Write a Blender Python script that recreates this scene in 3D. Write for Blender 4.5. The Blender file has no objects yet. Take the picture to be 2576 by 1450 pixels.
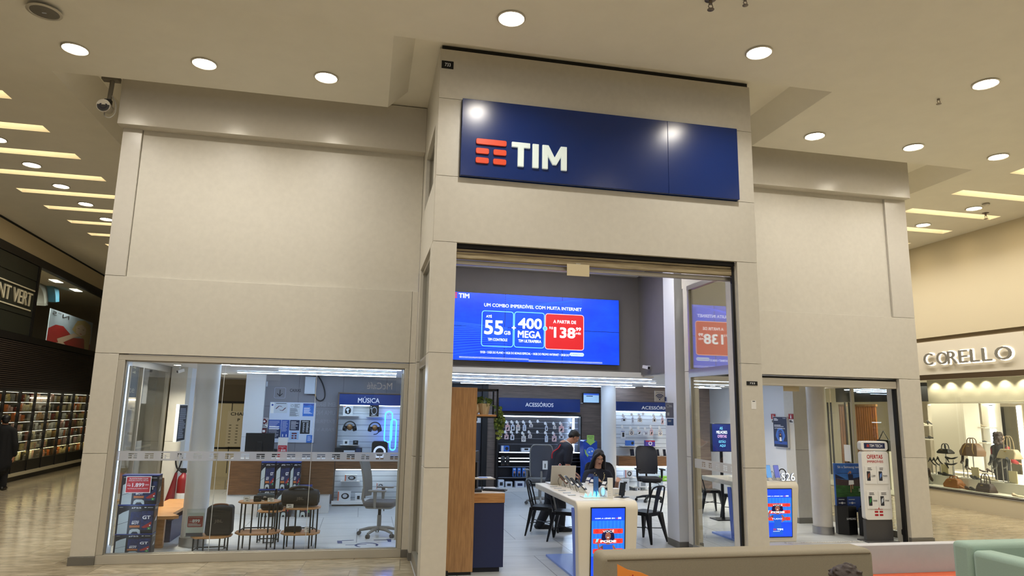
import bpy, bmesh, math, random
from mathutils import Vector, Matrix
PI = math.pi
RN = random.Random(11)
sc = bpy.context.scene
COL = sc.collection

# ------------------------------------------------------------------ camera
PW, PH, PF = 2576.0, 1450.0, 1715.3
YAW, PIT, ROL, CAMH = 0.20725, 0.17633, 0.019296, 1.98
_f = Vector((math.sin(YAW)*math.cos(PIT), math.cos(YAW)*math.cos(PIT), math.sin(PIT)))
_r0 = Vector((math.cos(YAW), -math.sin(YAW), 0)); _u0 = _r0.cross(_f)
_r = math.cos(ROL)*_r0 + math.sin(ROL)*_u0
_u = -math.sin(ROL)*_r0 + math.cos(ROL)*_u0
cd = bpy.data.cameras.new('camera'); cam = bpy.data.objects.new('camera', cd); COL.objects.link(cam)
cam.matrix_world = Matrix(((_r.x, _u.x, -_f.x, 0), (_r.y, _u.y, -_f.y, 0), (_r.z, _u.z, -_f.z, CAMH), (0, 0, 0, 1)))
cd.sensor_fit = 'HORIZONTAL'; cd.sensor_width = 36.0; cd.lens = 36.0*PF/PW
cd.clip_start = 0.05; cd.clip_end = 200
sc.camera = cam
def _ray(px, py): return _f + (px-PW/2)/PF*_r - (py-PH/2)/PF*_u
def atY(px, py, Y): d = _ray(px, py); return Vector((0, 0, CAMH)) + d*(Y/d.y)
def atX(px, py, X): d = _ray(px, py); return Vector((0, 0, CAMH)) + d*(X/d.x)
def atZ(px, py, Z): d = _ray(px, py); return Vector((0, 0, CAMH)) + d*((Z-CAMH)/d.z)

# ------------------------------------------------------------------ world, exposure
sc.view_settings.view_transform = 'Standard'
sc.view_settings.look = 'None'
sc.view_settings.gamma = 1.0
sc.view_settings.exposure = 0.0
sc.view_settings.use_curve_mapping = False
wd = bpy.data.worlds.new('world'); sc.world = wd; wd.use_nodes = True
_bg = wd.node_tree.nodes['Background']
_bg.inputs[0].default_value = (1.0, 0.98, 0.94, 1); _bg.inputs[1].default_value = 0.62
sc.cycles.use_denoising = True
sc.cycles.use_adaptive_sampling = True; sc.cycles.adaptive_threshold = 0.03
sc.cycles.max_bounces = 7; sc.cycles.diffuse_bounces = 4; sc.cycles.glossy_bounces = 3
sc.cycles.transparent_max_bounces = 16; sc.cycles.transmission_bounces = 4
sc.cycles.caustics_reflective = False; sc.cycles.caustics_refractive = False
sc.cycles.sample_clamp_indirect = 4.0

# ------------------------------------------------------------------ materials
def lin(c):
    out = []
    for v in c[:3]:
        v = v/255.0
        out.append(v/12.92 if v <= 0.04045 else ((v+0.055)/1.055)**2.4)
    return (out[0], out[1], out[2], 1.0)
_mats = {}
def mat(name, col=(200, 200, 200), rough=0.5, metal=0.0, emit=0.0, noise=0.0, nscale=6.0, coat=0.0, stretch=None, col2=None, spec=0.5, bump=0.0):
    if name in _mats: return _mats[name]
    m = bpy.data.materials.new(name); m.use_nodes = True
    nt = m.node_tree; b = nt.nodes['Principled BSDF']
    b.inputs['Base Color'].default_value = lin(col)
    b.inputs['Roughness'].default_value = rough
    b.inputs['Metallic'].default_value = metal
    b.inputs['Specular IOR Level'].default_value = spec
    if coat: b.inputs['Coat Weight'].default_value = coat
    if emit:
        b.inputs['Emission Color'].default_value = lin(col); b.inputs['Emission Strength'].default_value = emit
    if noise or col2 or bump:
        tc = nt.nodes.new('ShaderNodeTexCoord'); mp = nt.nodes.new('ShaderNodeMapping')
        if stretch: mp.inputs['Scale'].default_value = stretch
        nz = nt.nodes.new('ShaderNodeTexNoise'); nz.inputs['Scale'].default_value = nscale
        nz.inputs['Detail'].default_value = 6; nz.inputs['Roughness'].default_value = 0.6
        nt.links.new(tc.outputs['Object'], mp.inputs[0]); nt.links.new(mp.outputs[0], nz.inputs['Vector'])
        cr = nt.nodes.new('ShaderNodeValToRGB')
        c1 = lin(col); c2 = lin(col2) if col2 else tuple([min(1, x*(1+noise)) for x in c1[:3]])+(1,)
        c0 = c1 if col2 else tuple([x*(1-noise) for x in c1[:3]])+(1,)
        cr.color_ramp.elements[0].position = 0.32; cr.color_ramp.elements[1].position = 0.68
        cr.color_ramp.elements[0].color = c0; cr.color_ramp.elements[1].color = c2
        nt.links.new(nz.outputs[0], cr.inputs[0])
        if noise or col2: nt.links.new(cr.outputs[0], b.inputs['Base Color'])
        if emit and (noise or col2): nt.links.new(cr.outputs[0], b.inputs['Emission Color'])
        if bump:
            bp = nt.nodes.new('ShaderNodeBump'); bp.inputs['Strength'].default_value = bump; bp.inputs['Distance'].default_value = 0.01
            nt.links.new(nz.outputs[0], bp.inputs['Height']); nt.links.new(bp.outputs[0], b.inputs['Normal'])
    _mats[name] = m
    return m
def tiles(name, c1, c2, grout, tw, th, rough, streak=(1, 1, 1), nscale=3.0, mortar=0.004, rot=0.0, offset=0.5, c3=None):
    if name in _mats: return _mats[name]
    m = bpy.data.materials.new(name); m.use_nodes = True
    nt = m.node_tree; b = nt.nodes['Principled BSDF']; N = nt.nodes.new
    tc = N('ShaderNodeTexCoord'); mp = N('ShaderNodeMapping'); mp.inputs['Rotation'].default_value = (0, 0, rot)
    nt.links.new(tc.outputs['Object'], mp.inputs[0])
    br = N('ShaderNodeTexBrick'); br.offset = offset
    br.inputs['Scale'].default_value = 1.0; br.inputs['Brick Width'].default_value = tw; br.inputs['Row Height'].default_value = th
    br.inputs['Mortar Size'].default_value = mortar; br.inputs['Mortar Smooth'].default_value = 0.0; br.inputs['Bias'].default_value = 0.0
    br.inputs['Color1'].default_value = (0.42, 0.42, 0.42, 1); br.inputs['Color2'].default_value = (0.58, 0.58, 0.58, 1)
    nt.links.new(mp.outputs[0], br.inputs['Vector'])
    mp2 = N('ShaderNodeMapping'); mp2.inputs['Scale'].default_value = streak
    nt.links.new(mp.outputs[0], mp2.inputs[0])
    # per-tile shift of the veins
    va = N('ShaderNodeVectorMath'); va.operation = 'ADD'
    vs = N('ShaderNodeVectorMath'); vs.operation = 'SCALE'; vs.inputs['Scale'].default_value = 40.0
    nt.links.new(br.outputs['Color'], vs.inputs[0]); nt.links.new(mp2.outputs[0], va.inputs[0]); nt.links.new(vs.outputs[0], va.inputs[1])
    nz = N('ShaderNodeTexNoise'); nz.inputs['Scale'].default_value = nscale; nz.inputs['Detail'].default_value = 8
    nz.inputs['Roughness'].default_value = 0.65; nz.inputs['Distortion'].default_value = 0.8
    nt.links.new(va.outputs[0], nz.inputs['Vector'])
    cr = N('ShaderNodeValToRGB'); cr.color_ramp.elements[0].position = 0.3; cr.color_ramp.elements[1].position = 0.7
    cr.color_ramp.elements[0].color = lin(c1); cr.color_ramp.elements[1].color = lin(c2)
    if c3:
        e = cr.color_ramp.elements.new(0.5); e.color = lin(c3)
    nt.links.new(nz.outputs[0], cr.inputs[0])
    mx = N('ShaderNodeMix'); mx.data_type = 'RGBA'
    nt.links.new(br.outputs['Fac'], mx.inputs['Factor']); nt.links.new(cr.outputs[0], mx.inputs['A'])
    mx.inputs['B'].default_value = lin(grout)
    nt.links.new(mx.outputs['Result'], b.inputs['Base Color'])
    b.inputs['Roughness'].default_value = rough
    _mats[name] = m
    return m
def glassmat(name, tint=(240, 245, 243), boost=1.0, base=0.045, haze=0.0):
    if name in _mats: return _mats[name]
    m = bpy.data.materials.new(name); m.use_nodes = True
    nt = m.node_tree; nt.nodes.clear(); N = nt.nodes.new
    out = N('ShaderNodeOutputMaterial'); tr = N('ShaderNodeBsdfTransparent'); gl = N('ShaderNodeBsdfGlossy')
    tr.inputs[0].default_value = lin(tint); gl.inputs['Roughness'].default_value = 0.0; gl.inputs[0].default_value = (1, 1, 1, 1)
    lw = N('ShaderNodeLayerWeight'); lw.inputs[0].default_value = 0.5
    pw = N('ShaderNodeMath'); pw.operation = 'POWER'; pw.inputs[1].default_value = 5.0
    mm = N('ShaderNodeMath'); mm.operation = 'MULTIPLY_ADD'; mm.inputs[1].default_value = (1-base)*boost; mm.inputs[2].default_value = base
    nt.links.new(lw.outputs['Facing'], pw.inputs[0]); nt.links.new(pw.outputs[0], mm.inputs[0])
    mx = N('ShaderNodeMixShader'); nt.links.new(mm.outputs[0], mx.inputs[0])
    nt.links.new(tr.outputs[0], mx.inputs[1]); nt.links.new(gl.outputs[0], mx.inputs[2])
    if haze:
        df = N('ShaderNodeBsdfDiffuse'); df.inputs[0].default_value = (0.8, 0.8, 0.8, 1)
        m2 = N('ShaderNodeMixShader'); m2.inputs[0].default_value = haze
        nt.links.new(mx.outputs[0], m2.inputs[1]); nt.links.new(df.outputs[0], m2.inputs[2]); nt.links.new(m2.outputs[0], out.inputs[0])
    else: nt.links.new(mx.outputs[0], out.inputs[0])
    _mats[name] = m
    return m

PANEL = mat('facade_panel', (207, 202, 190), 0.42, noise=0.03, nscale=14)
PANEL2 = mat('facade_panel_gloss', (205, 200, 190), 0.26, noise=0.02, nscale=14)
CEIL = mat('ceiling_paint', (233, 229, 217), 0.8, noise=0.02, nscale=3)
DARK = mat('gap_and_shade_black', (14, 13, 12), 0.7)
BLACK = mat('black_plastic', (16, 16, 18), 0.45)
BMETAL = mat('black_metal', (20, 20, 22), 0.38, metal=0.3)
ALU = mat('aluminium', (176, 170, 158), 0.35, metal=0.75)
ALUP = mat('aluminium_pale', (196, 190, 177), 0.4, metal=0.35)
STEEL = mat('steel', (170, 168, 165), 0.3, metal=0.9)
GREYM = mat('grey_metal', (120, 117, 110), 0.5, metal=0.3)
WHITE = mat('white_paint', (226, 226, 226), 0.5)
WHITEG = mat('white_gloss', (232, 231, 228), 0.25)
PAPER = mat('paper_white', (232, 232, 230), 0.7)
NAVY = mat('navy_panel', (10, 44, 112), 0.23)
NAVYD = mat('navy_dark', (28, 38, 78), 0.5)
ORANGE = mat('logo_orange', (232, 78, 40), 0.35)
RED = mat('price_red', (176, 28, 40), 0.5)
OAK = mat('oak_laminate', (186, 140, 92), 0.4, col2=(150, 108, 68), nscale=5, stretch=(9, 9, .7))
OAKH = mat('oak_laminate_flat', (196, 146, 92), 0.38, col2=(160, 110, 62), nscale=5, stretch=(.8, 9, 9))
WALNUT = mat('brown_laminate', (122, 86, 54), 0.4, col2=(88, 60, 36), nscale=5, stretch=(.8, 9, 9))
GREYWOOD = mat('grey_brown_plank', (146, 128, 116), 0.55, col2=(116, 100, 90), nscale=4, stretch=(.7, 7, 9))
DGREY = mat('dark_grey_wall', (122, 121, 128), 0.6, noise=0.04, nscale=3)
DGREY2 = mat('bulkhead_grey', (122, 118, 116), 0.6, noise=0.04, nscale=3)
IWALL = mat('interior_white', (222, 224, 228), 0.55)
GLASS = glassmat('clear_glass')
SHOPGLASS = glassmat('shopfront_glass', (246, 248, 247), 1.0, 0.035)
SIDEGLASS = glassmat('side_glass', (228, 236, 230), 1.0, 0.09)
TRANSOM = glassmat('transom_glass', (238, 238, 232), 1.0, 0.2)
ACRYL = glassmat('acrylic', (238, 242, 242), 1.0, 0.05)
LED = mat('led_strip_cool', (196, 222, 255), 0.5, emit=64.0)
LEDC = mat('led_strip_centre', (196, 222, 255), 0.5, emit=30.0)
LEDR = mat('led_strip_right', (206, 224, 255), 0.5, emit=16.0)
LEDW = mat('led_strip_white', (225, 240, 255), 0.5, emit=9.0)
LAMPW = mat('downlight_diffuser', (255, 244, 224), 0.5, emit=60.0)
LAMPS = mat('lamp_soft', (255, 242, 220), 0.5, emit=6.0)
SLOTL = mat('slot_light', (255, 234, 192), 0.5, emit=4.5)
FABRICBK = mat('black_fabric', (24, 24, 28), 0.85)
MALLFLOOR = tiles('mall_marble', (132, 119, 96), (194, 181, 155), (122, 111, 92), 1.2, 0.6, 0.14, streak=(1.1, 3.4, 1), nscale=2.4, mortar=0.003, rot=0.06, c3=(167, 153, 127))
SHOPFLOOR = tiles('shop_floor_tiles', (176, 178, 178), (198, 200, 200), (110, 112, 116), 1.2, 1.2, 0.3, streak=(.5, 5, 1), nscale=1.5, mortar=0.006, offset=0.5)

# ------------------------------------------------------------------ mesh builder
def frame(o, u=(1, 0, 0), v=(0, 0, 1)):
    u = Vector(u).normalized(); v = Vector(v).normalized(); n = u.cross(v)
    return Matrix(((u.x, v.x, n.x, o[0]), (u.y, v.y, n.y, o[1]), (u.z, v.z, n.z, o[2]), (0, 0, 0, 1)))
_glyph = {}
def glyphs(s, bold, depth):
    k = (s, bold, depth)
    if k not in _glyph:
        c = bpy.data.curves.new('txt', 'FONT'); c.body = s; c.size = 1; c.offset = bold; c.resolution_u = 3
        if depth: c.extrude = 0.5
        o = bpy.data.objects.new('txt', c); me = bpy.data.meshes.new_from_object(o)
        vs = [v.co.copy() for v in me.vertices]; fs = [tuple(p.vertices) for p in me.polygons]
        bpy.data.objects.remove(o); bpy.data.curves.remove(c); bpy.data.meshes.remove(me)
        _glyph[k] = (vs, fs)
    return _glyph[k]
def curve(pts, n=5):
    """smooth run of points through the given ones"""
    P = [Vector(p) for p in pts]; out = []
    for i in range(len(P)-1):
        a, b, c, d = P[max(i-1, 0)], P[i], P[i+1], P[min(i+2, len(P)-1)]
        for k in range(n):
            t = k/n; out.append(.5*((2*b)+(c-a)*t+(2*a-5*b+4*c-d)*t*t+(3*b-a-3*c+d)*t**3))
    return out+[P[-1]]
class MB:
    def __init__(s, m=None, M=None):
        s.v = []; s.f = []; s.fm = []; s.mats = []; s.M = M; s.cur = 0; s.loose = []
        if m: s.m(m)
    def m(s, m):
        if m not in s.mats: s.mats.append(m)
        s.cur = s.mats.index(m); return s
    def at(s, M): s.M = M; return s
    def add(s, vs, fs):
        b = len(s.v)
        for p in vs:
            p = Vector(p); s.v.append(s.M @ p if s.M else p)
        for f in fs:
            s.f.append(tuple(b+i for i in f)); s.fm.append(s.cur)
        return s
    def box(s, x0, y0, z0, x1, y1, z1):
        if x0 > x1: x0, x1 = x1, x0
        if y0 > y1: y0, y1 = y1, y0
        if z0 > z1: z0, z1 = z1, z0
        return s.add([(x0, y0, z0), (x1, y0, z0), (x1, y1, z0), (x0, y1, z0), (x0, y0, z1), (x1, y0, z1), (x1, y1, z1), (x0, y1, z1)],
                     [(3, 2, 1, 0), (4, 5, 6, 7), (0, 1, 5, 4), (1, 2, 6, 5), (2, 3, 7, 6), (3, 0, 4, 7)])
    def cbox(s, c, sx, sy, sz, rz=0, rx=0):
        Q = Matrix.Translation(c) @ Matrix.Rotation(rz, 4, 'Z') @ Matrix.Rotation(rx, 4, 'X')
        o = s.M; s.M = o @ Q if o else Q; s.box(-sx/2, -sy/2, -sz/2, sx/2, sy/2, sz/2); s.M = o; return s
    def rect(s, a0, b0, a1, b1, c=0.0): return s.add([(a0, b0, c), (a1, b0, c), (a1, b1, c), (a0, b1, c)], [(0, 1, 2, 3)])
    def poly(s, pts, c=0.0): return s.add([(p[0], p[1], c) for p in pts], [tuple(range(len(pts)))])
    def ell(s, a, b, ra, rb=None, c=0.0, n=28):
        rb = rb or ra
        return s.poly([(a+ra*math.cos(2*PI*i/n), b+rb*math.sin(2*PI*i/n)) for i in range(n)], c)
    @staticmethod
    def rpts(a0, b0, a1, b1, r, n=5):
        pts = []
        for cx, cy, t in ((a1-r, b1-r, 0), (a0+r, b1-r, PI/2), (a0+r, b0+r, PI), (a1-r, b0+r, 1.5*PI)):
            for i in range(n+1): pts.append((cx+r*math.cos(t+i*PI/2/n), cy+r*math.sin(t+i*PI/2/n)))
        return pts
    def rrect(s, a0, b0, a1, b1, r, c=0.0): return s.poly(s.rpts(a0, b0, a1, b1, r), c)
    def prism(s, pts, c0, c1):
        n = len(pts)
        return s.add([(p[0], p[1], c0) for p in pts]+[(p[0], p[1], c1) for p in pts],
                     [tuple(range(n))[::-1], tuple(range(n, 2*n))]+[(i, (i+1) % n, n+(i+1) % n, n+i) for i in range(n)])
    def ring(s, a, b, r0, r1, c=0.0, n=28, k=1.0):
        vs = [(a+r*math.cos(2*PI*i/n), b+r*k*math.sin(2*PI*i/n), c) for r in (r0, r1) for i in range(n)]
        return s.add(vs, [(i, n+i, n+(i+1) % n, (i+1) % n)[::-1] for i in range(n)])
    def tube(s, pts, r, n=8, cap=True, closed=False):
        pts = [Vector(p) for p in pts]; rr = r if isinstance(r, (list, tuple)) else [r]*len(pts)
        L = len(pts); vs = []; prev = None
        for i, p in enumerate(pts):
            if closed: t = pts[(i+1) % L]-pts[i-1]
            else: t = pts[min(i+1, L-1)]-pts[max(i-1, 0)]
            t.normalize()
            if prev is None:
                a = Vector((0, 0, 1)) if abs(t.z) < 0.9 else Vector((1, 0, 0))
                x = t.cross(a).normalized()
            else:
                x = (prev-t*prev.dot(t)).normalized()
            prev = x; y = t.cross(x)
            for k in range(n):
                q = 2*PI*k/n; vs.append(p+x*(rr[i]*math.cos(q))+y*(rr[i]*math.sin(q)))
        fs = []
        for i in range(L if closed else L-1):
            j = (i+1) % L
            for k in range(n): fs.append((i*n+k, i*n+(k+1) % n, j*n+(k+1) % n, j*n+k))
        if cap and not closed: fs += [tuple(range(n))[::-1], tuple(range((L-1)*n, L*n))]
        return s.add(vs, fs)
    def lathe(s, prof, c=(0, 0, 0), n=24, sx=1.0, sy=1.0):
        vs = []; 
        for r, z in prof:
            for k in range(n):
                q = 2*PI*k/n; vs.append((c[0]+r*sx*math.cos(q), c[1]+r*sy*math.sin(q), c[2]+z))
        fs = [(i*n+k, i*n+(k+1) % n, (i+1)*n+(k+1) % n, (i+1)*n+k) for i in range(len(prof)-1) for k in range(n)]
        fs += [tuple(range(n))[::-1], tuple(range((len(prof)-1)*n, len(prof)*n))]
        return s.add(vs, fs)
    def sph(s, c, rx, ry=None, rz=None, n=14, m=9):
        ry = ry or rx; rz = rz or rx; vs = [(c[0], c[1], c[2]-rz)]; fs = []
        for i in range(1, m):
            t = -PI/2+PI*i/m
            for k in range(n): vs.append((c[0]+rx*math.cos(t)*math.cos(2*PI*k/n), c[1]+ry*math.cos(t)*math.sin(2*PI*k/n), c[2]+rz*math.sin(t)))
        vs.append((c[0], c[1], c[2]+rz)); T = len(vs)-1
        for k in range(n):
            fs.append((0, 1+(k+1) % n, 1+k)); fs.append((T, T-n+k, T-n+(k+1) % n))
        for i in range(m-2):
            for k in range(n): fs.append((1+i*n+k, 1+i*n+(k+1) % n, 1+(i+1)*n+(k+1) % n, 1+(i+1)*n+k))
        return s.add(vs, fs)
    def text(s, t, a0, b0, a1, b1, c=0.0, bold=0.0, depth=0.0):
        """one line of lettering stretched to fill a rectangle of the frame"""
        vs, fs = glyphs(t, 0.0, bool(depth))
        if not vs: return s
        hb = bold*.75
        x0 = min(v.x for v in vs); x1 = max(v.x for v in vs); y0 = min(v.y for v in vs); y1 = max(v.y for v in vs)
        kx = (a1-a0)/max(1e-6, x1-x0); ky = (b1-b0)/max(1e-6, y1-y0)
        for k, (dx, dy) in enumerate(((0, 0),) if not bold else ((-hb, -hb), (hb, -hb), (hb, hb), (-hb, hb))):   # heavier strokes
            s.add([(a0+(v.x-x0+dx)*kx, b0+(v.y-y0+dy)*ky, c+k*.0003+((v.z+0.5)*depth if depth else 0)) for v in vs], fs)
        return s
    def lines(s, a0, b0, a1, b1, n, h, c=0.0, seed=1):
        """rows of text too small to read"""
        r = random.Random(seed)
        for i in range(n):
            y = b1-(b1-b0)*(i+.5)/n; w = (a1-a0)*r.uniform(.6, 1)
            s.rect(a0, y-h/2, a0+w, y+h/2, c)
        return s
    def logo(s, a, b, w, h, c=0.0, depth=0.0, gap=0.14):
        bh = h*0.235; g = (h-3*bh)/2
        R = [(a, b+h-bh, a+w, b+h)]
        for k in (1, 2):
            y = b+h-bh-k*(bh+g); R += [(a, y, a+w*(.5-gap/2), y+bh), (a+w*(.5+gap/2), y, a+w, y+bh)]
        for q in R:
            pts = s.rpts(*q, bh*.28, 3)
            if depth: s.prism(pts, c, c+depth)
            else: s.poly(pts, c)
        return s
    def grid(s, x0, y0, x1, y1, holes, z0, z1):
        """slab in the frame's plane with rectangular holes"""
        xs = sorted({x0, x1, *[h[0] for h in holes], *[h[2] for h in holes]}); ys = sorted({y0, y1, *[h[1] for h in holes], *[h[3] for h in holes]})
        xs = [x for x in xs if x0-1e-9 <= x <= x1+1e-9]; ys = [y for y in ys if y0-1e-9 <= y <= y1+1e-9]
        def solid(i, j):
            if i < 0 or j < 0 or i >= len(xs)-1 or j >= len(ys)-1: return False
            cx, cy = (xs[i]+xs[i+1])/2, (ys[j]+ys[j+1])/2
            return not any(h[0] < cx < h[2] and h[1] < cy < h[3] for h in holes)
        for i in range(len(xs)-1):
            for j in range(len(ys)-1):
                if not solid(i, j): continue
                a, b, c, d = xs[i], ys[j], xs[i+1], ys[j+1]
                s.add([(a, b, z0), (c, b, z0), (c, d, z0), (a, d, z0)], [(3, 2, 1, 0)])
                s.add([(a, b, z1), (c, b, z1), (c, d, z1), (a, d, z1)], [(0, 1, 2, 3)])
                if not solid(i-1, j): s.add([(a, b, z0), (a, d, z0), (a, d, z1), (a, b, z1)], [(3, 2, 1, 0)])
                if not solid(i+1, j): s.add([(c, b, z0), (c, d, z0), (c, d, z1), (c, b, z1)], [(0, 1, 2, 3)])
                if not solid(i, j-1): s.add([(a, b, z0), (c, b, z0), (c, b, z1), (a, b, z1)], [(0, 1, 2, 3)])
                if not solid(i, j+1): s.add([(a, d, z0), (c, d, z0), (c, d, z1), (a, d, z1)], [(3, 2, 1, 0)])
        return s
    def mesh(s, name):
        me = bpy.data.meshes.new(name); me.from_pydata([tuple(p) for p in s.v], [], s.f)
        for m in s.mats: me.materials.append(m)
        me.polygons.foreach_set('material_index', s.fm)
        me.update()
        try:
            me.shade_smooth(); me.set_sharp_from_angle(angle=0.7)
        except Exception: pass
        return me
    def build(s, name, parent=None, bevel=0.0, seg=2, loc=None, rz=0):
        o = bpy.data.objects.new(name, s.mesh(name)); COL.objects.link(o)
        if parent: o.parent = parent
        if loc is not None: o.location = loc
        if rz: o.rotation_euler = (0, 0, rz)
        if bevel:
            b = o.modifiers.new('bevel', 'BEVEL'); b.width = bevel; b.segments = seg; b.limit_method = 'ANGLE'; b.angle_limit = 0.7
        return o
def tag(o, label, cat, group=None):
    o['label'] = label; o['category'] = cat
    if group: o['group'] = group
    return o
def thing(name, label, cat, loc=(0, 0, 0), rz=0, group=None):
    o = bpy.data.objects.new(name, None); COL.objects.link(o); o.location = loc; o.rotation_euler = (0, 0, rz)
    o.empty_display_size = 0.05
    return tag(o, label, cat, group)
def struct(mb, name, bevel=0.0, parent=None):
    o = mb.build(name, parent, bevel)
    if not parent: o['kind'] = 'structure'
    return o
def dup(root, loc, rz=0, label=None, group=None):
    def cp(o, par):
        c = o.copy(); COL.objects.link(c)
        if par: c.parent = par
        for ch in o.children: cp(ch, c)
        return c
    r = cp(root, None); r.location = loc; r.rotation_euler = (0, 0, rz)
    if label: r['label'] = label
    if group: r['group'] = group
    return r
def lamp(name, kind, loc, energy, col, parent=None, size=0.2, rot=(0, 0, 0), sizey=None, spread=None):
    l = bpy.data.lights.new(name, kind); l.energy = energy; l.color = col
    if kind == 'AREA':
        l.size = size
        if sizey: l.shape = 'RECTANGLE'; l.size_y = sizey
        else: l.shape = 'DISK'
        if spread: l.spread = spread
    elif kind == 'SPOT':
        l.spot_size = spread or 1.2; l.spot_blend = 0.6; l.shadow_soft_size = size
    else: l.shadow_soft_size = size
    o = bpy.data.objects.new(name, l); COL.objects.link(o); o.location = loc; o.rotation_euler = rot
    if parent: o.parent = parent
    return o
ORD = ['first', 'second', 'third', 'fourth', 'fifth', 'sixth', 'seventh', 'eighth', 'ninth', 'tenth', 'eleventh', 'twelfth']
# ================================================================== SETTING
YB, YW = 7.70, 9.70
ZE, ZD, ZC, ZB, ZA, ZT = 1.335, 2.596, 3.886, 4.685, 5.66, 6.34
WC, WT = 3.616, 5.673
# ---- floors
f = MB(MALLFLOOR).grid(-12, -8, 16, 46, [(-3.40, 9.74, 8.94, 17.6), (0.70, 7.80, 4.80, 9.74)], -0.2, 0.0)
struct(f, 'floor')
f = MB(SHOPFLOOR); f.box(-3.40, 9.74, -0.2, 8.94, 17.6, 0.002); f.box(0.70, 7.80, -0.2, 4.80, 9.74, 0.002)
struct(f, 'floor_shop')
# ---- mall ceiling with the cut-outs round the shop and the light slots
CZ = 6.1
slotsL = [(-6.96, 10.15+1.2*k-0.27, -5.02, 10.15+1.2*k) for k in range(-1, 9)]
slotsR = [(10.52, 10.28+1.2*k-0.27, 12.65, 10.28+1.2*k) for k in range(-1, 9)]
holes = [(0.097, 7.2, 5.69, 9.1), (-4.107, 9.1, 9.80, 18.2)] + slotsL + slotsR
c = MB(CEIL).grid(-8.9, 7.02, 13.7, 46, holes, CZ, CZ+0.02)
c.grid(-14, -8, 18, 7.02, [], CZ-0.035, CZ+0.02)                      # the nearer field hangs a little lower
c.add([(-14, 7.02, CZ-0.035), (18, 7.02, CZ-0.035), (18, 7.02, CZ+.02), (-14, 7.02, CZ+.02)], [(3, 2, 1, 0)])
struct(c, 'ceiling')
c = MB(CEIL)
T = 6.36
c.box(-4.4, 7.0, T, 10.1, 18.4, T+.05)                               # ceiling of the recess
def slope(p0, p1, q0, q1): c.add([(*p0, CZ), (*p1, CZ), (*q1, T), (*q0, T)], [(0, 1, 2, 3)])
slope((.097, 7.2), (.097, 9.1), (.36, 7.2), (.36, 9.1))
slope((5.69, 7.2), (5.69, 9.1), (5.40, 7.2), (5.40, 9.1))
slope((.097, 7.2), (5.69, 7.2), (.097, 7.2), (5.69, 7.2))
slope((-4.107, 9.1), (.097, 9.1), (-4.107, 9.12), (.097, 9.12))
slope((5.69, 9.1), (9.8, 9.1), (5.69, 9.12), (9.8, 9.12))
slope((-4.107, 9.1), (-4.107, 18.2), (-3.80, 9.1), (-3.80, 18.2))
slope((9.8, 9.1), (9.8, 18.2), (9.45, 9.1), (9.45, 18.2))
slope((-4.107, 18.2), (9.8, 18.2), (-4.107, 18.2), (9.8, 18.2))
struct(c, 'ceiling_recess')
def slot_light(h, i, side):
    t = thing('ceiling_slot_light', 'narrow glowing ceiling slot over the %s corridor, %s from the facade backwards' % (side, ORD[i]), 'ceiling light', ((h[0]+h[2])/2, (h[1]+h[3])/2, CZ), group='light slots over the %s corridor' % side)
    w, d = (h[2]-h[0])/2, (h[3]-h[1])/2
    m = MB(CEIL); z = .34
    m.box(-w-.01, -d-.01, .021, -w, d+.01, z); m.box(w, -d-.01, .021, w+.01, d+.01, z)
    m.box(-w, -d-.01, .021, w, -d, z); m.box(-w, d, .021, w, d+.01, z)
    m.build('cavity', t)
    MB(SLOTL).box(-w, -d, z, w, d, z+.02).build('diffuser', t)
for i, h in enumerate(slotsL): slot_light(h, i, 'left')
for i, h in enumerate(slotsR): slot_light(h, i, 'right')

# ---- downlights in the mall ceiling
def downlight_proto():
    t = thing('ceiling_downlight', 'x', 'ceiling light', (0, 0, 0))
    MB(ALUP).lathe([(.135, 0), (.15, -.004), (.152, -.012), (.138, -.018), (.122, -.006), (.122, 0)], n=28).build('trim_ring', t)
    MB(LAMPW).lathe([(.121, -.004), (.121, -.012), (.02, -.016)], n=24).build('diffuser', t)
    return t
DLP = None
def downlight(x, y, z, label, group, e=24):
    global DLP
    if DLP is None:
        DLP = downlight_proto(); t = DLP; t.location = (x, y, z); t['label'] = label; t['group'] = group
    else: t = dup(DLP, (x, y, z), 0, label, group)
    lamp('lamp', 'AREA', (x, y, z-.03), e*.88, (1, .97, .91), None, .22, spread=2.5)
    return t
for i, x in enumerate((-3.584, -2.15, -.70)): downlight(x, 8.40, CZ, 'round white downlight before the left wing, %s from the left' % ORD[i], 'downlights before the left wing')
for i, x in enumerate((6.37, 8.09, 9.665)): downlight(x, 8.50, CZ, 'round white downlight before the right wing, %s from the left' % ORD[i], 'downlights before the right wing')
for i in range(7): downlight(-6.0, 11.86+1.215*i-1.215, CZ, 'round downlight between the slots of the left corridor, %s from the front' % ORD[i], 'left corridor downlights')
for i in range(6): downlight(11.65, 10.885+1.28*i-1.28, CZ, 'round downlight between the slots of the right corridor, %s from the front' % ORD[i], 'right corridor downlights')
k = 0
for y in (6.48, 3.4, 0.4, -2.8):  # rows behind the sign row are out of view, added for illumination
    for x in (-5.8, -1.7, 1.30, 4.20, 7.3, 10.4):
        downlight(x, y, CZ-.035, 'round downlight in the concourse ceiling, row %s, %s from the left' % ('nearest the blue sign' if y > 6 else 'added unseen behind it ' + ORD[[3.4, .4, -2.8].index(y)], ORD[[-5.8, -1.7, 1.30, 4.20, 7.3, 10.4].index(x)]), 'concourse downlights', 27)

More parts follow.
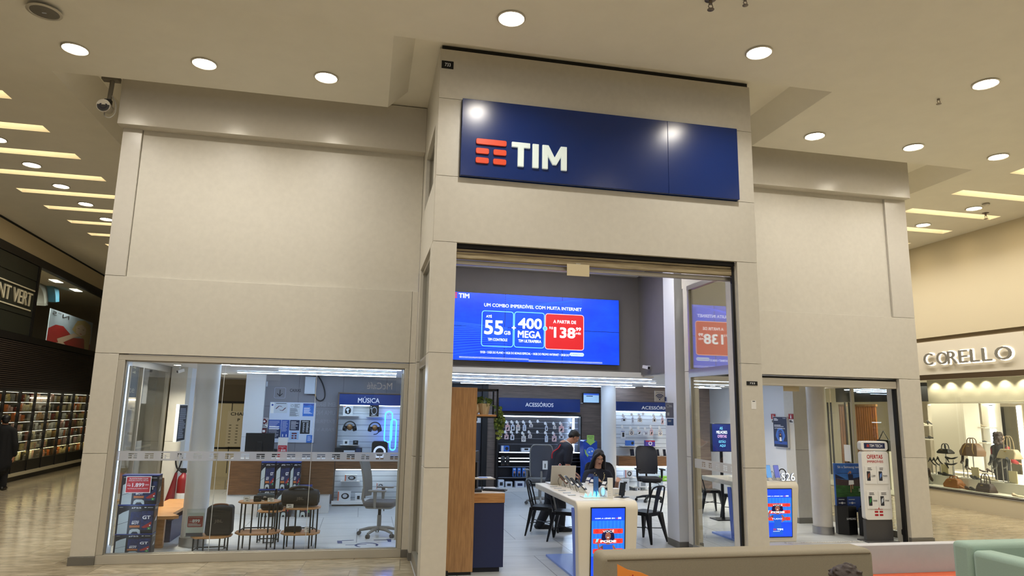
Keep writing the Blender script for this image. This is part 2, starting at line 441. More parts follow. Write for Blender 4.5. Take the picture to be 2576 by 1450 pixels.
# ---- left wing facade
def panels(mb, lst, y, th=.05):
    for a, b, c_, d in lst: mb.box(a+.0022, y, b+.0022, c_-.0022, y+th, d-.0022)
XL, XR = -3.42, 8.96
w = MB(PANEL)
panels(w, [(XL, .1, -3.135, ZE), (XL, ZE, -3.135, ZD), (XL, ZD, .588, WC), (.588, ZD, .675, WC)], YW)
w.m(PANEL2); panels(w, [(XL, WC, -3.175, WT)], YW)
w.m(PANEL); panels(w, [(-3.175, WC, .675, WT)], YW+.035)
w.m(GREYM).box(XL-.012, YW-.012, 0, -3.135, YW+.05, .1)
w.m(DARK).box(XL+.01, YW+.05, .02, -3.15, YW+.2, ZD); w.box(XL+.01, YW+.085, ZD+.01, .67, YW+.2, WT)
w.m(PANEL).box(XL, YW+.051, .1, XL+.009, YW+.30, 6.3)
w.m(PANEL2).box(-3.45, YW-.15, 5.664, .674, YW+.2, 6.345); w.box(-3.45, YW+.2, 5.664, -3.3, 17.6, 6.345)
w.m(PANEL).box(XL, YW+.30, 2.62, -3.3, 17.6, 5.664)
struct(w, 'wall_front_left', .003)
# ---- right wing facade
w = MB(PANEL)
panels(w, [(8.555, .1, XR, ZE), (8.555, ZE, XR, ZD), (4.82, ZD, XR, WC), (4.82, .1, 4.99, ZE), (4.82, ZE, 4.99, ZD)], YW)
w.m(PANEL2); panels(w, [(8.545, WC, XR, WT)], YW)
w.m(PANEL); panels(w, [(4.82, WC, 8.545, WT)], YW+.035)
w.m(GREYM).box(8.545, YW-.012, 0, XR+.012, YW+.05, .1); w.box(4.82, YW-.012, 0, 4.99, YW+.05, .1)
w.m(DARK).box(8.57, YW+.05, .02, XR-.01, YW+.2, ZD); w.box(4.83, YW+.085, ZD+.01, XR-.01, YW+.2, WT)
w.m(PANEL2).box(4.821, YW-.15, 5.664, 8.935, YW+.2, 6.345); w.box(8.8, YW+.2, 5.664, 8.935, 17.6, 6.345)
w.m(PANEL).box(XR-.009, YW+.051, .1, XR, YW+.30, 6.3); w.box(8.85, YW+.30, 2.62, XR, 17.6, 5.664)
w.box(8.555, YW+.051, .0, 8.563, YW+.30, ZD)
struct(w, 'wall_front_right', .003)
# ---- projecting entrance bay
b = MB(PANEL)
XBL, XBR, XPL, XPR = .675, 4.82, .955, 4.534
panels(b, [(XBL, .1, XPL, ZE), (XBL, ZE, XPL, ZD), (XBL, ZD, XPL, ZC), (XPR, .1, XBR, ZE), (XPR, ZE, XBR, ZD), (XPR, ZD, XBR, ZC),
           (XBL, ZC, XBR, ZB), (XBL, ZB, .956, ZA), (4.573, ZB, XBR, ZA), (XBL, ZA, XBR, 6.30)], YB)
b.m(DARK).box(.70, YB+.05, ZC+.02, 4.80, YB+.10, 6.3); b.box(XBL+.02, YB+.02, 6.30, XBR-.02, YB+.08, 6.355)  # black strip along the bay top paints the shade of the recess
b.m(GREYM).box(XBL-.008, YB-.008, 0, XPL, YB+.05, .1); b.box(XPR, YB-.008, 0, XBR+.008, YB+.05, .1)
b.m(DARK).box(XBL+.02, YB+.05, .02, XPL-.01, YB+.3, ZC); b.box(XPR+.01, YB+.05, .02, XBR-.02, YB+.3, ZC)
b.m(PANEL).box(XPL-.009, YB+.051, 0, XPL, YB+.30, ZC); b.box(XPR, YB+.051, 0, XPR+.009, YB+.30, ZC)
b.box(XBL+.02, YB+.302, 0, XPL, YB+.31, ZC); b.box(XPR, YB+.302, 0, XBR-.02, YB+.31, ZC)
for x0, x1, ins in ((XBL, XBL+.06, XBL+.12), (XBR-.06, XBR, XBR-.12)):
    b.m(PANEL)
    b.box(x0, YB+.051, .1, x1, YB+.32, ZE-.003); b.box(x0, YB+.051, ZE+.003, x1, YB+.32, ZD-.003); b.box(x0, YB+.051, ZD+.003, x1, YB+.32, ZC-.003)
    b.box(x0, YB+.051, ZC, x1, YW+.034, ZB-.003); b.box(x0, YB+.051, ZB+.003, x1, YB+.32, 5.45); b.box(x0, YB+.051, 5.45, x1, YW+.034, 6.345)
    b.box(x0, YW-.42, ZB, x1, YW+.034, 5.45)
    b.box(x0, YW-.22, 0.1, x1+(.0 if x0 < 2 else 0), YW+.0, ZE-.003); b.box(x0, YW-.22, ZE+.003, x1, YW+.0, ZD-.003); b.box(x0, YW-.22, ZD+.003, x1, YW+.0, ZC)
    b.m(GREYM).box(x0-.004, YW-.22, 0, x1+.004, YW, .1)
struct(b, 'wall_entrance_bay', .002)
# inner corner piers between bay and wings
w = MB(PANEL); w.box(.592, YW+.001, .1, .90, YW+.30, 2.59); w.m(GREYM).box(.588, YW-.006, 0, .905, YW+.305, .1); struct(w, 'wall_inner_pier_left', .003)
w = MB(IWALL); w.box(4.66, YW+.10, .1, 4.99, YW+.5, 4.44); w.m(GREYM).box(4.655, YW+.095, 0, 4.995, YW+.505, .1); struct(w, 'wall_inner_pier_right', .003)

# ---- glazing of the bay's sides
def side_window(x, sgn, name, gl):
    """lower glass, transom and upper light of one bay side (glass in the plane x)"""
    y0, y1 = YB+.32, YW-.22
    o = MB(ALU)
    for a, b_ in ((0, .13), (2.50, 2.62), (3.82, 3.886)): o.box(x-.035, y0, a, x+.035, y1, b_)
    for y in (y0, y1-.05): o.box(x-.03, y, .13, x+.03, y+.05, 3.82)
    o.box(x-.02, y0, ZB, x+.02, y1-.2, ZB+.03); o.box(x-.02, y0, 5.42, x+.02, y1-.2, 5.45); o.box(x-.02, y1-.25, ZB, x+.02, y1-.2, 5.45)
    fr = o.build(name); fr['kind'] = 'structure'
    MB(gl).box(x-.004, y0+.05, .13, x+.004, y1-.05, 2.50).build('lower_pane', fr)
    MB(TRANSOM if sgn > 0 else gl).box(x-.004, y0+.05, 2.62, x+.004, y1-.05, 3.82).build('transom_pane', fr)
    MB(gl).box(x-.004, y0, ZB+.03, x+.004, y1-.25, 5.42).build('upper_pane', fr)
    return fr
wl = side_window(XBL+.07, -1, 'window_2', SIDEGLASS)
wr = side_window(XBR-.07, 1, 'window_3', SHOPGLASS)
FROST = bpy.data.materials.new('frosted_film'); FROST.use_nodes = True
_nt = FROST.node_tree; _nt.nodes.clear()
_o = _nt.nodes.new('ShaderNodeOutputMaterial'); _a = _nt.nodes.new('ShaderNodeBsdfTransparent'); _d = _nt.nodes.new('ShaderNodeBsdfTranslucent'); _e = _nt.nodes.new('ShaderNodeBsdfDiffuse')
_d.inputs[0].default_value = (.8, .8, .82, 1); _e.inputs[0].default_value = (.62, .62, .62, 1); _a.inputs[0].default_value = (.9, .9, .92, 1)
_m = _nt.nodes.new('ShaderNodeMixShader'); _m2 = _nt.nodes.new('ShaderNodeMixShader'); _m.inputs[0].default_value = .5; _m2.inputs[0].default_value = .38
_nt.links.new(_d.outputs[0], _m.inputs[1]); _nt.links.new(_e.outputs[0], _m.inputs[2]); _nt.links.new(_m.outputs[0], _m2.inputs[1]); _nt.links.new(_a.outputs[0], _m2.inputs[2]); _nt.links.new(_m2.outputs[0], _o.inputs[0])
# frosted band with see-through marks on the right side glass
def band(parent, M, a0, a1, b0, b1, start, pitch, lw, lh, name='frosted_band'):
    hs = []
    x = start
    while x+lw < a1-.01:
        if x > a0+.01:
            cy = (b0+b1)/2; bh = lh*.235; g = (lh-3*bh)/2
            hs.append((x, cy+lh/2-bh, x+lw, cy+lh/2))
            for q in (1, 2):
                yy = cy+lh/2-bh-q*(bh+g); hs += [(x, yy, x+lw*.42, yy+bh), (x+lw*.58, yy, x+lw, yy+bh)]
        x += pitch
    m = MB(FROST, M); m.grid(a0, b0, a1, b1, hs, 0, .0008); return m.build(name, parent)
band(wr, frame((XBR-.0755, 0, 0), (0, -1, 0)), -(YW-.28), -(YB+.38), 1.20, 1.33, -(YW-.50), .20, .10, .066)

# ---- left shop window
fr = MB(ALUP)
a0, a1, b1 = -3.137, .588, 2.588
fr.box(a0, YW+.012, 0, a1, YW+.13, .112); fr.box(a0, YW+.012, 2.515, a1, YW+.13, b1)
fr.box(a0, YW+.012, .112, -3.058, YW+.13, 2.515); fr.box(.532, YW+.012, .112, a1, YW+.13, 2.515)
fr.m(ALU).box(-3.058, YW+.05, .112, -3.045, YW+.10, 2.515); fr.box(.519, YW+.05, .112, .532, YW+.10, 2.515); fr.box(-3.058, YW+.05, 2.50, .532, YW+.10, 2.515); fr.box(-3.058, YW+.04, .112, .532, YW+.10, .122)
w1 = struct(fr, 'window_1', .004)
for p, q in ((-3.045, -1.848), (-1.842, -.661), (-.655, .519)): MB(SHOPGLASS).box(p, YW+.07, .122, q, YW+.08, 2.50).build('pane', w1)
SIL = mat('silicone_joint', (205, 210, 212), .3)
for x in (-1.845, -.658): MB(SIL).box(x-.003, YW+.069, .122, x+.003, YW+.081, 2.50).build('glass_joint', w1)
band(w1, frame((0, YW+.069, 0)), -3.045, .519, 1.245, 1.365, -1.356-8*.194, .194, .104, .064)
# ---- roller shutter over the entrance
RUST = mat('stained_beige_metal', (178, 164, 130), .6, col2=(120, 104, 78), nscale=5, stretch=(.6, 1, 14))
t = thing('roller_shutter', 'rolled up shutter with stained beige slats over the main entrance', 'shutter', ((XPL+XPR)/2, YB+.12, 3.66)); hw = (XPR-XPL)/2-.004
MB(DARK).box(-hw, -.06, .18, hw, .10, .26).build('dark_slot', t)
MB(RUST).box(-hw, -.035, .145, hw, .02, .176).build('upper_slat', t, .008)
MB(RUST).box(-hw, -.045, .055, hw, .02, .138).build('lower_slat', t, .01)
MB(ALU).box(-hw, .03, .0, hw, .09, .052).build('bottom_bar', t, .006)
tr_ = MB(DARK); tr_.box(hw-.035, -.05, -3.64, hw-.004, -.01, .18); tr_.build('guide_track', t)
t = thing('hanging_card', 'blank beige card hanging from the shutter over the entrance', 'card', ((2.306+2.588)/2, YB+.06, 3.73))
MB(mat('beige_card', (206, 192, 158), .7)).box(-.141, -.003, -.145, .141, .003, 0).build('card', t); MB(ALU).box(-.03, -.002, -.004, .03, .008, .012).build('tape', t)
# ---- right-hand doorway
t = thing('roller_shutter', 'rolled up grey shutter box over the right wing doorway', 'shutter', (6.98, YW+.1, 2.43))
MB(DARK).box(-1.98, -.04, .125, 1.565, .10, .15).build('dark_slot', t); MB(ALUP).box(-1.98, -.05, .0, 1.565, .09, .122).build('shutter_box', t, .01)
MB(DARK).box(1.535, -.03, -2.42, 1.57, .04, 0).build('guide_track', t)

# ---- shop interior shell
v = MB(WHITE); v.box(.70, YB+.33, 4.45, 4.80, 11.46, 4.52); struct(v, 'ceiling_entrance')
v = MB(DGREY2); v.box(.70, 11.46, 2.66, 5.2, 11.58, 4.6); v.box(4.76, YW+.5, 2.62, 4.82, 11.46, 4.45); v.box(.62, YW+.3, 2.62, .70, 11.46, 4.45); struct(v, 'wall_bulkhead')
v = MB(WHITE); v.grid(-3.3, 9.84, 8.85, 17.5, [(.70, 9.0, 4.80, 11.46)], 2.60, 2.66); struct(v, 'ceiling_shop')
v = MB(WHITEG); v.box(.90, 11.40, 2.575, 5.0, 11.46, 2.665); struct(v, 'trim_ceiling_edge', .004)
v = MB(WHITEG); v.box(.95, 11.36, 4.385, 4.72, 11.46, 4.45); v.m(GREYM)
for x in (1.9, 3.0, 4.1): v.box(x, 11.355, 4.40, x+.02, 11.36, 4.45)
struct(v, 'trim_entrance_cove', .004)
v = MB(GREYWOOD); v.box(3.06, 17.3, 0, 9.0, 17.4, 2.6); struct(v, 'wall_back')
v = MB(GREYWOOD); v.box(5.95, 16.45, 0, 8.8, 16.55, 2.6); struct(v, 'wall_back_right')
v2 = MB(DGREY, frame((0, 15.1, 0))); v2.grid(-2.25, 0, 1.12, 2.6, [], 0, .1)
v2.m(DARK)
for x in (-1.35, -.45, .45): v2.box(x, 0, .1, x+.004, 2.6, .1005)
v2.box(-2.25, 1.95, .1, 1.12, 1.954, .1005); struct(v2, 'wall_cash_desk')
v = MB(DGREY); v.box(1.02, 15.1, 0, 1.12, 17.4, 2.6); struct(v, 'wall_passage')
# dark door leaf in the back passage
SLATE = mat('slate_door', (52, 56, 68), .45)
d = MB(BLACK); d.box(1.2, 17.25, 0, 1.26, 17.38, 2.6); d.box(1.26, 17.25, 2.42, 2.98, 17.38, 2.6); d.box(2.92, 17.22, 0, 3.06, 17.38, 2.6); dr = d.build('door_1'); dr['kind'] = 'structure'
MB(SLATE).box(1.28, 17.3, 0.01, 2.91, 17.36, 2.41).build('leaf', dr)
h = MB(GREYM); h.box(2.45, 17.29, 1.9, 2.62, 17.3, 2.4); h.build('frame_strip', dr)
n = MB(PAPER, frame(atY(1197, 1050, 17.28))); n.box(-.13, -.14, 0, .13, .14, .004); n.m(NAVY).lines(-.09, .02, .09, .11, 3, .014, .005); n.m(BLACK).rect(-.04, -.10, .04, -.02, .005)
tag(n.build('paper_notice'), 'small white notice taped to the dark door at the back', 'notice')
# left: opening, pier and blue-lit wall
v = MB(PANEL); v.box(-3.3, 12.9, 0.1, -3.04, 13.2, 2.6); v.m(DARK).box(-3.3, 12.899, 1.33, -3.04, 12.9, 1.334); v.m(GREYM).box(-3.305, 12.89, 0, -3.035, 13.2, .1); struct(v, 'wall_left_pier')
v = MB(IWALL); v.box(-3.14, 13.2, 0, -3.04, 15.4, 2.6); struct(v, 'wall_left')
v = MB(IWALL); a = atY(612, 1100, 15.0); v.box(a.x-.02, 14.9, 0, a.x+.36, 15.2, 2.6); v.m(DARK).box(a.x-.02, 14.899, 1.33, a.x+.36, 14.9, 1.333); struct(v, 'wall_cash_pier')
# left side glass with its metal frame
fr = MB(ALU); fr.box(-3.38, 10.0, 0, -3.32, 12.9, .14); fr.box(-3.38, 10.0, 2.50, -3.32, 12.9, 2.6)
for y in (10.0, 11.4, 12.84): fr.box(-3.38, y, .14, -3.32, y+.05, 2.5)
w4 = fr.build('window_4'); w4['kind'] = 'structure'
MB(SHOPGLASS).box(-3.354, 10.05, .14, -3.346, 11.4, 2.5).build('pane', w4); MB(SHOPGLASS).box(-3.354, 11.45, .14, -3.346, 12.84, 2.5).build('pane', w4)
v = MB(IWALL); v.box(-3.30, YW+.14, 0, -3.06, YW+.32, 2.6); struct(v, 'wall_left_jamb')
# right: glass side, pier, blue-lit wall
v = MB(PANEL); v.box(8.0, 11.78, .1, 8.38, 12.08, 2.6); v.m(DARK).box(8.0, 11.779, 1.33, 8.38, 11.78, 1.334); v.m(GREYM).box(7.995, 11.77, 0, 8.385, 12.08, .1); struct(v, 'wall_right_pier')
v = MB(IWALL); v.box(8.0, 12.08, 0, 8.1, 13.35, 2.6); struct(v, 'wall_right')
fr = MB(ALU); fr.box(8.82, 10.0, 0, 8.88, 14.5, .10); fr.box(8.82, 10.0, 2.50, 8.88, 14.5, 2.6); fr.box(8.82, 14.45, .1, 8.88, 14.5, 2.5); fr.box(8.33, 11.9, 0, 8.39, 11.95, 2.6)
for y in (10.0, 11.2): fr.box(8.82, y, .1, 8.88, y+.04, 2.5)
w5 = fr.build('window_5'); w5['kind'] = 'structure'
MB(SHOPGLASS).box(8.846, 10.04, .1, 8.854, 11.2, 2.5).build('pane', w5); MB(SHOPGLASS).box(8.846, 11.24, .1, 8.854, 14.45, 2.5).build('pane', w5)
v = MB(IWALL); v.box(8.75, 14.5, 0, 8.95, 17.5, 2.6); struct(v, 'wall_right_back')

# ---- interior strip lights
def strip(x0, x1, y, label, m=LED, w=.036):
    t = thing('led_strip_light', label, 'strip light', ((x0+x1)/2, y, 2.60), group='strip lights in the shop ceiling'); hw = (x1-x0)/2
    MB(WHITE).box(-hw, -w/2-.008, -.02, hw, w/2+.008, 0).build('housing', t); MB(m).box(-hw+.01, -w/2, -.03, hw-.01, w/2, -.02).build('diffuser', t)
t = thing('led_strip_light', 'added light panel hidden above the entrance header to brighten the bulkhead', 'strip light', (2.75, 9.7, 4.45)); MB(WHITE).box(-1.5, -.08, -.03, 1.5, .08, 0).build('housing', t); MB(mat('entrance_fill_light', (244, 242, 240), .5, emit=60.0)).box(-1.48, -.06, -.036, 1.48, .06, -.03).build('diffuser', t)  # unseen lamp added behind the header to brighten the bulkhead
NTH = ['nearest', 'second nearest', 'third nearest', 'fourth nearest']
for i, (y, a, b_) in enumerate(((11.25, -2.2, .55), (12.6, -1.5, .55), (13.9, -2.4, .60))): strip(a, b_, y, 'cool white strip light above the left window display, %s the glass' % NTH[i])
for i, (y, a, b_) in enumerate(((11.95, 1.0, 5.2), (13.35, 1.2, 5.9), (14.9, 1.3, 6.0), (16.2, 2.2, 6.6))): strip(a, b_, y, 'cool white strip light over the sales tables, %s the entrance' % NTH[i], LEDC)
for i, (y, a, b_) in enumerate(((12.3, 5.7, 7.6), (15.2, 6.4, 8.4))): strip(a, b_, y, 'cool white strip light in the right wing, %s the doorway' % NTH[i], LEDR)
def jamb(x, z0, z1, label):
    t = thing('led_strip_light', label, 'strip light', (x, YW+.17, z0)); MB(WHITE).box(-.012, -.008, 0, .012, .02, z1-z0).build('housing', t); MB(LEDJ).box(-.009, .02, 0, .009, .026, z1-z0).build('diffuser', t)
LEDJ = mat('led_jamb', (206, 226, 255), .5, emit=22.0)
jamb(-3.03, .2, 2.45, 'cool white light strip up the left edge of the left shop window'); jamb(.512, .2, 2.45, 'cool white light strip up the right edge of the left shop window')
t = thing('led_strip_light', 'cool white light strip along the top edge of the left shop window', 'strip light', (-.66, YW+.20, 2.50)); MB(WHITE).box(-1.15, -.012, 0, 1.16, .012, .02).build('housing', t); MB(LEDJ).box(-1.14, -.009, -.008, 1.15, .009, 0).build('diffuser', t)
SPOT = None
for i, (px, py) in enumerate(((430, 911), (447, 918), (565, 940), (1765, 957), (1825, 958), (1765, 972), (1793, 971), (1817, 972), (1845, 971), (2018, 966))):
    p = atZ(px, py, 2.6); side = 'left' if i < 3 else 'right'; j = i if i < 3 else i-3
    lb = 'small warm recessed spot in the shop ceiling on the %s, %s from the left' % (side, ORD[j])
    if SPOT is None:
        SPOT = thing('recessed_spot', lb, 'ceiling light', p, group='recessed spots in the shop ceiling')
        MB(ALUP).lathe([(.07, 0), (.075, -.006), (.06, -.01), (.055, 0)], n=18).build('trim_ring', SPOT)
        MB(LAMPW).lathe([(.054, -.002), (.054, -.008), (.01, -.012)], n=18).build('diffuser', SPOT)
    else: dup(SPOT, p, 0, lb)
    lamp('lamp', 'AREA', p-Vector((0, 0, .03)), 26 if i < 3 else 14, (1, .92, .78), None, .1, spread=2.2)
# ================================================================== SIGNS ON THE FACADE
def R(px0, py0, px1, py1, Y):
    mx, my = (px0+px1)/2, (py0+py1)/2
    return atY(px0, my, Y).x, atY(mx, py1, Y).z, atY(px1, my, Y).x, atY(mx, py0, Y).z
def RF(px0, py0, px1, py1, Y):
    """frame centred at the bottom of a picture rectangle standing in the plane Y, with its width and height"""
    a, b, c_, d = R(px0, py0, px1, py1, Y)
    return ((a+c_)/2, Y, b), c_-a, d-b
LETW = mat('sign_letter_white', (222, 234, 230), .3, emit=.25)
TXT = mat('print_white', (238, 240, 244), .6)
TXK = mat('print_black', (22, 22, 26), .6)
t = thing('shop_sign', 'wide dark blue shop sign with orange bars and white letters above the entrance', 'sign', (2.7645, YB, 4.69))
m = MB(NAVY, frame((0, 0, 0))); m.box(-1.808, 0, -.045, .83, .965, .065); m.box(.832, 0, -.045, 1.808, .965, .065); m.build('sign_panel', t, .003)
m = MB(ORANGE, frame((0, 0, 0))); m.logo(1.131-2.7645, 4.850-4.69, .371, .308, .065, .022); m.build('emblem', t, .004)
m = MB(LETW, frame((0, 0, 0)))
lx = lambda v: v-2.7645
zA_, zB_ = .16, .465
m.prism([(lx(1.640), zA_), (lx(1.716), zA_), (lx(1.716), zB_-.065), (lx(1.792), zB_-.065), (lx(1.792), zB_), (lx(1.564), zB_), (lx(1.564), zB_-.065), (lx(1.640), zB_-.065)], .065, .095)
m.prism([(lx(1.822), zA_), (lx(1.900), zA_), (lx(1.900), zB_), (lx(1.822), zB_)], .065, .095)
m.prism([(lx(1.945), zA_), (lx(2.016), zA_), (lx(2.016), zA_+.17), (lx(2.075), zA_+.06), (lx(2.122), zA_+.06), (lx(2.181), zA_+.17), (lx(2.181), zA_), (lx(2.254), zA_), (lx(2.254), zB_), (lx(2.176), zB_), (lx(2.099), zA_+.155), (lx(2.022), zB_), (lx(1.945), zB_)], .065, .095)
m.build('lettering', t, .006)
def unit_plate(px0, py0, px1, py1, label):
    o, w_, h_ = RF(px0, py0, px1, py1, YB)
    t = thing('number_plate', label, 'sign', o)
    MB(DARK, frame((0, 0, 0))).box(-w_/2, 0, 0, w_/2, h_, .006).build('plate', t)
    MB(TXT, frame((0, 0, 0))).text('733', -w_*.23, h_*.28, w_*.25, h_*.72, .0068, .01).build('digits', t)
unit_plate(1111, 154, 1141, 173, 'small black plate reading 733 high at the top left of the bay')
unit_plate(1878, 960, 1905, 970, 'small black plate reading 733 on the right pier of the entrance')
o, w_, h_ = RF(1890, 1008, 1902, 1030, YB)
t = MB(PAPER, frame(o)); t.box(-w_/2, 0, 0, w_/2, h_, .002); t.m(BLACK).rect(-w_*.25, h_*.86, w_*.3, h_*.94, .0025)
tag(t.build('sticker'), 'tiny white sticker on the right pier below the number plate', 'sticker')

# ================================================================== LEFT WINDOW DISPLAY
CARTON = mat('carton_black', (18, 20, 30), .35); CBLUE = mat('carton_blue', (28, 52, 130), .35)
CPALE = mat('print_pale_grey', (178, 190, 194), .4); CORG = mat('print_sand', (176, 104, 52), .5)
CNIGHT = mat('print_night_blue', (30, 48, 104), .5, col2=(18, 22, 50), nscale=16); CREDP = mat('print_red', (150, 34, 30), .5); CGRN = mat('print_green', (38, 130, 60), .5)
def console_box(label, loc, rz=0, group=None):
    w, h, d = .455, .40, .17
    t = thing('console_carton', label, 'box', loc, rz, group)
    F = frame((0, -d/2, 0))
    MB(CARTON).box(-w/2, -d/2, 0, w/2, d/2, h-.012).build('carton', t)
    MB(CBLUE).box(-w/2-.001, -d/2-.001, h-.014, w/2+.001, d/2+.001, h).build('blue_lid_edge', t)
    m = MB(CPALE, F)
    m.poly([(-.205, .0), (-.085, .0), (-.085, .325), (-.155, .295), (-.205, .26)], .001)
    m.m(CARTON).poly([(-.205, .125), (-.085, .165), (-.085, .170), (-.205, .130)], .0015)
    m.m(CNIGHT).rect(-.06, .085, .065, .30, .001); m.rect(.07, .05, .215, .31, .001)
    m.m(CORG).rect(-.06, .085, .065, .115, .0014)
    m.m(CREDP).poly([(.085, .09), (.2, .165), (.205, .13), (.12, .075)], .0014); m.poly([(.10, .075), (.2, .12), (.18, .085)], .0016)
    m.m(TXT).text('ASTRO', -.035, .16, .05, .178, .0018, .02); m.text('BOT', -.035, .13, .05, .156, .0018, .03)
    m.text('GT', .09, .20, .185, .245, .0018, .03); m.text('PS5', -.03, .345, .06, .365, .0018, .01); m.text('SONY', -.205, .36, -.16, .368, .0018)
    m.poly([(-.055, .343), (-.035, .35), (-.05, .366)], .0018)
    m.rect(.10, .355, .125, .363, .0018); m.rect(.14, .355, .205, .360, .0018); m.rect(.18, .105, .196, .12, .002)
    m.m(CGRN).rrect(.16, .055, .20, .088, .004, .002); m.m(TXT).text('L', .176, .062, .186, .08, .0024)
    m.m(CPALE).poly([(-.06, .0), (-.035, .0), (-.015, .028), (.035, .028), (.055, 0), (.08, 0), (.072, .05), (.045, .066), (-.025, .066), (-.052, .05)], .0018)
    m.build('printed_front', t)
    s = MB(TXT, frame((w/2, 0, 0), (0, 1, 0), (0, 0, 1))); s.text('PS5', -.05, .33, .05, .36, .001); s.poly([(-.03, .16), (.04, .17), (.04, .24), (.0, .2)], .001); s.build('printed_side', t)
    return t
ps = console_box('black game console carton at the bottom of the three-carton stack in the left window', (-2.885, 10.36, 0))
z1 = atY(330, 1345, 10.25).z
pm = dup(ps, (atY(340, 1345, 10.36).x, 10.37, z1), 0, 'black game console carton in the middle of the three-carton stack')
z2 = atY(335, 1271, 10.25).z
pt = dup(ps, (atY(351, 1271, 10.36).x-.005, 10.38, z2), 0, 'black game console carton on top of the stack, behind a red price card')
for k, q in ((pm, (z2-z1)/.40), (pt, (atY(345, 1196, 10.25).z-z2)/.40), (ps, z1/.40)): k.scale = (1, 1, q*.998)
def price_card(label, o, w, h, rows, name='price_card', white=.06, rx=0.0, back=None, fy=0.0):
    """a white card with a red printed panel; rows = (text, relative y, relative height, relative width)"""
    t = thing(name, label, 'price card', o)
    F = Matrix.Rotation(rx, 4, 'X') @ frame((0, 0, 0))
    MB(PAPER, F).box(-w/2, 0, 0, w/2, h, .003).build('card', t)
    m = MB(RED, F); b0, b1 = fy*h+h*.04, h*.96 if not back else h*back
    m.rrect(-w*.47, b0, w*.47, b1, .03*w, .0035); m.m(TXT)
    for s_, y, hh, ww in rows: m.text(s_, -w*ww/2, b0+(b1-b0)*y, w*ww/2, b0+(b1-b0)*(y+hh), .0042, .012)
    m.build('red_print', t); return t
o, w_, h_ = RF(316, 1199, 380, 1241, 10.27)
t = price_card('red price card reading 1.899 taped to the top console carton', o, w_, h_, [('PLAYSTATION 5 SLIM', .84, .09, .72), ('EDIÇÃO DIGITAL 825GB', .72, .09, .76), ('1.899', .36, .24, .46), ('NO TIM BLACK FAMÍLIA PREMIUM', .22, .06, .8)])
m = MB(TXT, frame((0, 0, 0))); m.text('R$', -w_*.42, h_*.40, -w_*.30, h_*.50, .0045); m.text('POR', -w_*.42, h_*.54, -w_*.33, h_*.58, .0045); m.rect(w_*.27, h_*.50, w_*.42, h_*.52, .0045); m.rect(w_*.27, h_*.45, w_*.42, h_*.465, .0045); m.build('small_print', t)

# bench
t = thing('bench', 'oak bench with a slanted end panel between the cartons and the white column', 'bench', (-2.75, 11.3, 0))
T_ = [(-2.78, 10.52), (-2.50, 10.52), (-2.42, 10.58), (-2.55, 10.78), (-2.56, 12.35), (-3.0, 12.35), (-3.0, 10.9)]
m = MB(OAKH); m.prism([(x+2.75, y-11.3) for x, y in T_], .405, .45); m.build('seat_top', t, .004)
m = MB(OAKH); m.box(-.03, -.62, 0, .13, -.55, .405); m.build('front_leg', t, .003)
m = MB(OAKH); m.box(-.2, .85, 0, .13, .92, .405); m.build('rear_leg', t, .003)
x0, z0, x1, z1_ = R(391, 1200, 415, 1266, 11.5); m = MB(WALNUT, frame((0, .2, 0))); m.prism([(x0+2.75, .45), (x1+2.75, .45), (x1+2.72, z1_-.02), (x1+2.66, z1_), (x0+2.75, z1_-.06)], -.02, .02); m.build('end_panel', t)
m = MB(NAVYD); m.box(-.13, -.2, 0, .12, .84, .30); m.build('plinth', t)

# fire extinguisher
p = atY(456, 1256, 12.62); t = thing('fire_extinguisher', 'red fire extinguisher with black hose behind the white column', 'fire extinguisher', (p.x+.0, 12.62, 0.0))
zb = p.z-.05
m = MB(mat('extinguisher_red', (122, 16, 22), .35)); m.lathe([(.02, zb), (.085, zb+.01), (.09, zb+.04), (.09, zb+.36), (.075, zb+.41), (.035, zb+.45), (.03, zb+.47)], n=20); m.build('cylinder', t)
m = MB(BLACK); m.box(-.05, -.02, zb+.47, .05, .02, zb+.52); m.box(-.09, -.015, zb+.52, .03, .015, zb+.545); m.build('valve', t)
m = MB(BLACK); m.tube(curve([(-.03, -.03, zb+.49), (-.10, -.05, zb+.55), (-.13, -.06, zb+.68), (-.09, -.06, zb+.80), (-.04, -.06, zb+.72), (-.06, -.06, zb+.58), (-.10, -.07, zb+.48)]), .013); m.build('hose', t)
m = MB(mat('horn_red', (108, 16, 24), .4)); m.tube([(-.10, -.07, zb+.48), (-.16, -.08, zb+.02)], [.02, .075], 14); m.build('horn', t)
m = MB(PAPER); m.lathe([(.0905, zb+.06), (.0912, zb+.06), (.0912, zb+.15), (.0905, zb+.15)], n=20); m.build('label_band', t)
m = MB(STEEL); m.lathe([(.10, 0), (.10, .02), (.015, .03), (.015, zb), (.08, zb)], n=16); m.build('stand', t)

# column of the left window
t = thing('round_column', 'white round column with steel base ring inside the left shop window', 'column', (-2.27, 10.86, 0)); t['kind'] = 'structure'
MB(WHITE).lathe([(.166, .1), (.166, 2.6)], n=40).build('shaft', t); MB(STEEL).lathe([(.182, 0), (.182, .125), (.167, .128)], n=40).build('base_ring', t)
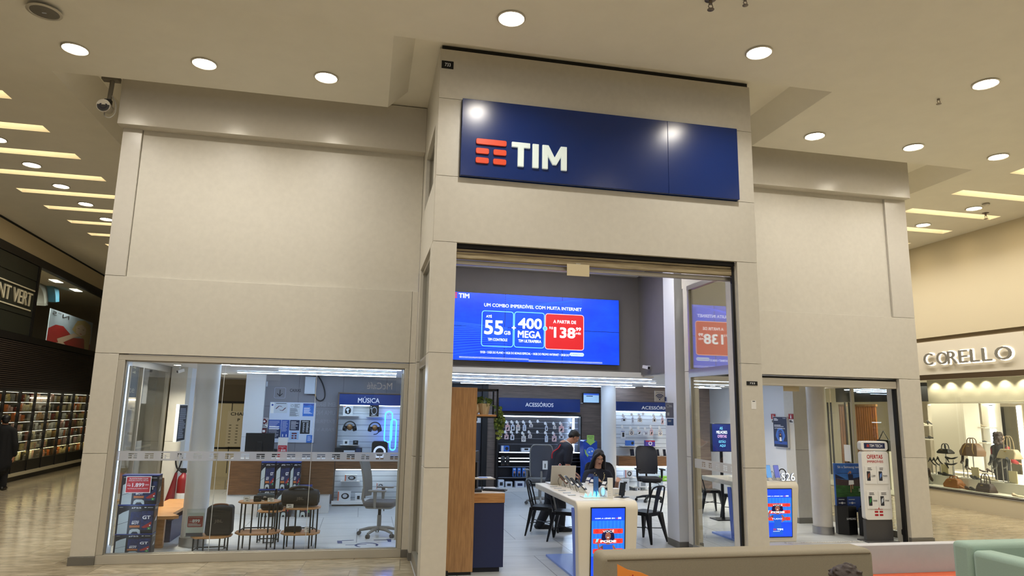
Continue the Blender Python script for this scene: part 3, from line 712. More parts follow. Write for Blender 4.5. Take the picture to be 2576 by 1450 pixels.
# dark poster on the blue-lit wall
M = frame((-3.04, 0, 0), (0, -1, 0)); M = frame((-3.04, 0, 0), (0, 1, 0))
q0 = atX(441, 1065, -3.03); q1 = atX(462, 1065, -3.03); zt = atX(452, 1018, -3.03).z; zl = atX(452, 1110, -3.03).z
y0, y1 = min(q0.y, q1.y), max(q0.y, q1.y)
t = thing('wall_poster', 'dark poster full of small white writing on the blue-lit wall at left', 'poster', (-3.04, (y0+y1)/2, zl)); hy = (y1-y0)/2; hh = zt-zl
MB(PAPER, frame((0, 0, 0), (0, 1, 0))).box(-hy, 0, 0, hy, hh, .05).build('white_board', t)
m = MB(TXK, frame((0, 0, 0), (0, 1, 0))); m.rect(-hy*.96, hh*.02, hy*.96, hh*.98, .051); m.m(mat('print_grey', (120, 126, 140), .6)).lines(-hy*.8, hh*.08, hy*.8, hh*.9, 16, .022, .0515, 5); m.build('print', t)
# camera under the shop ceiling
p = atY(452, 930, 12.7); t = thing('security_camera', 'small white security camera under the shop ceiling by the left pier', 'camera', (p.x, 12.7, 2.60))
m = MB(WHITE); m.tube([(0, 0, 0), (0, 0, -.05)], .015); m.build('mount', t); m = MB(WHITE); m.cbox((.02, -.03, -.08), .05, .13, .05, -.6, .3); m.build('housing', t); m = MB(BLACK); m.cbox((-.01, -.08, -.095), .04, .01, .04, -.6, .3); m.build('lens', t)

# small display tables -------------------------------------------------------
def nest_table(label, x0, x1, y, zt_, zl_=None, d=.36, deco=0.0):
    w = x1-x0; t = thing('display_table', label, 'table', ((x0+x1)/2, y, 0), group='small display tables in the left window')
    P_ = [(-w/2, -d*.1), (-w*.36, -d*.45), (-w*.1, -d*.5), (w*.1, -d*.5), (w*.36, -d*.45), (w/2, -d*.1), (w/2, d*.28), (w*.30, d*.5), (-w*.30, d*.5), (-w/2, d*.28)]
    MB(OAKH).prism(P_, zt_-.022, zt_).build('table_top', t, .006)
    L = [(-w*.40, -d*.22), (-w*.13, -d*.40), (w*.26, -d*.38), (w*.43, -d*.12), (-w*.36, d*.30), (w*.30, d*.36)]
    for x, yy in L: MB(BMETAL).tube([(x, yy, 0), (x, yy, zt_-.02)], .0105, 8).build('leg', t)
    fr_ = MB(BMETAL)
    if zl_: MB(OAKH).prism([(a*1.04, b_*1.1) for a, b_ in P_], zl_-.024, zl_).build('lower_shelf', t, .006); zz = zl_+.03
    else: zz = .03
    seq = [0, 4, 5, 3]
    for i, j in ((0, 4), (4, 5), (5, 3)): fr_.tube([(*L[i], zz), (*L[j], zz)], .009, 6)
    fr_.tube([(*L[1], .012), (*L[2], .012)], .006, 6); fr_.build('rail', t)
    return t
YA = 10.42
a = R(479, 1340, 581, 1392, YA); ztA = atY(530, 1347, YA).z
nest_table('low oak display table with black legs nearest the white column', a[0], a[2], YA, ztA, None)
a = R(595, 1256, 703, 1384, YA); ztB = atY(650, 1261, YA).z; zlB = atY(650, 1338, YA).z
nest_table('two-tier oak display table in the middle of the left window', a[0], a[2], YA+.02, ztB, zlB)
a2 = R(704, 1276, 803, 1380, YA); ztC = atY(755, 1277, YA).z; zlC = atY(755, 1340, YA).z
nest_table('two-tier oak display table under the large black boombox', a2[0]+.02, a2[2], YA+.06, ztC, zlC)
YD = 11.0; a3 = R(646, 1283, 708, 1340, YD); ztD = atY(675, 1284, YD).z
nest_table('oak display table standing behind the two-tier tables', a3[0], a3[2], YD, ztD, None, .3)

# box speaker (rounded upright case)
SPK = mat('speaker_mesh', (26, 25, 25), .75, noise=.2, nscale=300); SPKR = mat('speaker_trim', (60, 56, 52), .4, metal=.5); LOGO = mat('speaker_logo', (120, 112, 104), .4, metal=.4); TAN = mat('tan_handle', (120, 76, 52), .6)
o, w_, h_ = RF(519, 1272, 586, 1346, YA)
t = thing('party_speaker', 'black upright speaker case with grey letters on the low display table', 'speaker', (o[0], YA+.0, ztA))
h_ -= .0
m = MB(SPK, frame((0, .07, 0))); pts = MB.rpts(-w_/2, .0, w_/2, h_, .05, 6); pts = [(x*(1 if z < h_*.5 else .96), z) for x, z in pts]; m.prism(pts, -.07, .14); m.build('case', t, .025, 3)
m = MB(BLACK, frame((0, 0, 0))); m.box(-w_*.40, h_*.83, .0705, w_*.40, h_*.835, .076); m.build('seam', t)
m = MB(LOGO, frame((0, 0, 0))); m.text('JBL', -.055, h_*.42, .055, h_*.42+.05, .0725, .0); m.build('lettering', t)
MB(TAN).tube(curve([(-.10, 0, h_-.01), (-.08, 0, h_+.012), (0, 0, h_+.02), (.08, 0, h_+.012), (.10, 0, h_-.01)]), .011, 8).build('handle', t)
# acrylic price stand
o, w_, h_ = RF(468, 1274, 514, 1343, 10.34)
t = thing('price_stand', 'clear acrylic stand with a red 899 price beside the upright speaker case', 'price stand', (o[0], 10.36, ztA))
F = Matrix.Rotation(.12, 4, 'X') @ frame((0, 0, 0)) if False else frame((0, 0, 0))
MB(ACRYL, F).box(-w_/2, 0, .004, w_/2, h_, .010).build('acrylic_sheet', t)
m = MB(PAPER, F); m.box(-w_*.46, .0, 0, w_*.46, h_*.86, .0035); m.m(NAVYD).rect(-w_*.46, 0.0, w_*.46, h_*.12, .0037); m.m(RED).rrect(-w_*.42, h_*.33, w_*.42, h_*.73, .012, .0037); m.m(TXT).text('899', -w_*.16, h_*.50, w_*.24, h_*.61, .0039, .03); m.text('JBL ENCORE ESSENTIAL 2', -w_*.38, h_*.67, w_*.38, h_*.70, .0039); m.lines(-w_*.38, h_*.36, w_*.38, h_*.47, 3, .006, .0039); m.text('R$', -w_*.30, h_*.52, -w_*.20, h_*.56, .0039); m.build('price_print', t)
MB(ACRYL).box(-w_/2, -.05, 0, w_/2, .05, .004).build('foot', t)

def boombox(label, loc, L_, r, big=True, logo=True, rz=0, name='portable_speaker', col=None):
    t = thing(name, label, 'speaker', loc, rz); c_ = col or SPK
    prof = [(0, r*.55), (.015, r*.80), (.04, r*.95), (.12, r*1.02), (.5, r*1.06), (.88, r*1.02), (.96, r*.95), (.985, r*.80), (1, r*.55)]
    m = MB(c_); m.tube([(-L_/2+L_*a_, 0, r*1.07) for a_, _ in prof], [q for _, q in prof], 24); m.build('body', t)
    for s_ in (-1, 1):
        e = MB(SPKR); x = s_*L_/2; e.tube([(x-s_*.012, 0, r*1.07), (x+s_*.006, 0, r*1.07)], [r*.62, r*.58], 20); e.build('end_cap', t)
    if logo:
        m = MB(LOGO if big else TXT, frame((0, -r*1.07, 0))); h_ = r*.42 if big else r*.5; m.text('JBL', -h_*1.0, r*1.05-h_/2, h_*1.0, r*1.05+h_/2, .0, .0, .004); m.build('lettering', t)
    if big:
        h = MB(SPKR); h.tube(curve([(-L_*.34, -.02, r*1.85), (-L_*.27, -.03, r*2.18), (-L_*.12, -.03, r*2.34), (0, -.03, r*2.38), (L_*.12, -.03, r*2.34), (L_*.27, -.03, r*2.18), (L_*.34, -.02, r*1.85)]), .022, 10); h.build('handle', t)
        MB(SPKR).box(-L_*.2, -r*.92, 0, L_*.2, r*.92, .03).build('foot', t)
    return t
o, w_, h_ = RF(709, 1226, 804, 1276, YA+.06)
boombox('large black boombox with carry handle on the right display table', (o[0], YA+.06, ztC), w_*.98, (h_)/2.35)
o, w_, h_ = RF(646, 1241, 690, 1258, YA+.08)
boombox('small slate-blue speaker with white letters on the middle display table', (o[0], YA+.08, ztB), w_, h_/2*.98, False, True, 0, 'portable_speaker', mat('speaker_slate', (54, 66, 72), .7))
o, w_, h_ = RF(718, 1322, 758, 1336, YA+.04)
boombox('small black speaker with a strap on the lower shelf at right', (o[0], YA+.04, zlC), w_, h_/2, False, False)
o, w_, h_ = RF(638, 1249, 657, 1264, YA-.08)
t = MB(SPK, frame((0, 0, 0))); t.prism(MB.rpts(-w_/2, .0, w_/2, h_, .012), -.03, .03)
q = thing('pocket_speaker', 'tiny black square speaker between two price tickets on the middle table', 'speaker', (o[0], YA-.06, ztB)); t.build('body', q, .006); MB(LOGO, frame((0, -.0305, 0))).text('JBL', -.025, h_*.45, .025, h_*.62).build('lettering', q)
MB(WHITE).tube([(w_/2, 0, .02), (w_/2+.03, 0, .012), (w_/2+.04, -.02, .006)], .005, 6).build('charging_cable', q)
o, w_, h_ = RF(652, 1283, 717, 1300, 10.98)
boombox('flat dark speaker lying on the rear display table', (o[0], YD, ztD), w_*.9, .055, False, False)
def ticket(px0, py0, px1, py1, Y, zb, label):
    o, w, h = RF(px0, py0, px1, py1, Y); t = thing('price_ticket', label, 'price ticket', (o[0], Y, zb), group='small price tickets on the display tables')
    MB(ACRYL).box(-w/2, -.008, 0, w/2, .008, h).build('holder', t); m = MB(PAPER, frame((0, -.0085, 0))); m.rect(-w*.46, h*.06, w*.46, h*.94); m.m(TXK); m.lines(-w*.3, h*.55, w*.36, h*.8, 2, .005, .0005); m.rect(-w*.1, h*.24, w*.3, h*.34, .0005); m.build('paper', t)
ticket(613, 1250, 629, 1263, YA-.10, ztB, 'white price ticket at the left end of the middle display table')
ticket(673, 1250, 690, 1261, YA-.11, ztB, 'white price ticket in front of the slate-blue speaker')
ticket(720, 1266, 739, 1277, YA-.08, ztC, 'white price ticket in front of the large boombox')
ticket(766, 1321, 782, 1335, YA-.02, zlC, 'white price ticket beside the strapped speaker on the lower shelf')

# ---- cash desk with console cartons, monitor and price sign
DY = 13.72
x0, zb, x1, zt = R(576, 1158, 836, 1245, DY); dz = .98
t = thing('cash_desk', 'white cash desk with a broad brown wood band under the payment sign', 'desk', ((x0+x1)/2, DY, 0)); hw = (x1-x0)/2
MB(WHITE).box(-hw-.02, .03, 0, hw-.04, .43, .96).build('carcass', t, .003)
MB(WALNUT).box(-hw, 0, zb, hw+.02, .03, dz).build('wood_band', t, .002)
MB(WHITEG).box(-hw-.02, 0.03, .96, hw+.0, .45, .985).build('desk_top', t, .003)
MB(GREYM).box(-hw, .04, 0, hw-.05, .05, .06).build('kick_plate', t)
# cartons in front of the desk
kk = 0
for px0, py0, px1, py1, Y, lb in ((657, 1160, 693, 1219, 13.45, 'upright console carton in the upper row before the cash desk, leftmost'), (695, 1160, 731, 1219, 13.45, 'upright console carton in the upper row before the cash desk, middle'), (731, 1158, 757, 1219, 13.45, 'upright console carton in the upper row before the cash desk, rightmost'),
                              (651, 1220, 693, 1285, 13.42, 'upright console carton in the lower row before the cash desk, leftmost'), (697, 1220, 735, 1285, 13.42, 'upright console carton in the lower row before the cash desk, middle'), (745, 1208, 784, 1285, 13.38, 'console carton in the lower row before the cash desk, right behind the boombox')):
    x0, zb, x1, zt = R(px0, py0, px1, py1, Y)
    if kk >= 3: zb = 0.0; zt = .485 if kk < 5 else .55
    else: zb = .487 if kk < 3 else zb; zt = .96
    q = dup(ps, ((x0+x1)/2, Y, zb), 0, lb, 'console cartons before the cash desk'); q.scale = ((x1-x0)/.455*.99, 1.0, (zt-zb)/.40*.998); kk += 1
# monitor seen from behind
def monitor(label, loc, w, h, rz=0, stand=.12, m_=BLACK):
    t = thing('computer_monitor', label, 'monitor', loc, rz)
    MB(m_).box(-w/2, -.012, stand, w/2, .02, stand+h).build('screen_housing', t, .004)
    m = MB(mat('screen_dark', (14, 16, 22), .15), frame((0, .021, 0), (-1, 0, 0))); m.rect(-w*.48, stand+h*.03, w*.48, stand+h*.97); m.build('screen_glass', t)
    m = MB(m_); m.box(-.045, -.05, 0.01, .045, -.012, stand+h*.55); m.build('stand_neck', t, .004); MB(m_).box(-.12, -.11, 0, .12, .07, .012).build('stand_foot', t, .004)
    return t
o, w_, h_ = RF(617, 1090, 690, 1139, 13.95); monitor('black computer monitor seen from behind on the cash desk', (o[0], 13.95, .985), w_, h_, 0, max(.02, o[2]-.985))
o, w_, h_ = RF(699, 1101, 723, 1139, 13.85)
t = price_card('white price card with a red 1.899 panel on the cash desk beside the monitor', (o[0], 13.85, .986), w_, h_+max(0, o[2]-.986), [('EDIÇÃO DIGITAL', .84, .07, .7), ('1.899', .42, .26, .7), ('R$', .75, .06, .2), ('MENSAL', .12, .08, .6)], back=.62)
# chair behind the desk
t = thing('task_chair', 'top of a black chair back behind the cash desk', 'chair', (atY(682, 1140, 14.66).x, 14.66, 0))
m = MB(FABRICBK, frame((0, 0, 0))); m.prism([(-.25, .55), (.25, .55), (.27, .95), (.22, 1.06), (.1, 1.115), (-.1, 1.115), (-.22, 1.06), (-.27, .95)], -.03, .03); m.build('backrest', t, .015)
m = MB(FABRICBK); m.box(-.24, -.45, .43, .24, -.02, .5); m.build('seat', t, .02); m = MB(BMETAL); m.tube([(0, -.22, .43), (0, -.22, .08)], .03); m.box(-.03, -.04, .45, .03, 0, .6); m.build('post', t)
m = MB(BMETAL)
for k in range(5): m.tube([(0, -.22, .1), (.28*math.cos(k*1.257), -.22+.28*math.sin(k*1.257), .05)], .018, 6); m.sph((.28*math.cos(k*1.257), -.22+.28*math.sin(k*1.257), .03), .03)
m.build('star_base', t)
# ---- things on the grey cash wall (its face stands at Y = 15.0)
CY = 15.0
def wallitem(name, label, cat, px0, py0, px1, py1, Y=CY):
    o, w, h = RF(px0, py0, px1, py1, Y); return thing(name, label, cat, o), w, h
F0 = frame((0, 0, 0))
t, w, h = wallitem('wall_sign', 'payment sign with a down arrow in a rounded square and the word CAIXAS', 'sign', 690, 976, 756, 1003)
m = MB(mat('sign_line', (150, 156, 176), .5), F0); ol = MB.rpts(-w/2, 0, -w/2+h*1.02, h, h*.12, 5); il = MB.rpts(-w/2+.008, .008, -w/2+h*1.02-.008, h-.008, h*.10, 5); n_ = len(ol)
m.add([(x, y, .003) for x, y in ol]+[(x, y, .003) for x, y in il], [(i, (i+1) % n_, n_+(i+1) % n_, n_+i) for i in range(n_)]); m.build('rounded_outline', t)
m = MB(TXK, F0); cx = -w/2+h*.51; m.rect(cx-.008, h*.22, cx+.008, h*.80, .003); m.poly([(cx, h*.16), (cx+h*.26, h*.42), (cx+h*.22, h*.47), (cx, h*.26), (cx-h*.22, h*.47), (cx-h*.26, h*.42)], .0035); m.build('arrow', t)
MB(TXK, F0).text('CAIXAS', -w/2+h*1.4, h*.62, w/2, h*.90, .003, .01).build('lettering', t)
t, w, h = wallitem('notice_board', 'pale board crowded with posters and price lists on the grey cash wall', 'notice board', 676, 1013, 792, 1114)
MB(mat('board_pale', (196, 206, 226), .5), F0).box(-w/2, 0, 0, w/2, h, .02).build('board', t, .003)
PBL = mat('poster_blue', (46, 78, 158), .5); PBL2 = mat('poster_sky_blue', (52, 110, 196), .5); PNAV = mat('poster_navy', (26, 34, 66), .5); PGR = mat('poster_grey', (190, 198, 210), .6); DRED = mat('dark_red_print', (92, 24, 34), .6)
def sheet(x0, y0, x1, y1, base, fn, nm='poster'):
    X = lambda v: -w/2+w*v
    m = MB(base, F0); m.box(X(x0), h*y0, .02, X(x1), h*y1, .0225); fn(m, X(x0), h*y0, X(x1), h*y1); m.build(nm, t)
def swoosh(m, a, b, c_, d):
    cx, cy, k = (a+c_)/2, b+(d-b)*.45, (c_-a)*.42
    for s_, mm in ((1.0, DRED), (.78, PGR)):
        m.m(mm).poly([(cx-k*s_, cy-k*.12), (cx-k*.45*s_, cy+k*.45*s_), (cx+k*.1, cy+k*.42*s_), (cx+k*.3, cy+k*.1*s_), (cx+k*s_, cy+k*.12), (cx+k*.4*s_, cy-k*.45*s_), (cx-k*.15, cy-k*.42*s_), (cx-k*.3, cy-k*.1*s_)], .0230 if s_ == 1 else .0234)
    m.m(TXK).rect(a+(c_-a)*.1, d-.022, c_-(c_-a)*.1, d-.012, .023)
sheet(.10, .73, .38, .99, PGR, swoosh)
sheet(.43, .64, .66, .98, PGR, lambda m, a, b, c_, d: (m.m(TXK), m.ring(a+.05, d-.05, .022, .026, .023), m.lines(a+.09, d-.09, c_-.01, d-.01, 6, .005, .023, 2), m.lines(a+.01, b+.01, c_-.02, d-.1, 12, .006, .023, 3)))
sheet(.72, .66, .96, .98, PBL2, lambda m, a, b, c_, d: (m.m(PBL).poly([(a, d-.03), (a+.06, d-.05), (a+.14, d-.03), (c_, d-.05), (c_, d), (a, d)], .023), m.m(TXT), m.lines(a+.02, b+.05, c_-.02, d-.08, 7, .008, .0232, 4)))
sheet(.0, .10, .27, .56, PBL, lambda m, a, b, c_, d: (m.m(PNAV).rect(a, b, c_, b+(d-b)*.5, .0228), m.m(TXT), m.rect(a+.02, b+(d-b)*.60, c_-.03, b+(d-b)*.65, .023), m.rect(a+.02, b+(d-b)*.50, c_-.03, b+(d-b)*.55, .023), m.lines(a+.01, b+.02, c_-.02, d-.02, 14, .005, .0232, 6)))
sheet(.28, .12, .45, .56, PBL, lambda m, a, b, c_, d: (m.m(TXT), m.lines(a+.015, b+.12, c_-.01, d-.02, 9, .005, .023, 7), m.rect(a+.03, b+.02, a+.045, b+.07, .023), m.rect(a+.10, b+.02, a+.115, b+.07, .023)))
sheet(.46, .30, .67, .56, PNAV, lambda m, a, b, c_, d: (m.m(TXT), m.lines(a+.02, b+.02, c_-.02, d-.02, 6, .009, .023, 8)))
sheet(.47, .07, .67, .28, mat('poster_pale_blue', (150, 180, 220), .5), lambda m, a, b, c_, d: (m.m(DRED), m.logo(a+.04, b+.02, c_-a-.08, d-b-.05, .023)))
sheet(.69, .22, .90, .56, TXK, lambda m, a, b, c_, d: (m.m(PGR), m.lines(a+.05, b+.03, a+.09, d-.05, 12, .008, .023, 9), m.lines(a+.12, b+.03, a+.17, d-.05, 12, .008, .023, 10), m.rect(a+.03, d-.035, c_-.03, d-.022, .023)))
sheet(.84, .0, .97, .19, PBL2, lambda m, a, b, c_, d: (m.m(TXT), m.lines(a+.02, b+.03, c_-.02, d-.02, 4, .008, .023, 11)))
sheet(.02, .72, .09, .99, PAPER, lambda m, a, b, c_, d: (m.m(PBL).ell((a+c_)/2, d-.05, .02, .02, .023)), 'lanyard')
t, w, h = wallitem('fire_alarm_sign', 'dark red fire alarm sign with a round bell button beside the notice board', 'sign', 656, 1052, 674, 1076)
MB(PAPER, F0).box(-w/2, 0, 0, w/2, h, .008).build('plate', t); m = MB(DRED, F0); m.rect(-w*.42, h*.32, w*.42, h*.95, .0085); m.m(PAPER).rect(-w*.34, h*.38, w*.34, h*.9, .009); m.m(DRED).ring(0, h*.64, .02, .05, .0095); m.m(TXK).lines(-w*.4, h*.06, w*.4, h*.28, 2, .014, .0085); m.build('print', t)
t, w, h = wallitem('break_glass_box', 'small dark red alarm box on the grey wall above the monitor', 'alarm box', 659, 1078, 670, 1092)
MB(DRED, F0).box(-w/2, 0, 0, w/2, h, .05).build('box', t, .004); MB(PAPER, F0).rect(-w*.3, h*.3, w*.3, h*.7, .051).build('pane', t)
t, w, h = wallitem('wall_terminal', 'pale wall terminal with a black display behind the monitor', 'terminal', 634, 1078, 659, 1096)
MB(PGR, F0).box(-w/2, 0, 0, w/2, h, .04).build('housing', t, .004); MB(TXK, F0).rect(-w*.1, h*.5, w*.42, h*.78, .041).build('display', t); MB(PBL, F0).rect(-w*.42, h*.5, -w*.3, h*.65, .041).build('mark', t)
t, w, h = wallitem('blank_plate', 'blank white rectangular plate high on the grey cash wall', 'plate', 650, 960, 674, 973); MB(PGR, F0).box(-w/2, 0, 0, w/2, h, .02).build('plate', t); MB(GREYM, F0).box(-w/2-.004, -.004, 0, w/2+.004, h+.004, .008).build('rim', t)
t, w, h = wallitem('wall_cabinet', 'pale wall cabinet with a black cable hanging beside it', 'cabinet', 768, 949, 794, 992); MB(PGR, F0).box(-w/2, 0, 0, w/2, h, .12).build('body', t, .004); MB(GREYM, F0).box(-w/2+.015, h*.04, .12, w/2-.015, h*.045, .122).build('door_seam', t)
p = [atY(a, b_, 14.97) for a, b_ in ((800, 946), (810, 962), (817, 985), (816, 1002), (806, 1009), (797, 1005), (794, 998))]
t = thing('cable', 'black cable looping down the grey wall beside the pale cabinet', 'cable', p[0]); MB(BLACK).tube(curve([q-p[0] for q in p]), .012, 8).build('lead', t); MB(mat('brass', (150, 120, 60), .4, metal=.7)).tube([p[-1]-p[0], p[-1]-p[0]+Vector((-.02, 0, .05))], .014, 8).build('connector', t)

# ---- music unit
UY = 14.72
x0, zb, x1, zt = R(846, 992, 1012, 1268, UY); W2 = (x1-x0)/2; ux = (x0+x1)/2
def uz(py): return atY(920, py, UY).z
def uxp(px, py=1080): return atY(px, py, UY).x-ux
t = thing('display_unit', 'lit white slatwall unit with a blue MÚSICA header by the blue neon', 'display unit', (ux, UY, 0))
SLATW = mat('slatwall_white', (214, 222, 230), .5); GROOVE = mat('slat_groove', (120, 130, 142), .5)
TRIMW = mat('brown_trim', (86, 70, 60), .5)
m = MB(TRIMW); m.box(-W2-.03, 0, uz(1268), -W2, .28, uz(990)); m.box(W2, 0, uz(1268), W2+.03, .28, uz(990)); m.box(-W2-.03, 0, uz(992), W2+.03, .28, uz(989)); m.build('side_frame', t, .002)
def slats(parent, zlo, zhi, y, n, w0, w1, name, seed=0):
    m = MB(SLATW, frame((0, y, 0))); m.box(w0, zlo, -.02, w1, zhi, 0); m.m(GROOVE)
    for i in range(n): z = zlo+(zhi-zlo)*(i+.5)/n; m.box(w0, z-.005, 0, w1, z+.004, .001)
    return m.build(name, parent)
slats(t, uz(1150), uz(1020), .2, 9, -W2, W2, 'upper_slatwall'); slats(t, uz(1262), uz(1180), .2, 6, -W2, W2, 'lower_slatwall')
m = MB(NAVY, frame((0, 0, 0))); m.box(-W2, uz(1020), -.06, W2, uz(993), .01); m.build('header', t)
MB(TXT, frame((0, 0, 0))).text('MÚSICA', uxp(901, 1005), uz(1014), uxp(955, 1005), uz(999), .0105, .012).build('lettering', t)
MB(WALNUT).box(-W2, -.12, uz(1180), W2, .2, uz(1152)).build('counter', t, .003)
MB(WHITEG).box(-W2-.03, -.10, uz(1268), W2+.03, .2, uz(1260)).build('base_ledge', t, .003); MB(GREYM).box(-W2-.02, -.02, 0, W2+.02, .2, uz(1268)).build('plinth', t)
MB(LEDW).box(-W2+.02, .02, uz(1181)-.02, W2-.02, .06, uz(1181)-.005).build('under_counter_light', t); MB(LEDW).box(-W2+.02, .03, uz(1020)-.016, W2-.02, .06, uz(1020)-.002).build('header_light', t)
def ledge(px0, px1, py): 
    m = MB(WHITEG); m.box(uxp(px0, py), -.02, uz(py)-.012, uxp(px1, py), .19, uz(py)); m.build('glass_shelf', t, .002)
for a in ((855, 903, 1047), (921, 965, 1048), (855, 904, 1120), (857, 905, 1211)): ledge(*a)
# goods on the unit
def hp_shape(m, r, cx, cz, y, k=1.0):
    pts = [(cx+r*math.cos(q), y, cz+r*.9*math.sin(q)*k) for q in [PI*(-.08+1.16*i/14) for i in range(15)]]
    m.tube(pts, r*.11, 8)
def headphones(px, py, label, mic=False):
    c_ = atY(px, py, UY-.02); t = thing('headphones', label, 'headphones', c_, group='headphones on the music unit')
    m = MB(BLACK); hp_shape(m, .115, 0, .0, 0); m.build('headband', t)
    for s_ in (-1, 1):
        e = MB(BLACK); e.tube([(s_*.125, 0, -.03), (s_*.07, -.02, -.04)], [.05, .055], 16); e.build('ear_cup', t)
    MB(mat('bronze_disc', (128, 96, 62), .35, metal=.6)).sph((0, -.01, -.01), .062, .03, .062).build('display_disc', t)
    MB(WHITEG).tube([(0, .02, -.03), (0, .22, -.03)], .012, 8).build('hook', t)
    if mic: MB(BLACK).tube([(.11, -.02, -.07), (.04, -.06, -.13), (-.02, -.07, -.14)], .009, 6).build('microphone', t)
headphones(880, 1074, 'black headphones hanging on the left of the music unit'); headphones(943, 1076, 'black headset with microphone hanging below the dark box of the music unit', True)
def goods_box(label, px0, py0, px1, py1, Y, base, art, depth=.14, name='product_box', group='boxed goods on the music unit', zb=None):
    o, w, h = RF(px0, py0, px1, py1, Y); t = thing(name, label, 'box', (o[0], Y+depth/2, o[2] if zb is None else zb), group=group)
    if zb is not None: h = o[2]+h-zb
    MB(base).box(-w/2, -depth/2, 0, w/2, depth/2, h).build('carton', t, .002)
    m = MB(TXK, frame((0, -depth/2, 0))); art(m, w, h); m.build('print', t); return t
WB = mat('box_white', (220, 224, 228), .45); OR2 = mat('box_orange', (214, 92, 40), .5)
def art_hp(m, w, h): m.m(TXK).ring(0, h*.5, h*.20, h*.30, .001, 20, 1.2); m.ell(-w*.18, h*.36, w*.12, h*.16, .0012); m.ell(w*.16, h*.46, w*.12, h*.18, .0014); m.m(OR2).rect(-w*.44, h*.86, -w*.28, h*.95, .001)
def art_dk(m, w, h): m.m(PGR).ring(0, h*.5, h*.2, h*.25, .001, 20, 1.4); m.m(TXT).ell(-w*.36, h*.86, .012, .012, .001); m.ell(-w*.36, h*.70, .012, .012, .001); m.lines(-w*.3, h*.06, w*.3, h*.16, 2, .006, .001)
def art_sp(m, w, h): m.m(TXK).ell(w*.08, h*.5, w*.3, h*.32, .001); m.m(PGR).ell(w*.06, h*.52, w*.18, h*.2, .0014); m.m(OR2).rect(-w*.48, h*.02, -w*.40, h*.98, .001)
def art_bl(m, w, h): m.m(TXK).rect(-w*.2, h*.2, w*.2, h*.7, .001)
goods_box('white headphone box on the upper left shelf of the music unit', 863, 1021, 888, 1046, UY-.0, WB, art_hp, zb=uz(1047)); goods_box('dark headset box on the upper right shelf of the music unit', 930, 1020, 953, 1046, UY-.0, BLACK, art_dk, zb=uz(1048))
goods_box('small white speaker box on the middle shelf of the music unit', 863, 1107, 878, 1119, UY, WB, art_bl, .06, zb=uz(1120))
q = goods_box('small black speaker on the middle shelf of the music unit', 888, 1109, 901, 1119, UY, BLACK, lambda m, w, h: m.m(PGR).rect(-w*.2, h*.6, w*.2, h*.7, .001), .05, 'pocket_speaker', zb=uz(1120))
goods_box('white and orange speaker box on the lower slatwall shelf', 867, 1195, 898, 1211, UY, WB, art_sp, .1, zb=uz(1211)); goods_box('white headphone box standing on the left of the bottom ledge', 849, 1237, 882, 1260, UY-.02, WB, art_sp, .16, zb=uz(1260)); goods_box('half hidden white box behind the grey office chair', 893, 1243, 910, 1260, UY, WB, art_bl, .12, zb=uz(1260))
goods_box('white speaker box beyond the chair arm on the lower slatwall', 947, 1216, 965, 1231, UY, WB, art_sp, .1, zb=uz(1231))
MB(WHITEG).box(uxp(940, 1231), -.02, uz(1231)-.012, uxp(975, 1231), .19, uz(1231)).build('glass_shelf', t, .002)
t = thing('soundbar_box', 'black stereo with a pale panel on the counter of the music unit', 'stereo', (ux+uxp(875, 1140), UY-.02, uz(1152)));
MB(BLACK).box(-.26, -.08, 0, .28, .10, uz(1127)-uz(1152)).build('body', t, .006); hq = uz(1127)-uz(1152); MB(PGR, frame((0, -.081, 0))).rect(-.08, hq*.35, .14, hq*.75).build('panel', t); MB(mat('stereo_blue', (50, 60, 90), .3), frame((0, -.081, 0))).rect(.16, hq*.2, .26, hq*.95).build('side_display', t)
t = thing('ring_light_speaker', 'black speaker with a white glowing ring beside the blue neon', 'speaker', (ux+uxp(955, 1130), UY-.02, uz(1152)));
hq = uz(1110)-uz(1152); wq = (uxp(976, 1130)-uxp(936, 1130))/2; MB(BLACK, frame((0, 0, 0))).prism(MB.rpts(-wq, 0, wq, hq, .06), -.1, .09).build('body', t, .01); MB(mat('ring_glow', (222, 232, 255), .5, emit=.5), frame((0, -.091, 0))).ring(0, hq*.35, wq*.52, wq*.78, .001).build('light_ring', t)
NEON = mat('neon_blue', (40, 120, 255), .4, emit=9.0)
def loop(px0, py0, px1, py1, Y, s=1):
    a, b_, c_, d = R(px0, py0, px1, py1, Y); r = (c_-a)/2; cx = (a+c_)/2; pts = []
    for i in range(13): q = PI*i/12; pts.append((cx+r*math.cos(q), Y, d-r+r*math.sin(q)))
    for i in range(13): q = PI+PI*i/12; pts.append((cx+r*math.cos(q), Y, b_+r+r*math.sin(q)))
    return pts
t = thing('neon_sign', 'two blue neon loops glowing on the right of the music unit', 'neon sign', (ux, UY, 1.2))
for px in ((968, 1036, 986, 1113), (982, 1056, 996, 1133)):
    P_ = [Vector(p)-Vector((ux, UY, 1.2)) for p in loop(*px, UY-.06)]; MB(NEON).tube(P_, .012, 8, closed=True).build('neon_tube', t)
m = MB(BMETAL)
for px, py in ((977, 1045), (989, 1070)): p = atY(px, py, UY-.055)-Vector((ux, UY, 1.2)); m.tube([p, p+Vector((0, .26, 0))], .006, 6)
m.build('standoff', t)
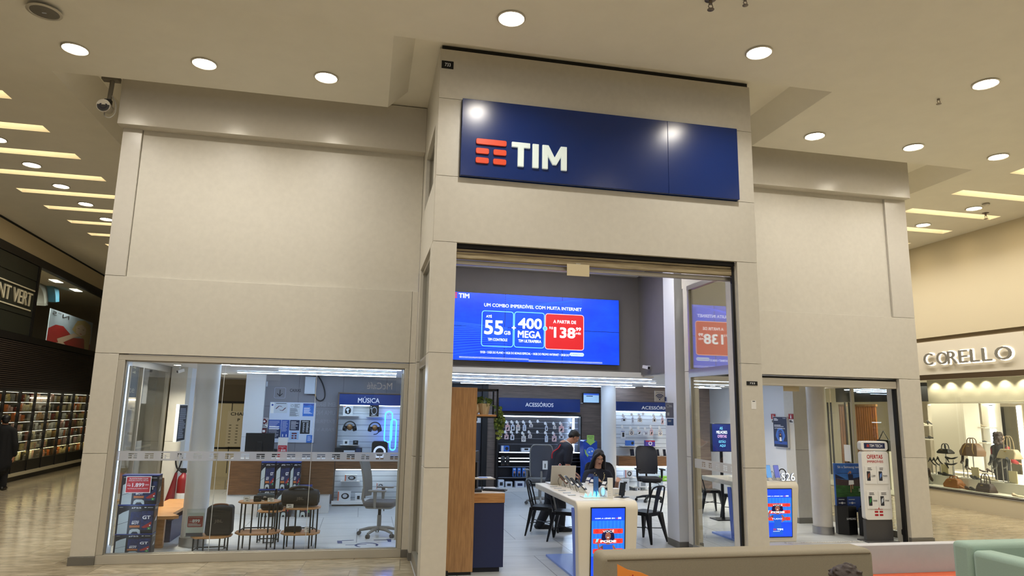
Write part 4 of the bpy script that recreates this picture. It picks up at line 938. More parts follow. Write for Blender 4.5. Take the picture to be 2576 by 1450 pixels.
# ================================================================== CENTRE OF THE SHOP
def emat(n, c, s=1.0): return mat(n, c, .4, emit=s)
E_BLUE = mat('screen_blue', (24, 78, 232), .3, emit=.95, col2=(14, 58, 216), nscale=1.4, stretch=(1, 1, 2))
E_WAVE = emat('screen_wave', (40, 96, 244), .9); E_CY = emat('screen_cyan', (120, 214, 246), 1.0); E_RED = emat('screen_red', (196, 30, 36), .85); E_WH = emat('screen_white', (240, 248, 255), 1.1)
E_ICE = emat('screen_ice', (196, 220, 255), .9); E_ORG = emat('screen_orange', (226, 60, 50), .8); E_TEAL = emat('screen_teal_blue', (36, 140, 232), .9); E_NAV = emat('screen_navy', (14, 30, 96), .8); E_SKIN = emat('screen_skin', (150, 96, 80), .6); E_HAIR = emat('screen_dark_hair', (22, 20, 70), .6); E_DRESS = emat('screen_dress', (22, 84, 196), .9)
VY = 11.36
x0 = atY(1270, 820, VY).x; x1 = atY(1415, 830, VY).x; pw = x1-x0; xl = x0-pw; xr = atY(1558, 830, VY).x
zt = atY(1415, 748, VY).z; zb = atY(1415, 915, VY).z
t = thing('video_wall', 'large blue video wall of six screens advertising a mobile plan above the sales floor', 'video wall', (0, VY, 0))
zm = (zt+zb)/2
for i in range(3):
    for j in range(2):
        a = xl+pw*i; b_ = a+pw if i < 2 else xr
        q = MB(BLACK).box(a, .01, zb if j == 0 else zm, b_, .09, zm if j == 0 else zt).build('screen_panel', t)
        MB(E_BLUE, frame((0, .0095, 0))).rect(a+.004, (zb if j == 0 else zm)+.004, b_-.004, (zm if j == 0 else zt)-.004).build('display', q)
def vp(px, py): v = atY(px, py, VY); return v.x, v.z
def vtext(m, s, px0, py0, px1, py1, bold=0.0, c=.003):
    """lettering between two baseline points and a cap height taken from the sloping line"""
    p0 = atY(px0, py0, VY); p1 = atY(px1, py0, VY); q = atY(px0, py1, VY)
    m.text(s, p0.x, (q.z if q.z < p0.z else p0.z), p1.x, max(p0.z, q.z), c, bold)
m = MB(E_WAVE, frame((0, 0, 0)))
for k in range(16):                                                  # fine wavy stripes of the advert
    pts = []
    for i in range(15):
        x = xl+.02+(1.05)*i/14; z = zb+.06+.034*k+.10*math.sin(1.1*(x-xl)+.16*k)+.04*(x-xl)
        pts.append((x, z))
    for p, q in zip(pts, pts[1:]): m.add([(p[0], p[1], .001), (q[0], q[1], .001), (q[0], q[1]+.012, .001), (p[0], p[1]+.012, .001)], [(0, 1, 2, 3)])
for k in range(10):
    pts = [(xl+1.0+1.4*i/16, zt-.03-.02*k-.08*math.sin(1.9*i/16*PI/2+.2*k)**2) for i in range(17)]
    for p, q in zip(pts, pts[1:]): m.add([(p[0], p[1], .001), (q[0], q[1], .001), (q[0], q[1]+.008, .001), (p[0], p[1]+.008, .001)], [(0, 1, 2, 3)])
m.build('wave_pattern', t)
def vrow(px0, py0, px1, py1):
    """sheared frame along one line of the advert: returns a frame and its width"""
    p = atY(px0, py0, VY); q = atY(px1, py1, VY); return p, q
def vline(m, s, px0, px1, pyb, h, bold=0.0, mm=None):
    p = atY(px0, pyb, VY); q = atY(px1, pyb+(px1-px0)*.052, VY); z = (p.z+q.z)/2
    m.text(s, p.x, z, q.x, z+h, .003, bold)
S = lambda n: n*VY/1690.0                                            # picture pixels to metres on the wall
m = MB(E_ORG, frame((0, 0, 0))); p = atY(1150, 744, VY); m.logo(p.x-S(20), p.z-S(6), S(20), S(14), .003); m.build('emblem', t)
m = MB(E_WH, frame((0, 0, 0)))
vline(m, 'TIM', 1154, 1180, 749, S(11), .03); vline(m, 'UM COMBO IMPERDÍVEL COM MUITA INTERNET', 1218, 1463, 771, S(10.5), .012)
vline(m, 'ATÉ', 1223, 1237, 799, S(7.5), .02); vline(m, '55', 1219, 1264, 840, S(34), .03); vline(m, 'GB', 1268, 1284, 842, S(9), .02); vline(m, 'TIM CONTROLE', 1227, 1276, 857, S(6.5), .015)
vline(m, '400', 1304, 1362, 826, S(26), .03); vline(m, 'MEGA', 1303, 1360, 849, S(17), .03); vline(m, 'TIM ULTRAFIBRA', 1304, 1361, 861, S(7), .02)
vline(m, 'A PARTIR DE', 1392, 1449, 813, S(8), .015); vline(m, '138', 1394, 1446, 849, S(26), .03); vline(m, ',99', 1446, 1461, 834, S(10), .02); vline(m, '/MÊS', 1447, 1461, 842, S(6), .01); vline(m, 'R$', 1382, 1391, 829, S(7))
vline(m, '+', 1288, 1297, 829, S(8), .05); vline(m, '55GB • 15GB DO PLANO • 10GB DO BONUS ESPECIAL • 10GB DO PROMO INTERNET • 20GB DO', 1208, 1432, 887, S(5.5), .008)
for k, (a, b_) in enumerate(((1155, 1330), (1330, 1515))):
    for r_ in range(2):
        p = atY(a, 896+r_*2.5+(a-1155)*.05, VY); q = atY(b_, 896+r_*2.5+(b_-1155)*.05, VY); m.rect(p.x, (p.z+q.z)/2-.002, q.x, (p.z+q.z)/2+.002, .003)
m.build('lettering', t)
def frame_box(px0, py0, px1, py1, mm, r=.05, th=.012, c=.002):
    a, b_, c_, d = R(px0, py0, px1, py1, VY); o_ = MB.rpts(a, b_, c_, d, r, 5); i_ = MB.rpts(a+th, b_+th, c_-th, d-th, r-th, 5); n = len(o_)
    return [(x, y, c) for x, y in o_]+[(x, y, c) for x, y in i_], [(i, (i+1) % n, n+(i+1) % n, n+i) for i in range(n)], (a, b_, c_, d)
m = MB(E_CY, frame((0, 0, 0)))
for q in ((1211, 783, 1292, 873), (1293, 786, 1370, 876)): v_, f_, _b = frame_box(*q, E_CY); m.add(v_, f_)
m.m(E_RED); v_, f_, bb = frame_box(1371, 791, 1469, 881, E_RED); m.rrect(*bb, .05, .0015); m.m(emat('screen_pink', (255, 190, 190), .9)); m.add(v_, f_)
p = atY(1371, 827, VY); m.m(E_CY).ell(p.x, p.z, .04, .04, .0025); m.m(E_BLUE).rect(p.x-.02, p.z+.005, p.x+.02, p.z+.013, .0028); m.rect(p.x-.02, p.z-.013, p.x+.02, p.z-.005, .0028)
a, b_, c_, d = R(1433, 888, 1469, 897, VY); m.m(E_ICE).rrect(a, b_, c_, d, (d-b_)*.49, .0025); m.m(E_BLUE).text('SUPERBÔNUS', a+.02, b_+.018, c_-.02, d-.018, .0028)
m.build('price_boxes', t)
p = atY(1632, 922, 11.0); t = thing('security_camera', 'small white security camera on the dark side wall right of the video wall', 'camera', (4.76, 11.0, p.z))
MB(WHITE).tube([(0, 0, 0), (-.06, 0, 0)], .012).build('mount', t); m = MB(WHITE); m.cbox((-.08, -.02, -.02), .05, .13, .05, .4, .2); m.build('housing', t); m = MB(BLACK); m.cbox((-.06, -.085, -.035), .04, .012, .04, .4, .2); m.build('lens', t)

# ---- accessories unit on the dark slatwall
AY = 17.08
def unit(name, label, px0, py0, px1, py1, Y, dark, hdr, txt, tpx, tpy):
    x0, zb, x1, zt = R(px0, py0, px1, py1, Y); hx0, hz0, hx1, hz1 = R(*hdr, Y); cx = (x0+x1)/2
    t = thing(name, label, 'display unit', (cx, Y, 0)); w = (x1-x0)/2
    return t, cx, w, zt, (hx0-cx, hz0, hx1-cx, hz1)
DSL = mat('slatwall_dark', (40, 41, 48), .45); DGRV = mat('slat_rail', (150, 156, 166), .3, metal=.6)
t, cx, w, zt, hd = unit('accessory_unit', 'dark slatwall accessory unit under the left blue ACESSÓRIOS header', 1252, 1047, 1458, 1232, AY, True, (1254, 1003, 1457, 1036), '', 0, 0)
UN1 = t
zz = lambda py, Y=AY: atY(1355, py, Y).z
m = MB(DSL); m.box(-w, .14, .06, w, .2, zt); m.m(DGRV)
for py in (1063, 1078, 1091, 1105, 1119): m.box(-w, .135, zz(py)-.006, w, .139, zz(py)+.004)
m.build('slatwall', t)
m = MB(BLACK); m.box(-w-.04, -.06, 0, -w, .2, zt); m.box(w, -.06, 0, w+.04, .2, zt); m.box(-w-.04, .0, zt, w+.04, .2, zt+.04); m.build('side_frame', t, .003)
MB(LEDW).box(-w+.01, .02, zt-.03, w-.02, .07, zt-.005).build('top_light', t)
vx = atY(1442, 1090, AY).x-cx; MB(LED).box(vx-.018, -.03, zz(1137), vx+.018, .0, zz(1049)).build('side_light', t)
for py, h_ in ((1137, .03), (1152, .016), (1160, .016), (1173, .016), (1200, .014)):
    m = MB(DSL); m.box(-w, -.10 if py > 1140 else -.16, zz(py)-.02, w, .14, zz(py)); m.m(LEDW if py in (1137, 1152, 1160) else DGRV); m.box(-w+.01, -.104 if py > 1140 else -.164, zz(py)-.02, w*.1 if py in (1152, 1160) else w-.01, -.10 if py > 1140 else -.16, zz(py)-.004); m.build('shelf', t)
MB(WHITEG).box(-w-.03, -.22, .0, w+.03, .14, .10).build('base_shelf', t, .004)
hs = thing('header_sign', 'wide dark blue ACESSÓRIOS header on the left of the back wall', 'sign', (cx, AY, 0))
MB(NAVY, F0).box(hd[0], hd[1], 0, hd[2], hd[3], .08).build('panel', hs, .004)
a, b_, c_, d = R(1322, 1014, 1392, 1024, AY-.08); MB(TXT, F0).text('ACESSÓRIOS', a-cx, b_, c_-cx, d+.02, .082, .02).build('lettering', hs)
PK = [mat('pack_white', (216, 222, 232), .4), mat('pack_cream', (222, 216, 208), .4), mat('pack_pale_pink', (222, 190, 190), .4)]
WHP = mat('hook_white', (236, 238, 240), .35)
def blister(px, py0, py1, wpx, Y, label, kind, group):
    o, w, h = RF(px-wpx/2, py0, px+wpx/2, py1, Y); y = Y
    t = thing('hanging_pack', label, 'accessory pack', (o[0], y, o[2]), group=group); r = random.Random(label)
    MB(WHP).tube([(0, .16, h+.035), (0, -.05, h+.035)], .006, 6).build('hook', t); m = MB(WHP, frame((-.035, 0, 0))); m.ell(-.012, h+.05, .03, .04, .051); m.build('price_tag', t)
    if kind < 0: return
    pm = PK[kind % 3]
    m = MB(pm, F0); m.prism(MB.rpts(-w/2, 0, w/2, h*.86, .012), -.006, .006); m.prism([(-w*.2, h*.84), (w*.2, h*.84), (w*.16, h+.05), (-w*.16, h+.05)], -.004, .004); m.build('card', t)
    m = MB(TXK if kind % 2 == 0 else NAVYD, F0); k = kind % 4
    if k == 0: m.rrect(-w*.2, h*.15, w*.22, h*.6, .01, .007)
    elif k == 1: m.ring(0, h*.38, w*.14, w*.26, .007, 16)
    elif k == 2: m.poly([(-w*.28, h*.14), (w*.1, h*.2), (w*.26, h*.58), (-w*.08, h*.52)], .007)
    else: m.rect(-w*.12, h*.15, -w*.02, h*.6, .007); m.rect(w*.06, h*.2, w*.16, h*.55, .007)
    m.m(RED if r.random() < .4 else PBL).rect(-w*.42, h*.68, w*.3, h*.74, .007); m.build('print', t)
z2p = lambda zx, zy: (1240+zx*.1794, 980+zy*.1793)
rowA = [(105, 470, 562, 46, 1), (205, 470, 585, 62, 2), (278, 470, 578, 52, 0), (352, 470, 580, 56, 1), (442, 470, 585, 46, 3), (535, 468, 532, 50, 1), (645, 460, 490, 40, -1), (750, 490, 584, 36, 0), (865, 490, 558, 42, 1), (960, 488, 604, 72, 2), (1085, 490, 565, 60, 0)]
rowB = [(108, 600, 670, 44, 1), (190, 610, 700, 58, 2), (272, 610, 712, 52, 0), (355, 610, 640, 40, -1), (430, 625, 736, 62, 1), (520, 610, 685, 52, 1), (640, 610, 640, 40, -1), (750, 620, 742, 42, 3), (860, 625, 735, 64, 2), (960, 625, 690, 70, 0)]
for nm, row in (('upper', rowA), ('lower', rowB)):
    for i, (x, a, b_, wz, kd) in enumerate(row):
        p0 = z2p(x, a); p1 = z2p(x, b_); lb = ('empty white hook' if kd < 0 else 'small accessory pack') + ' on the %s row of the dark slatwall, %s from the left' % (nm, ORD[i])
        blister(p0[0], p0[1]+3, p1[1], wz*.1794, AY-.02, lb, kd, 'packs on the dark slatwall')
def shop_item(label, px0, py0, px1, py1, Y, base, art, depth=.1, name='product_box', cat='box', group=None, zb=None):
    o, w, h = RF(px0, py0, px1, py1, Y); t = thing(name, label, cat, (o[0], Y+depth/2, o[2] if zb is None else zb), group=group)
    if zb is not None: h = o[2]+h-zb
    MB(base).box(-w/2, -depth/2, 0, w/2, depth/2, h).build('body', t, .004)
    m = MB(TXK, frame((0, -depth/2, 0))); art(m, w, h); m.build('print', t); return t
SY = AY-.16
SKYB = mat('box_sky_blue', (54, 108, 196), .4)
shop_item('blue and white speaker box on the left shelf of the dark slatwall', 1261, 1122, 1281, 1131, SY, SKYB, lambda m, w, h: (m.m(PK[0]).rect(-w*.5, 0, -w*.2, h, .001), m.m(TXK).ell(w*.2, h*.5, h*.3, h*.3, .001)), .12, zb=zz(1137, SY)+.0)
shop_item('small white tray of gadgets on the shelf of the dark slatwall', 1312, 1128, 1336, 1134, SY, PK[0], lambda m, w, h: m.rect(-w*.2, h*.4, w*.2, h*.9, .001), .12, zb=zz(1137, SY))
for i, (a, b_) in enumerate(((1260, 1271), (1272, 1282))): shop_item('tall black speaker with round driver low on the dark unit, %s of two' % ('left' if i == 0 else 'right'), a, 1147, b_, 1173, AY-.12, BLACK, lambda m, w, h: (m.m(DGRV).ring(0, h*.78, w*.18, w*.3, .001), m.m(CORG).rect(-w*.1, h*.1, w*.1, h*.14, .001)), .12, 'tower_speaker', 'speaker', zb=zz(1173, AY-.12))
for i, a in enumerate((1290, 1302, 1314)): shop_item('small upright blue box on the lower shelf of the dark unit, %s of three' % ORD[i], a, 1178, a+8.5, 1199, AY-.12, PBL2, lambda m, w, h: (m.m(SKIN_P).ell(0, h*.5, w*.25, h*.14, .001), m.m(TXK).rect(-w*.35, h*.05, w*.35, h*.4, .001), m.m(PK[0]).rect(-w*.3, h*.8, w*.3, h*.9, .001)), .08, zb=zz(1200, AY-.12), group='blue boxes on the lower shelf of the dark unit') if False else None
SKIN_P = mat('print_skin', (170, 120, 96), .5)
for i, a in enumerate((1290, 1302, 1314)): shop_item('small upright blue box on the lower shelf of the dark unit, %s of three' % ORD[i], a, 1178, a+8.5, 1199, AY-.12, PBL2, lambda m, w, h: (m.m(SKIN_P).ell(0, h*.5, w*.25, h*.14, .001), m.m(TXK).rect(-w*.35, h*.05, w*.35, h*.4, .001), m.m(PK[0]).rect(-w*.3, h*.8, w*.3, h*.9, .001)), .08, zb=zz(1200, AY-.12), group='blue boxes on the lower shelf of the dark unit')
for i, (a, b_, h_) in enumerate(((1254, 1268, 1208), (1272, 1289, 1213), (1297, 1319, 1212), (1323, 1338, 1212))): shop_item('white gadget box on the bottom shelf of the dark unit, %s from the left' % ORD[i], a, h_, b_, 1226, AY-.2, PK[0], lambda m, w, h: (m.m(NAVYD if w > .2 else TXK).rect(-w*.28, h*.25, w*.28, h*.7, .001)), .14, zb=.10, group='white boxes on the bottom shelf of the dark unit')

# ---- second accessories unit (white slatwall, right of the column)
BY = 16.2
t, cx, w, zt, hd = unit('accessory_unit', 'white slatwall accessory unit right of the white column', 1551, 1036, 1700, 1245, BY, False, (1551, 1014, 1700, 1036), '', 0, 0)
zy = lambda py, Y=BY: atY(1615, py, Y).z
m = MB(SLATW, F0); m.box(-w, zy(1148), -.22, w, zy(1033), -.16); m.box(-w, .1, -.22, w, zy(1172), -.16); m.m(GROOVE)
for py in (1047, 1056, 1071, 1078, 1094, 1103, 1117, 1127, 1187, 1200, 1214, 1228): m.box(-w, zy(py)-.006, -.16, w, zy(py)+.004, -.158)
m.build('slatwall', t)
MB(NAVY, F0).box(-w, zy(1035), -.16, w, zy(1012), .03).build('header', t, .003)
a, b_, c_, d = R(1614, 1020, 1688, 1034, BY-.03); MB(TXT, F0).text('ACESSÓRIOS', a-cx, b_+.03, c_-cx, d-.01, .032, .02).build('lettering', t)
MB(WALNUT).box(-w, -.14, zy(1172), w, .16, zy(1148)).build('counter', t, .003); MB(LEDW).box(-w, .0, zy(1173)-.03, w, .05, zy(1173)-.01).build('under_counter_light', t); MB(LEDW).box(-w, .02, zy(1036)-.025, w, .06, zy(1036)-.005).build('header_light', t)
MB(WHITEG).box(-w, -.2, .0, w, .16, .10).build('base_shelf', t, .003)
def ledge2(px0, px1, py): 
    o, w_, h_ = RF(px0, py, px1, py+2, BY); m = MB(WHITEG); m.box(o[0]-w_/2-cx, -.10, zy(py)-.014, o[0]+w_/2-cx, .16, zy(py)); m.build('glass_shelf', t)
for q in ((1564, 1604, 1122), (1619, 1657, 1123), (1555, 1598, 1201), (1588, 1632, 1225)): ledge2(*q)
z3p = lambda zx, zy_: (1540+zx*.2, 970+zy_*.2)
r1 = [(148, 405, 455, 64, 0), (258, 395, 482, 30, 3), (348, 400, 462, 56, 1), (400, 385, 410, 30, -1), (530, 405, 462, 46, 4), (632, 400, 492, 32, 2)]
r2 = [(138, 545, 668, 58, 0), (242, 560, 628, 60, 1), (342, 560, 622, 56, 6), (425, 570, 628, 84, 3), (495, 545, 632, 40, 2), (605, 555, 640, 52, 1)]
for nm, row in (('top', r1), ('second', r2)):
    for i, (x, a, b_, wz, kd) in enumerate(row):
        p0 = z3p(x, a); p1 = z3p(x, b_); blister(p0[0], p0[1], p1[1], wz*.2, BY-.02, ('empty hook' if kd < 0 else 'hanging accessory pack') + ' on the %s row of the white slatwall, %s from the left' % (nm, ORD[i]), kd, 'packs on the white slatwall')
IY = BY-.08
shop_item('bright blue speaker on the left glass shelf of the white slatwall', 1576, 1109, 1596, 1121, IY, SKYB, lambda m, w, h: (m.m(TXK).ell(w*.25, h*.5, h*.28, h*.28, .001)), .10, 'box_speaker', 'speaker', zb=zy(1122, BY)); shop_item('purple printed box on the right glass shelf of the white slatwall', 1624, 1109, 1648, 1122, IY, mat('box_purple', (72, 56, 150), .4), lambda m, w, h: (m.m(PK[0]).ring(0, h*.5, h*.2, h*.36, .001), m.m(RED).rect(-w*.48, h*.8, w*.48, h*.98, .001)), .10, zb=zy(1123, BY))
for i, (a, b_) in enumerate(((1587, 1597), (1654, 1660), (1670, 1677))):
    o, w_, h_ = RF(a, 1130, b_, 1147, BY-.08); q = thing('display_phone', 'phone tilted on a stand on the white unit wood counter, %s from left' % ORD[i], 'phone', (o[0], BY-.05, zy(1148)), group='phones on the wood counter of the white unit')
    Q = Matrix.Rotation(-.25, 4, 'X') @ F0; MB(BLACK, Q).box(-w_/2, 0.005, 0, w_/2, h_*1.05, .008).build('phone_body', q); MB(mat('screen_off', (20, 24, 40), .1), Q).rect(-w_*.45, .012, w_*.45, h_*1.02, .0085).build('screen', q); MB(WHITEG).box(-w_/2, -.04, 0, w_/2, .06, .006).build('stand', q)
for lb, a, b0, b_, b1, col, art, zb_ in (('white and orange box on the lower shelf of the white unit', 1573, 1183, 1591, 1200, PK[0], art_sp, zy(1201)), ('large white box with a blender picture on the bottom shelf', 1555, 1205, 1583, 1236, PK[0], lambda m, w, h: (m.m(PGR).rect(-w*.05, h*.1, w*.35, h*.85, .001), m.m(TXK).rect(0, h*.6, w*.3, h*.75, .0012)), .10), ('pale toaster box on the small shelf behind the office chair', 1608, 1211, 1628, 1224, PK[0], lambda m, w, h: m.m(GROOVE).rect(-w*.3, h*.2, w*.3, h*.8, .001), zy(1225)), ('small white camera box on the bottom shelf', 1603, 1229, 1611, 1237, PK[0], lambda m, w, h: m.m(TXK).ell(0, h*.6, w*.25, w*.25, .001), .10), ('round-backed white appliance on the bottom shelf at right', 1668, 1212, 1682, 1236, PK[0], lambda m, w, h: m.m(GROOVE).ring(0, h*.5, w*.2, w*.25, .001), .10)):
    shop_item(lb, a, b0, b_, b1, BY-.14, col, art, .14, zb=zb_)
o, w_, h_ = RF(1664, 1199, 1682, 1211, BY-.1); shop_item('bright green rounded box at the lower right of the white unit', 1664, 1199, 1682, 1211, BY-.14, mat('box_green', (120, 176, 60), .4), lambda m, w, h: m.m(TXT).rect(-w*.1, h*.4, w*.3, h*.5, .001), .14)
# ---- tv, column, totem
o, w_, h_ = RF(1467, 989, 1509, 1015, 17.2); t = thing('wall_tv', 'small wall television with a pale screen beside the white column', 'television', (o[0], 17.28, o[2]))
MB(BLACK, F0).box(-w_/2, 0, 0, w_/2, h_, .06).build('housing', t, .004); m = MB(emat('tv_pale', (150, 190, 226), .8), F0); m.rect(-w_*.46, h_*.06, w_*.46, h_*.94, .061); m.m(emat('tv_bar', (50, 90, 190), .8)).rect(-w_*.46, h_*.78, w_*.46, h_*.94, .0614); m.m(NAVYD).lines(-w_*.3, h_*.62, w_*.3, h_*.74, 1, .02, .0614); m.build('screen', t); MB(WHITE, F0).box(-w_*.62, -.02, 0, -w_*.5, .01, .05).build('socket', t)
t = thing('round_column', 'white round column between the two accessories units', 'column', (atY(1531, 1080, 15.4).x, 15.4, 0)); t['kind'] = 'structure'
MB(WHITE).lathe([(.172, .1), (.172, 2.6)], n=36).build('shaft', t); MB(STEEL).lathe([(.182, 0), (.182, .12), (.173, .122)], n=36).build('base_ring', t)
o, w_, h_ = RF(1464, 1108, 1500, 1200, 15.9); t = thing('cardboard_totem', 'blue cardboard recycling totem with a green arrow on top behind the seated woman', 'totem', (o[0]+.0, 15.95, 0)); H_ = o[2]+h_
PB3 = mat('totem_blue', (24, 78, 190), .45, col2=(16, 50, 140), nscale=6); GR3 = mat('totem_green', (150, 190, 90), .5)
m = MB(PB3, F0); m.prism([(-.17, 0), (.17, 0), (.15, H_*.6), (.17, H_*.66), (.17, H_*.98), (.13, H_), (-.13, H_), (-.17, H_*.98), (-.17, H_*.66), (-.15, H_*.6)], -.15, .15); m.build('body', t, .004)
m = MB(GR3, F0); m.prism([(-.09, H_+.12), (.09, H_+.12), (.09, H_*.985), (.13, H_*.985), (0, H_*.91), (-.13, H_*.985), (-.09, H_*.985)], .15, .16); m.m(TXK).text('DESCARTE', -.07, H_+.07, .07, H_+.095, .161); m.text('AQUI', -.035, H_+.03, .035, H_+.055, .161); m.build('arrow', t)
m = MB(mat('totem_globe', (60, 120, 220), .5), F0); m.ell(0, H_*.80, .10, .10, .151); m.m(TXT); m.rect(-.05, H_*.78, -.01, H_*.80, .152); m.rect(.02, H_*.79, .06, H_*.82, .152); m.ring(0, H_*.80, .095, .10, .152); m.m(GR3).add([(x, y, .153) for x, y in ((-.15, H_*.84), (-.13, H_*.76), (-.07, H_*.70), (-.05, H_*.73), (-.1, H_*.77), (-.12, H_*.83))], [(0, 1, 2, 3, 4, 5)]); m.m(TXT).text('TIM', .0, H_*.655, .06, H_*.675, .152); m.build('print', t)
# wifi sign and the notices on the inner pier
o, w_, h_ = RF(1648, 984, 1673, 1011, 10.12); t = thing('wifi_sign', 'square wifi sign reading AQUI TEM hanging beside the inner pier', 'sign', (o[0], 10.15, o[2]))
SGN = mat('sign_beige_grey', (176, 170, 160), .5)
MB(SGN, F0).box(-w_/2, 0, 0, w_/2, h_, .012).build('plate', t, .002); m = MB(NAVYD, F0); m.text('AQUI TEM', -w_*.34, h_*.76, w_*.34, h_*.88, .0125); 
def arcs(m, cx, cy, r0, r1, c): 
    pts = [(cx+r1*math.cos(q), cy+r1*math.sin(q)) for q in [PI*(.22+.56*i/10) for i in range(11)]]+[(cx+r0*math.cos(q), cy+r0*math.sin(q)) for q in [PI*(.78-.56*i/10) for i in range(11)]]
    n = 11; m.add([(x, y, c) for x, y in pts], [(i, i+1, 20-i, 21-i) for i in range(10)])
m.ell(0, h_*.2, w_*.07, w_*.07, .0125)
for a, b_ in ((.17, .25), (.31, .39), (.45, .53)): arcs(m, 0, h_*.18, w_*a, w_*b_, .0125)
m.build('print', t); MB(NAVYD, F0).box(w_/2, h_*.05, -.02, w_/2+.018, h_*.45, .03).build('bracket', t)
for lb, q, seed in (('grey framed notice stuck on the inner pier below the wifi sign', (1674, 1014, 1694, 1052), 3), ('small blue notice stuck on the inner pier under the grey one', (1678, 1054, 1694, 1071), 4)):
    o, w_, h_ = RF(*q, 9.799); t = thing('pier_notice', lb, 'notice', o); MB(mat('notice_%d' % seed, ((118, 122, 146), (64, 92, 150))[seed-3], .4), F0).box(-w_/2, 0, 0, w_/2, h_, .006).build('sheet', t); m = MB(PGR, F0)
    if seed == 3: m.ring(-w_*.2, h_*.8, w_*.16, w_*.2, .0065); m.lines(0, h_*.7, w_*.42, h_*.86, 2, .01, .0065, 3); m.rect(-w_*.3, h_*.15, -w_*.05, h_*.35, .0065)
    else: m.lines(-w_*.35, h_*.5, w_*.35, h_*.8, 2, .01, .0065, 4)
    m.build('print', t)

# ---- tall oak cabinet with shelf, podium
t = thing('tall_cabinet', 'tall oak cabinet standing just inside the entrance on the left', 'cabinet', (1.22, 8.6, 0))
z_ = atY(1160, 975, 8.6).z
MB(OAK).box(-.165, 0, .04, .168, .62, z_).build('body', t, .003); MB(BLACK).box(-.15, .02, 0, .15, .60, .04).build('plinth', t)
p = atY(1120, 1445, 8.59); MB(BLACK).box(p.x-1.22-.03, -.03, .0, p.x-1.22+.03, .0, .06).build('foot_stop', t)
SF = MB(BMETAL); sx0 = .168; sx1 = atY(1253, 1010, 8.72).x-1.22; sz0 = atY(1220, 1046, 8.72).z; sz1 = atY(1220, 979, 8.72).z
for y in (.1, .40):
    SF.box(sx0, y, sz1-.025, sx1, y+.02, sz1); SF.box(sx1-.022, y, sz0-.03, sx1, y+.02, sz1); SF.box(sx0, y, sz0-.03, sx1, y+.02, sz0-.012)
SF.box(sx1-.022, .1, sz1-.025, sx1, .42, sz1); SF.box(sx1-.022, .1, sz0-.03, sx1, .42, sz0-.012)
SF.build('shelf_frame', t); MB(OAKH).box(sx0, .10, sz0-.012, sx1-.02, .42, sz0+.012).build('shelf_board', t, .002)
PX = atY(1219, 1030, 8.8); 
t = thing('potted_plant', 'trailing green plant in a fluted cream pot on the shelf of the oak cabinet', 'plant', (PX.x, 8.84, sz0+.0125))
m = MB(mat('pot_cream', (206, 192, 160), .5)); n = 28; prof = [(.052, 0), (.066, .06), (.080, .135), (.076, .14), (.07, .12)]
vs = []
for r_, z in prof:
    for k in range(n): q = 2*PI*k/n; f_ = 1+(.05 if k % 2 else -.02); vs.append((r_*f_*math.cos(q), r_*f_*math.sin(q), z))
m.add(vs, [(i*n+k, i*n+(k+1) % n, (i+1)*n+(k+1) % n, (i+1)*n+k) for i in range(len(prof)-1) for k in range(n)]+[tuple(range(n))[::-1], tuple(range(4*n, 5*n))]); m.build('pot', t)
LEAF = mat('leaf_green', (74, 104, 44), .5, col2=(42, 70, 28), nscale=30); LEAF2 = mat('leaf_light', (150, 166, 84), .5, col2=(104, 132, 60), nscale=30)
def leaf(m, p, d, s):
    d = Vector(d).normalized(); u_ = d.cross(Vector((.3, 1, .2))).normalized(); w_ = d.cross(u_)
    b_ = [(0, 0), (.28, .35), (.5, .42), (.75, .28), (1.05, 0), (.75, -.28), (.5, -.42), (.28, -.35)]
    m.add([Vector(p)+d*(x*s)+u_*(y*s)+w_*(-.10*s*(1-(2*x-1)**2)+.10*s*abs(y)*2) for x, y in b_]+[Vector(p)+d*(.5*s)-w_*(.12*s)], [(i, (i+1) % 8, 8) for i in range(8)])
r = random.Random(5); m = MB(LEAF); st = MB(mat('stem_green', (90, 110, 50), .6))
for k in range(46):
    a = r.uniform(0, 2*PI); e = r.uniform(.1, 1.1); rad = r.uniform(.01, .085); m.m(LEAF2 if r.random() < .35 else LEAF)
    leaf(m, (rad*math.cos(a), rad*math.sin(a), .12+r.uniform(0, .085)), (math.cos(a), math.sin(a), r.uniform(-.3, .9)), r.uniform(.035, .06))
m.build('foliage', t)
m = MB(LEAF)
for k in range(7):                                                    # trailing stems past the right end of the shelf
    x, y, z = .05+.01*k, -.06+.03*(k % 4), .12; pts = [(x, y, z)]; x += .10; 
    L_ = r.uniform(.22, .36); pts.append((x+.0, y, .10)); 
    for i in range(9): z = .07-(L_)*(i/8); pts.append((x+.02+.02*math.sin(i*.8+k), y+.015*math.cos(i+k), z))
    st.tube(pts, .003, 5)
    for p_ in pts[1:]:
        for _ in range(3):
            a = r.uniform(0, 2*PI); m.m(LEAF2 if r.random() < .45 or p_[2] < -.2 else LEAF); leaf(m, p_, (math.cos(a)*.8, math.sin(a)*.8, r.uniform(-1, .2)), r.uniform(.035, .055))
m.build('trailing_leaves', t); st.build('stem', t)
p = atY(1187, 1030, 8.8); t = thing('round_vase', 'round cream vase half hidden behind the oak cabinet edge', 'vase', (1.22+.168+.02, 8.86, sz0+.0125)); MB(mat('vase_cream', (222, 208, 176), .4)).lathe([(.03, 0), (.055, .03), (.062, .07), (.05, .115), (.02, .135)], n=20).build('body', t)
t = thing('podium', 'navy service podium with an oak counter beside the tall cabinet', 'podium', (1.585, 8.70, 0))
zb_ = atY(1230, 1266, 8.70).z; zt_ = atY(1230, 1241, 8.70).z
MB(NAVYD).box(-.19, .01, .06, .2, .66, zb_).build('body', t, .003); MB(mat('podium_plinth', (16, 18, 34), .5)).box(-.18, .05, 0, .16, .6, .06).build('plinth', t)
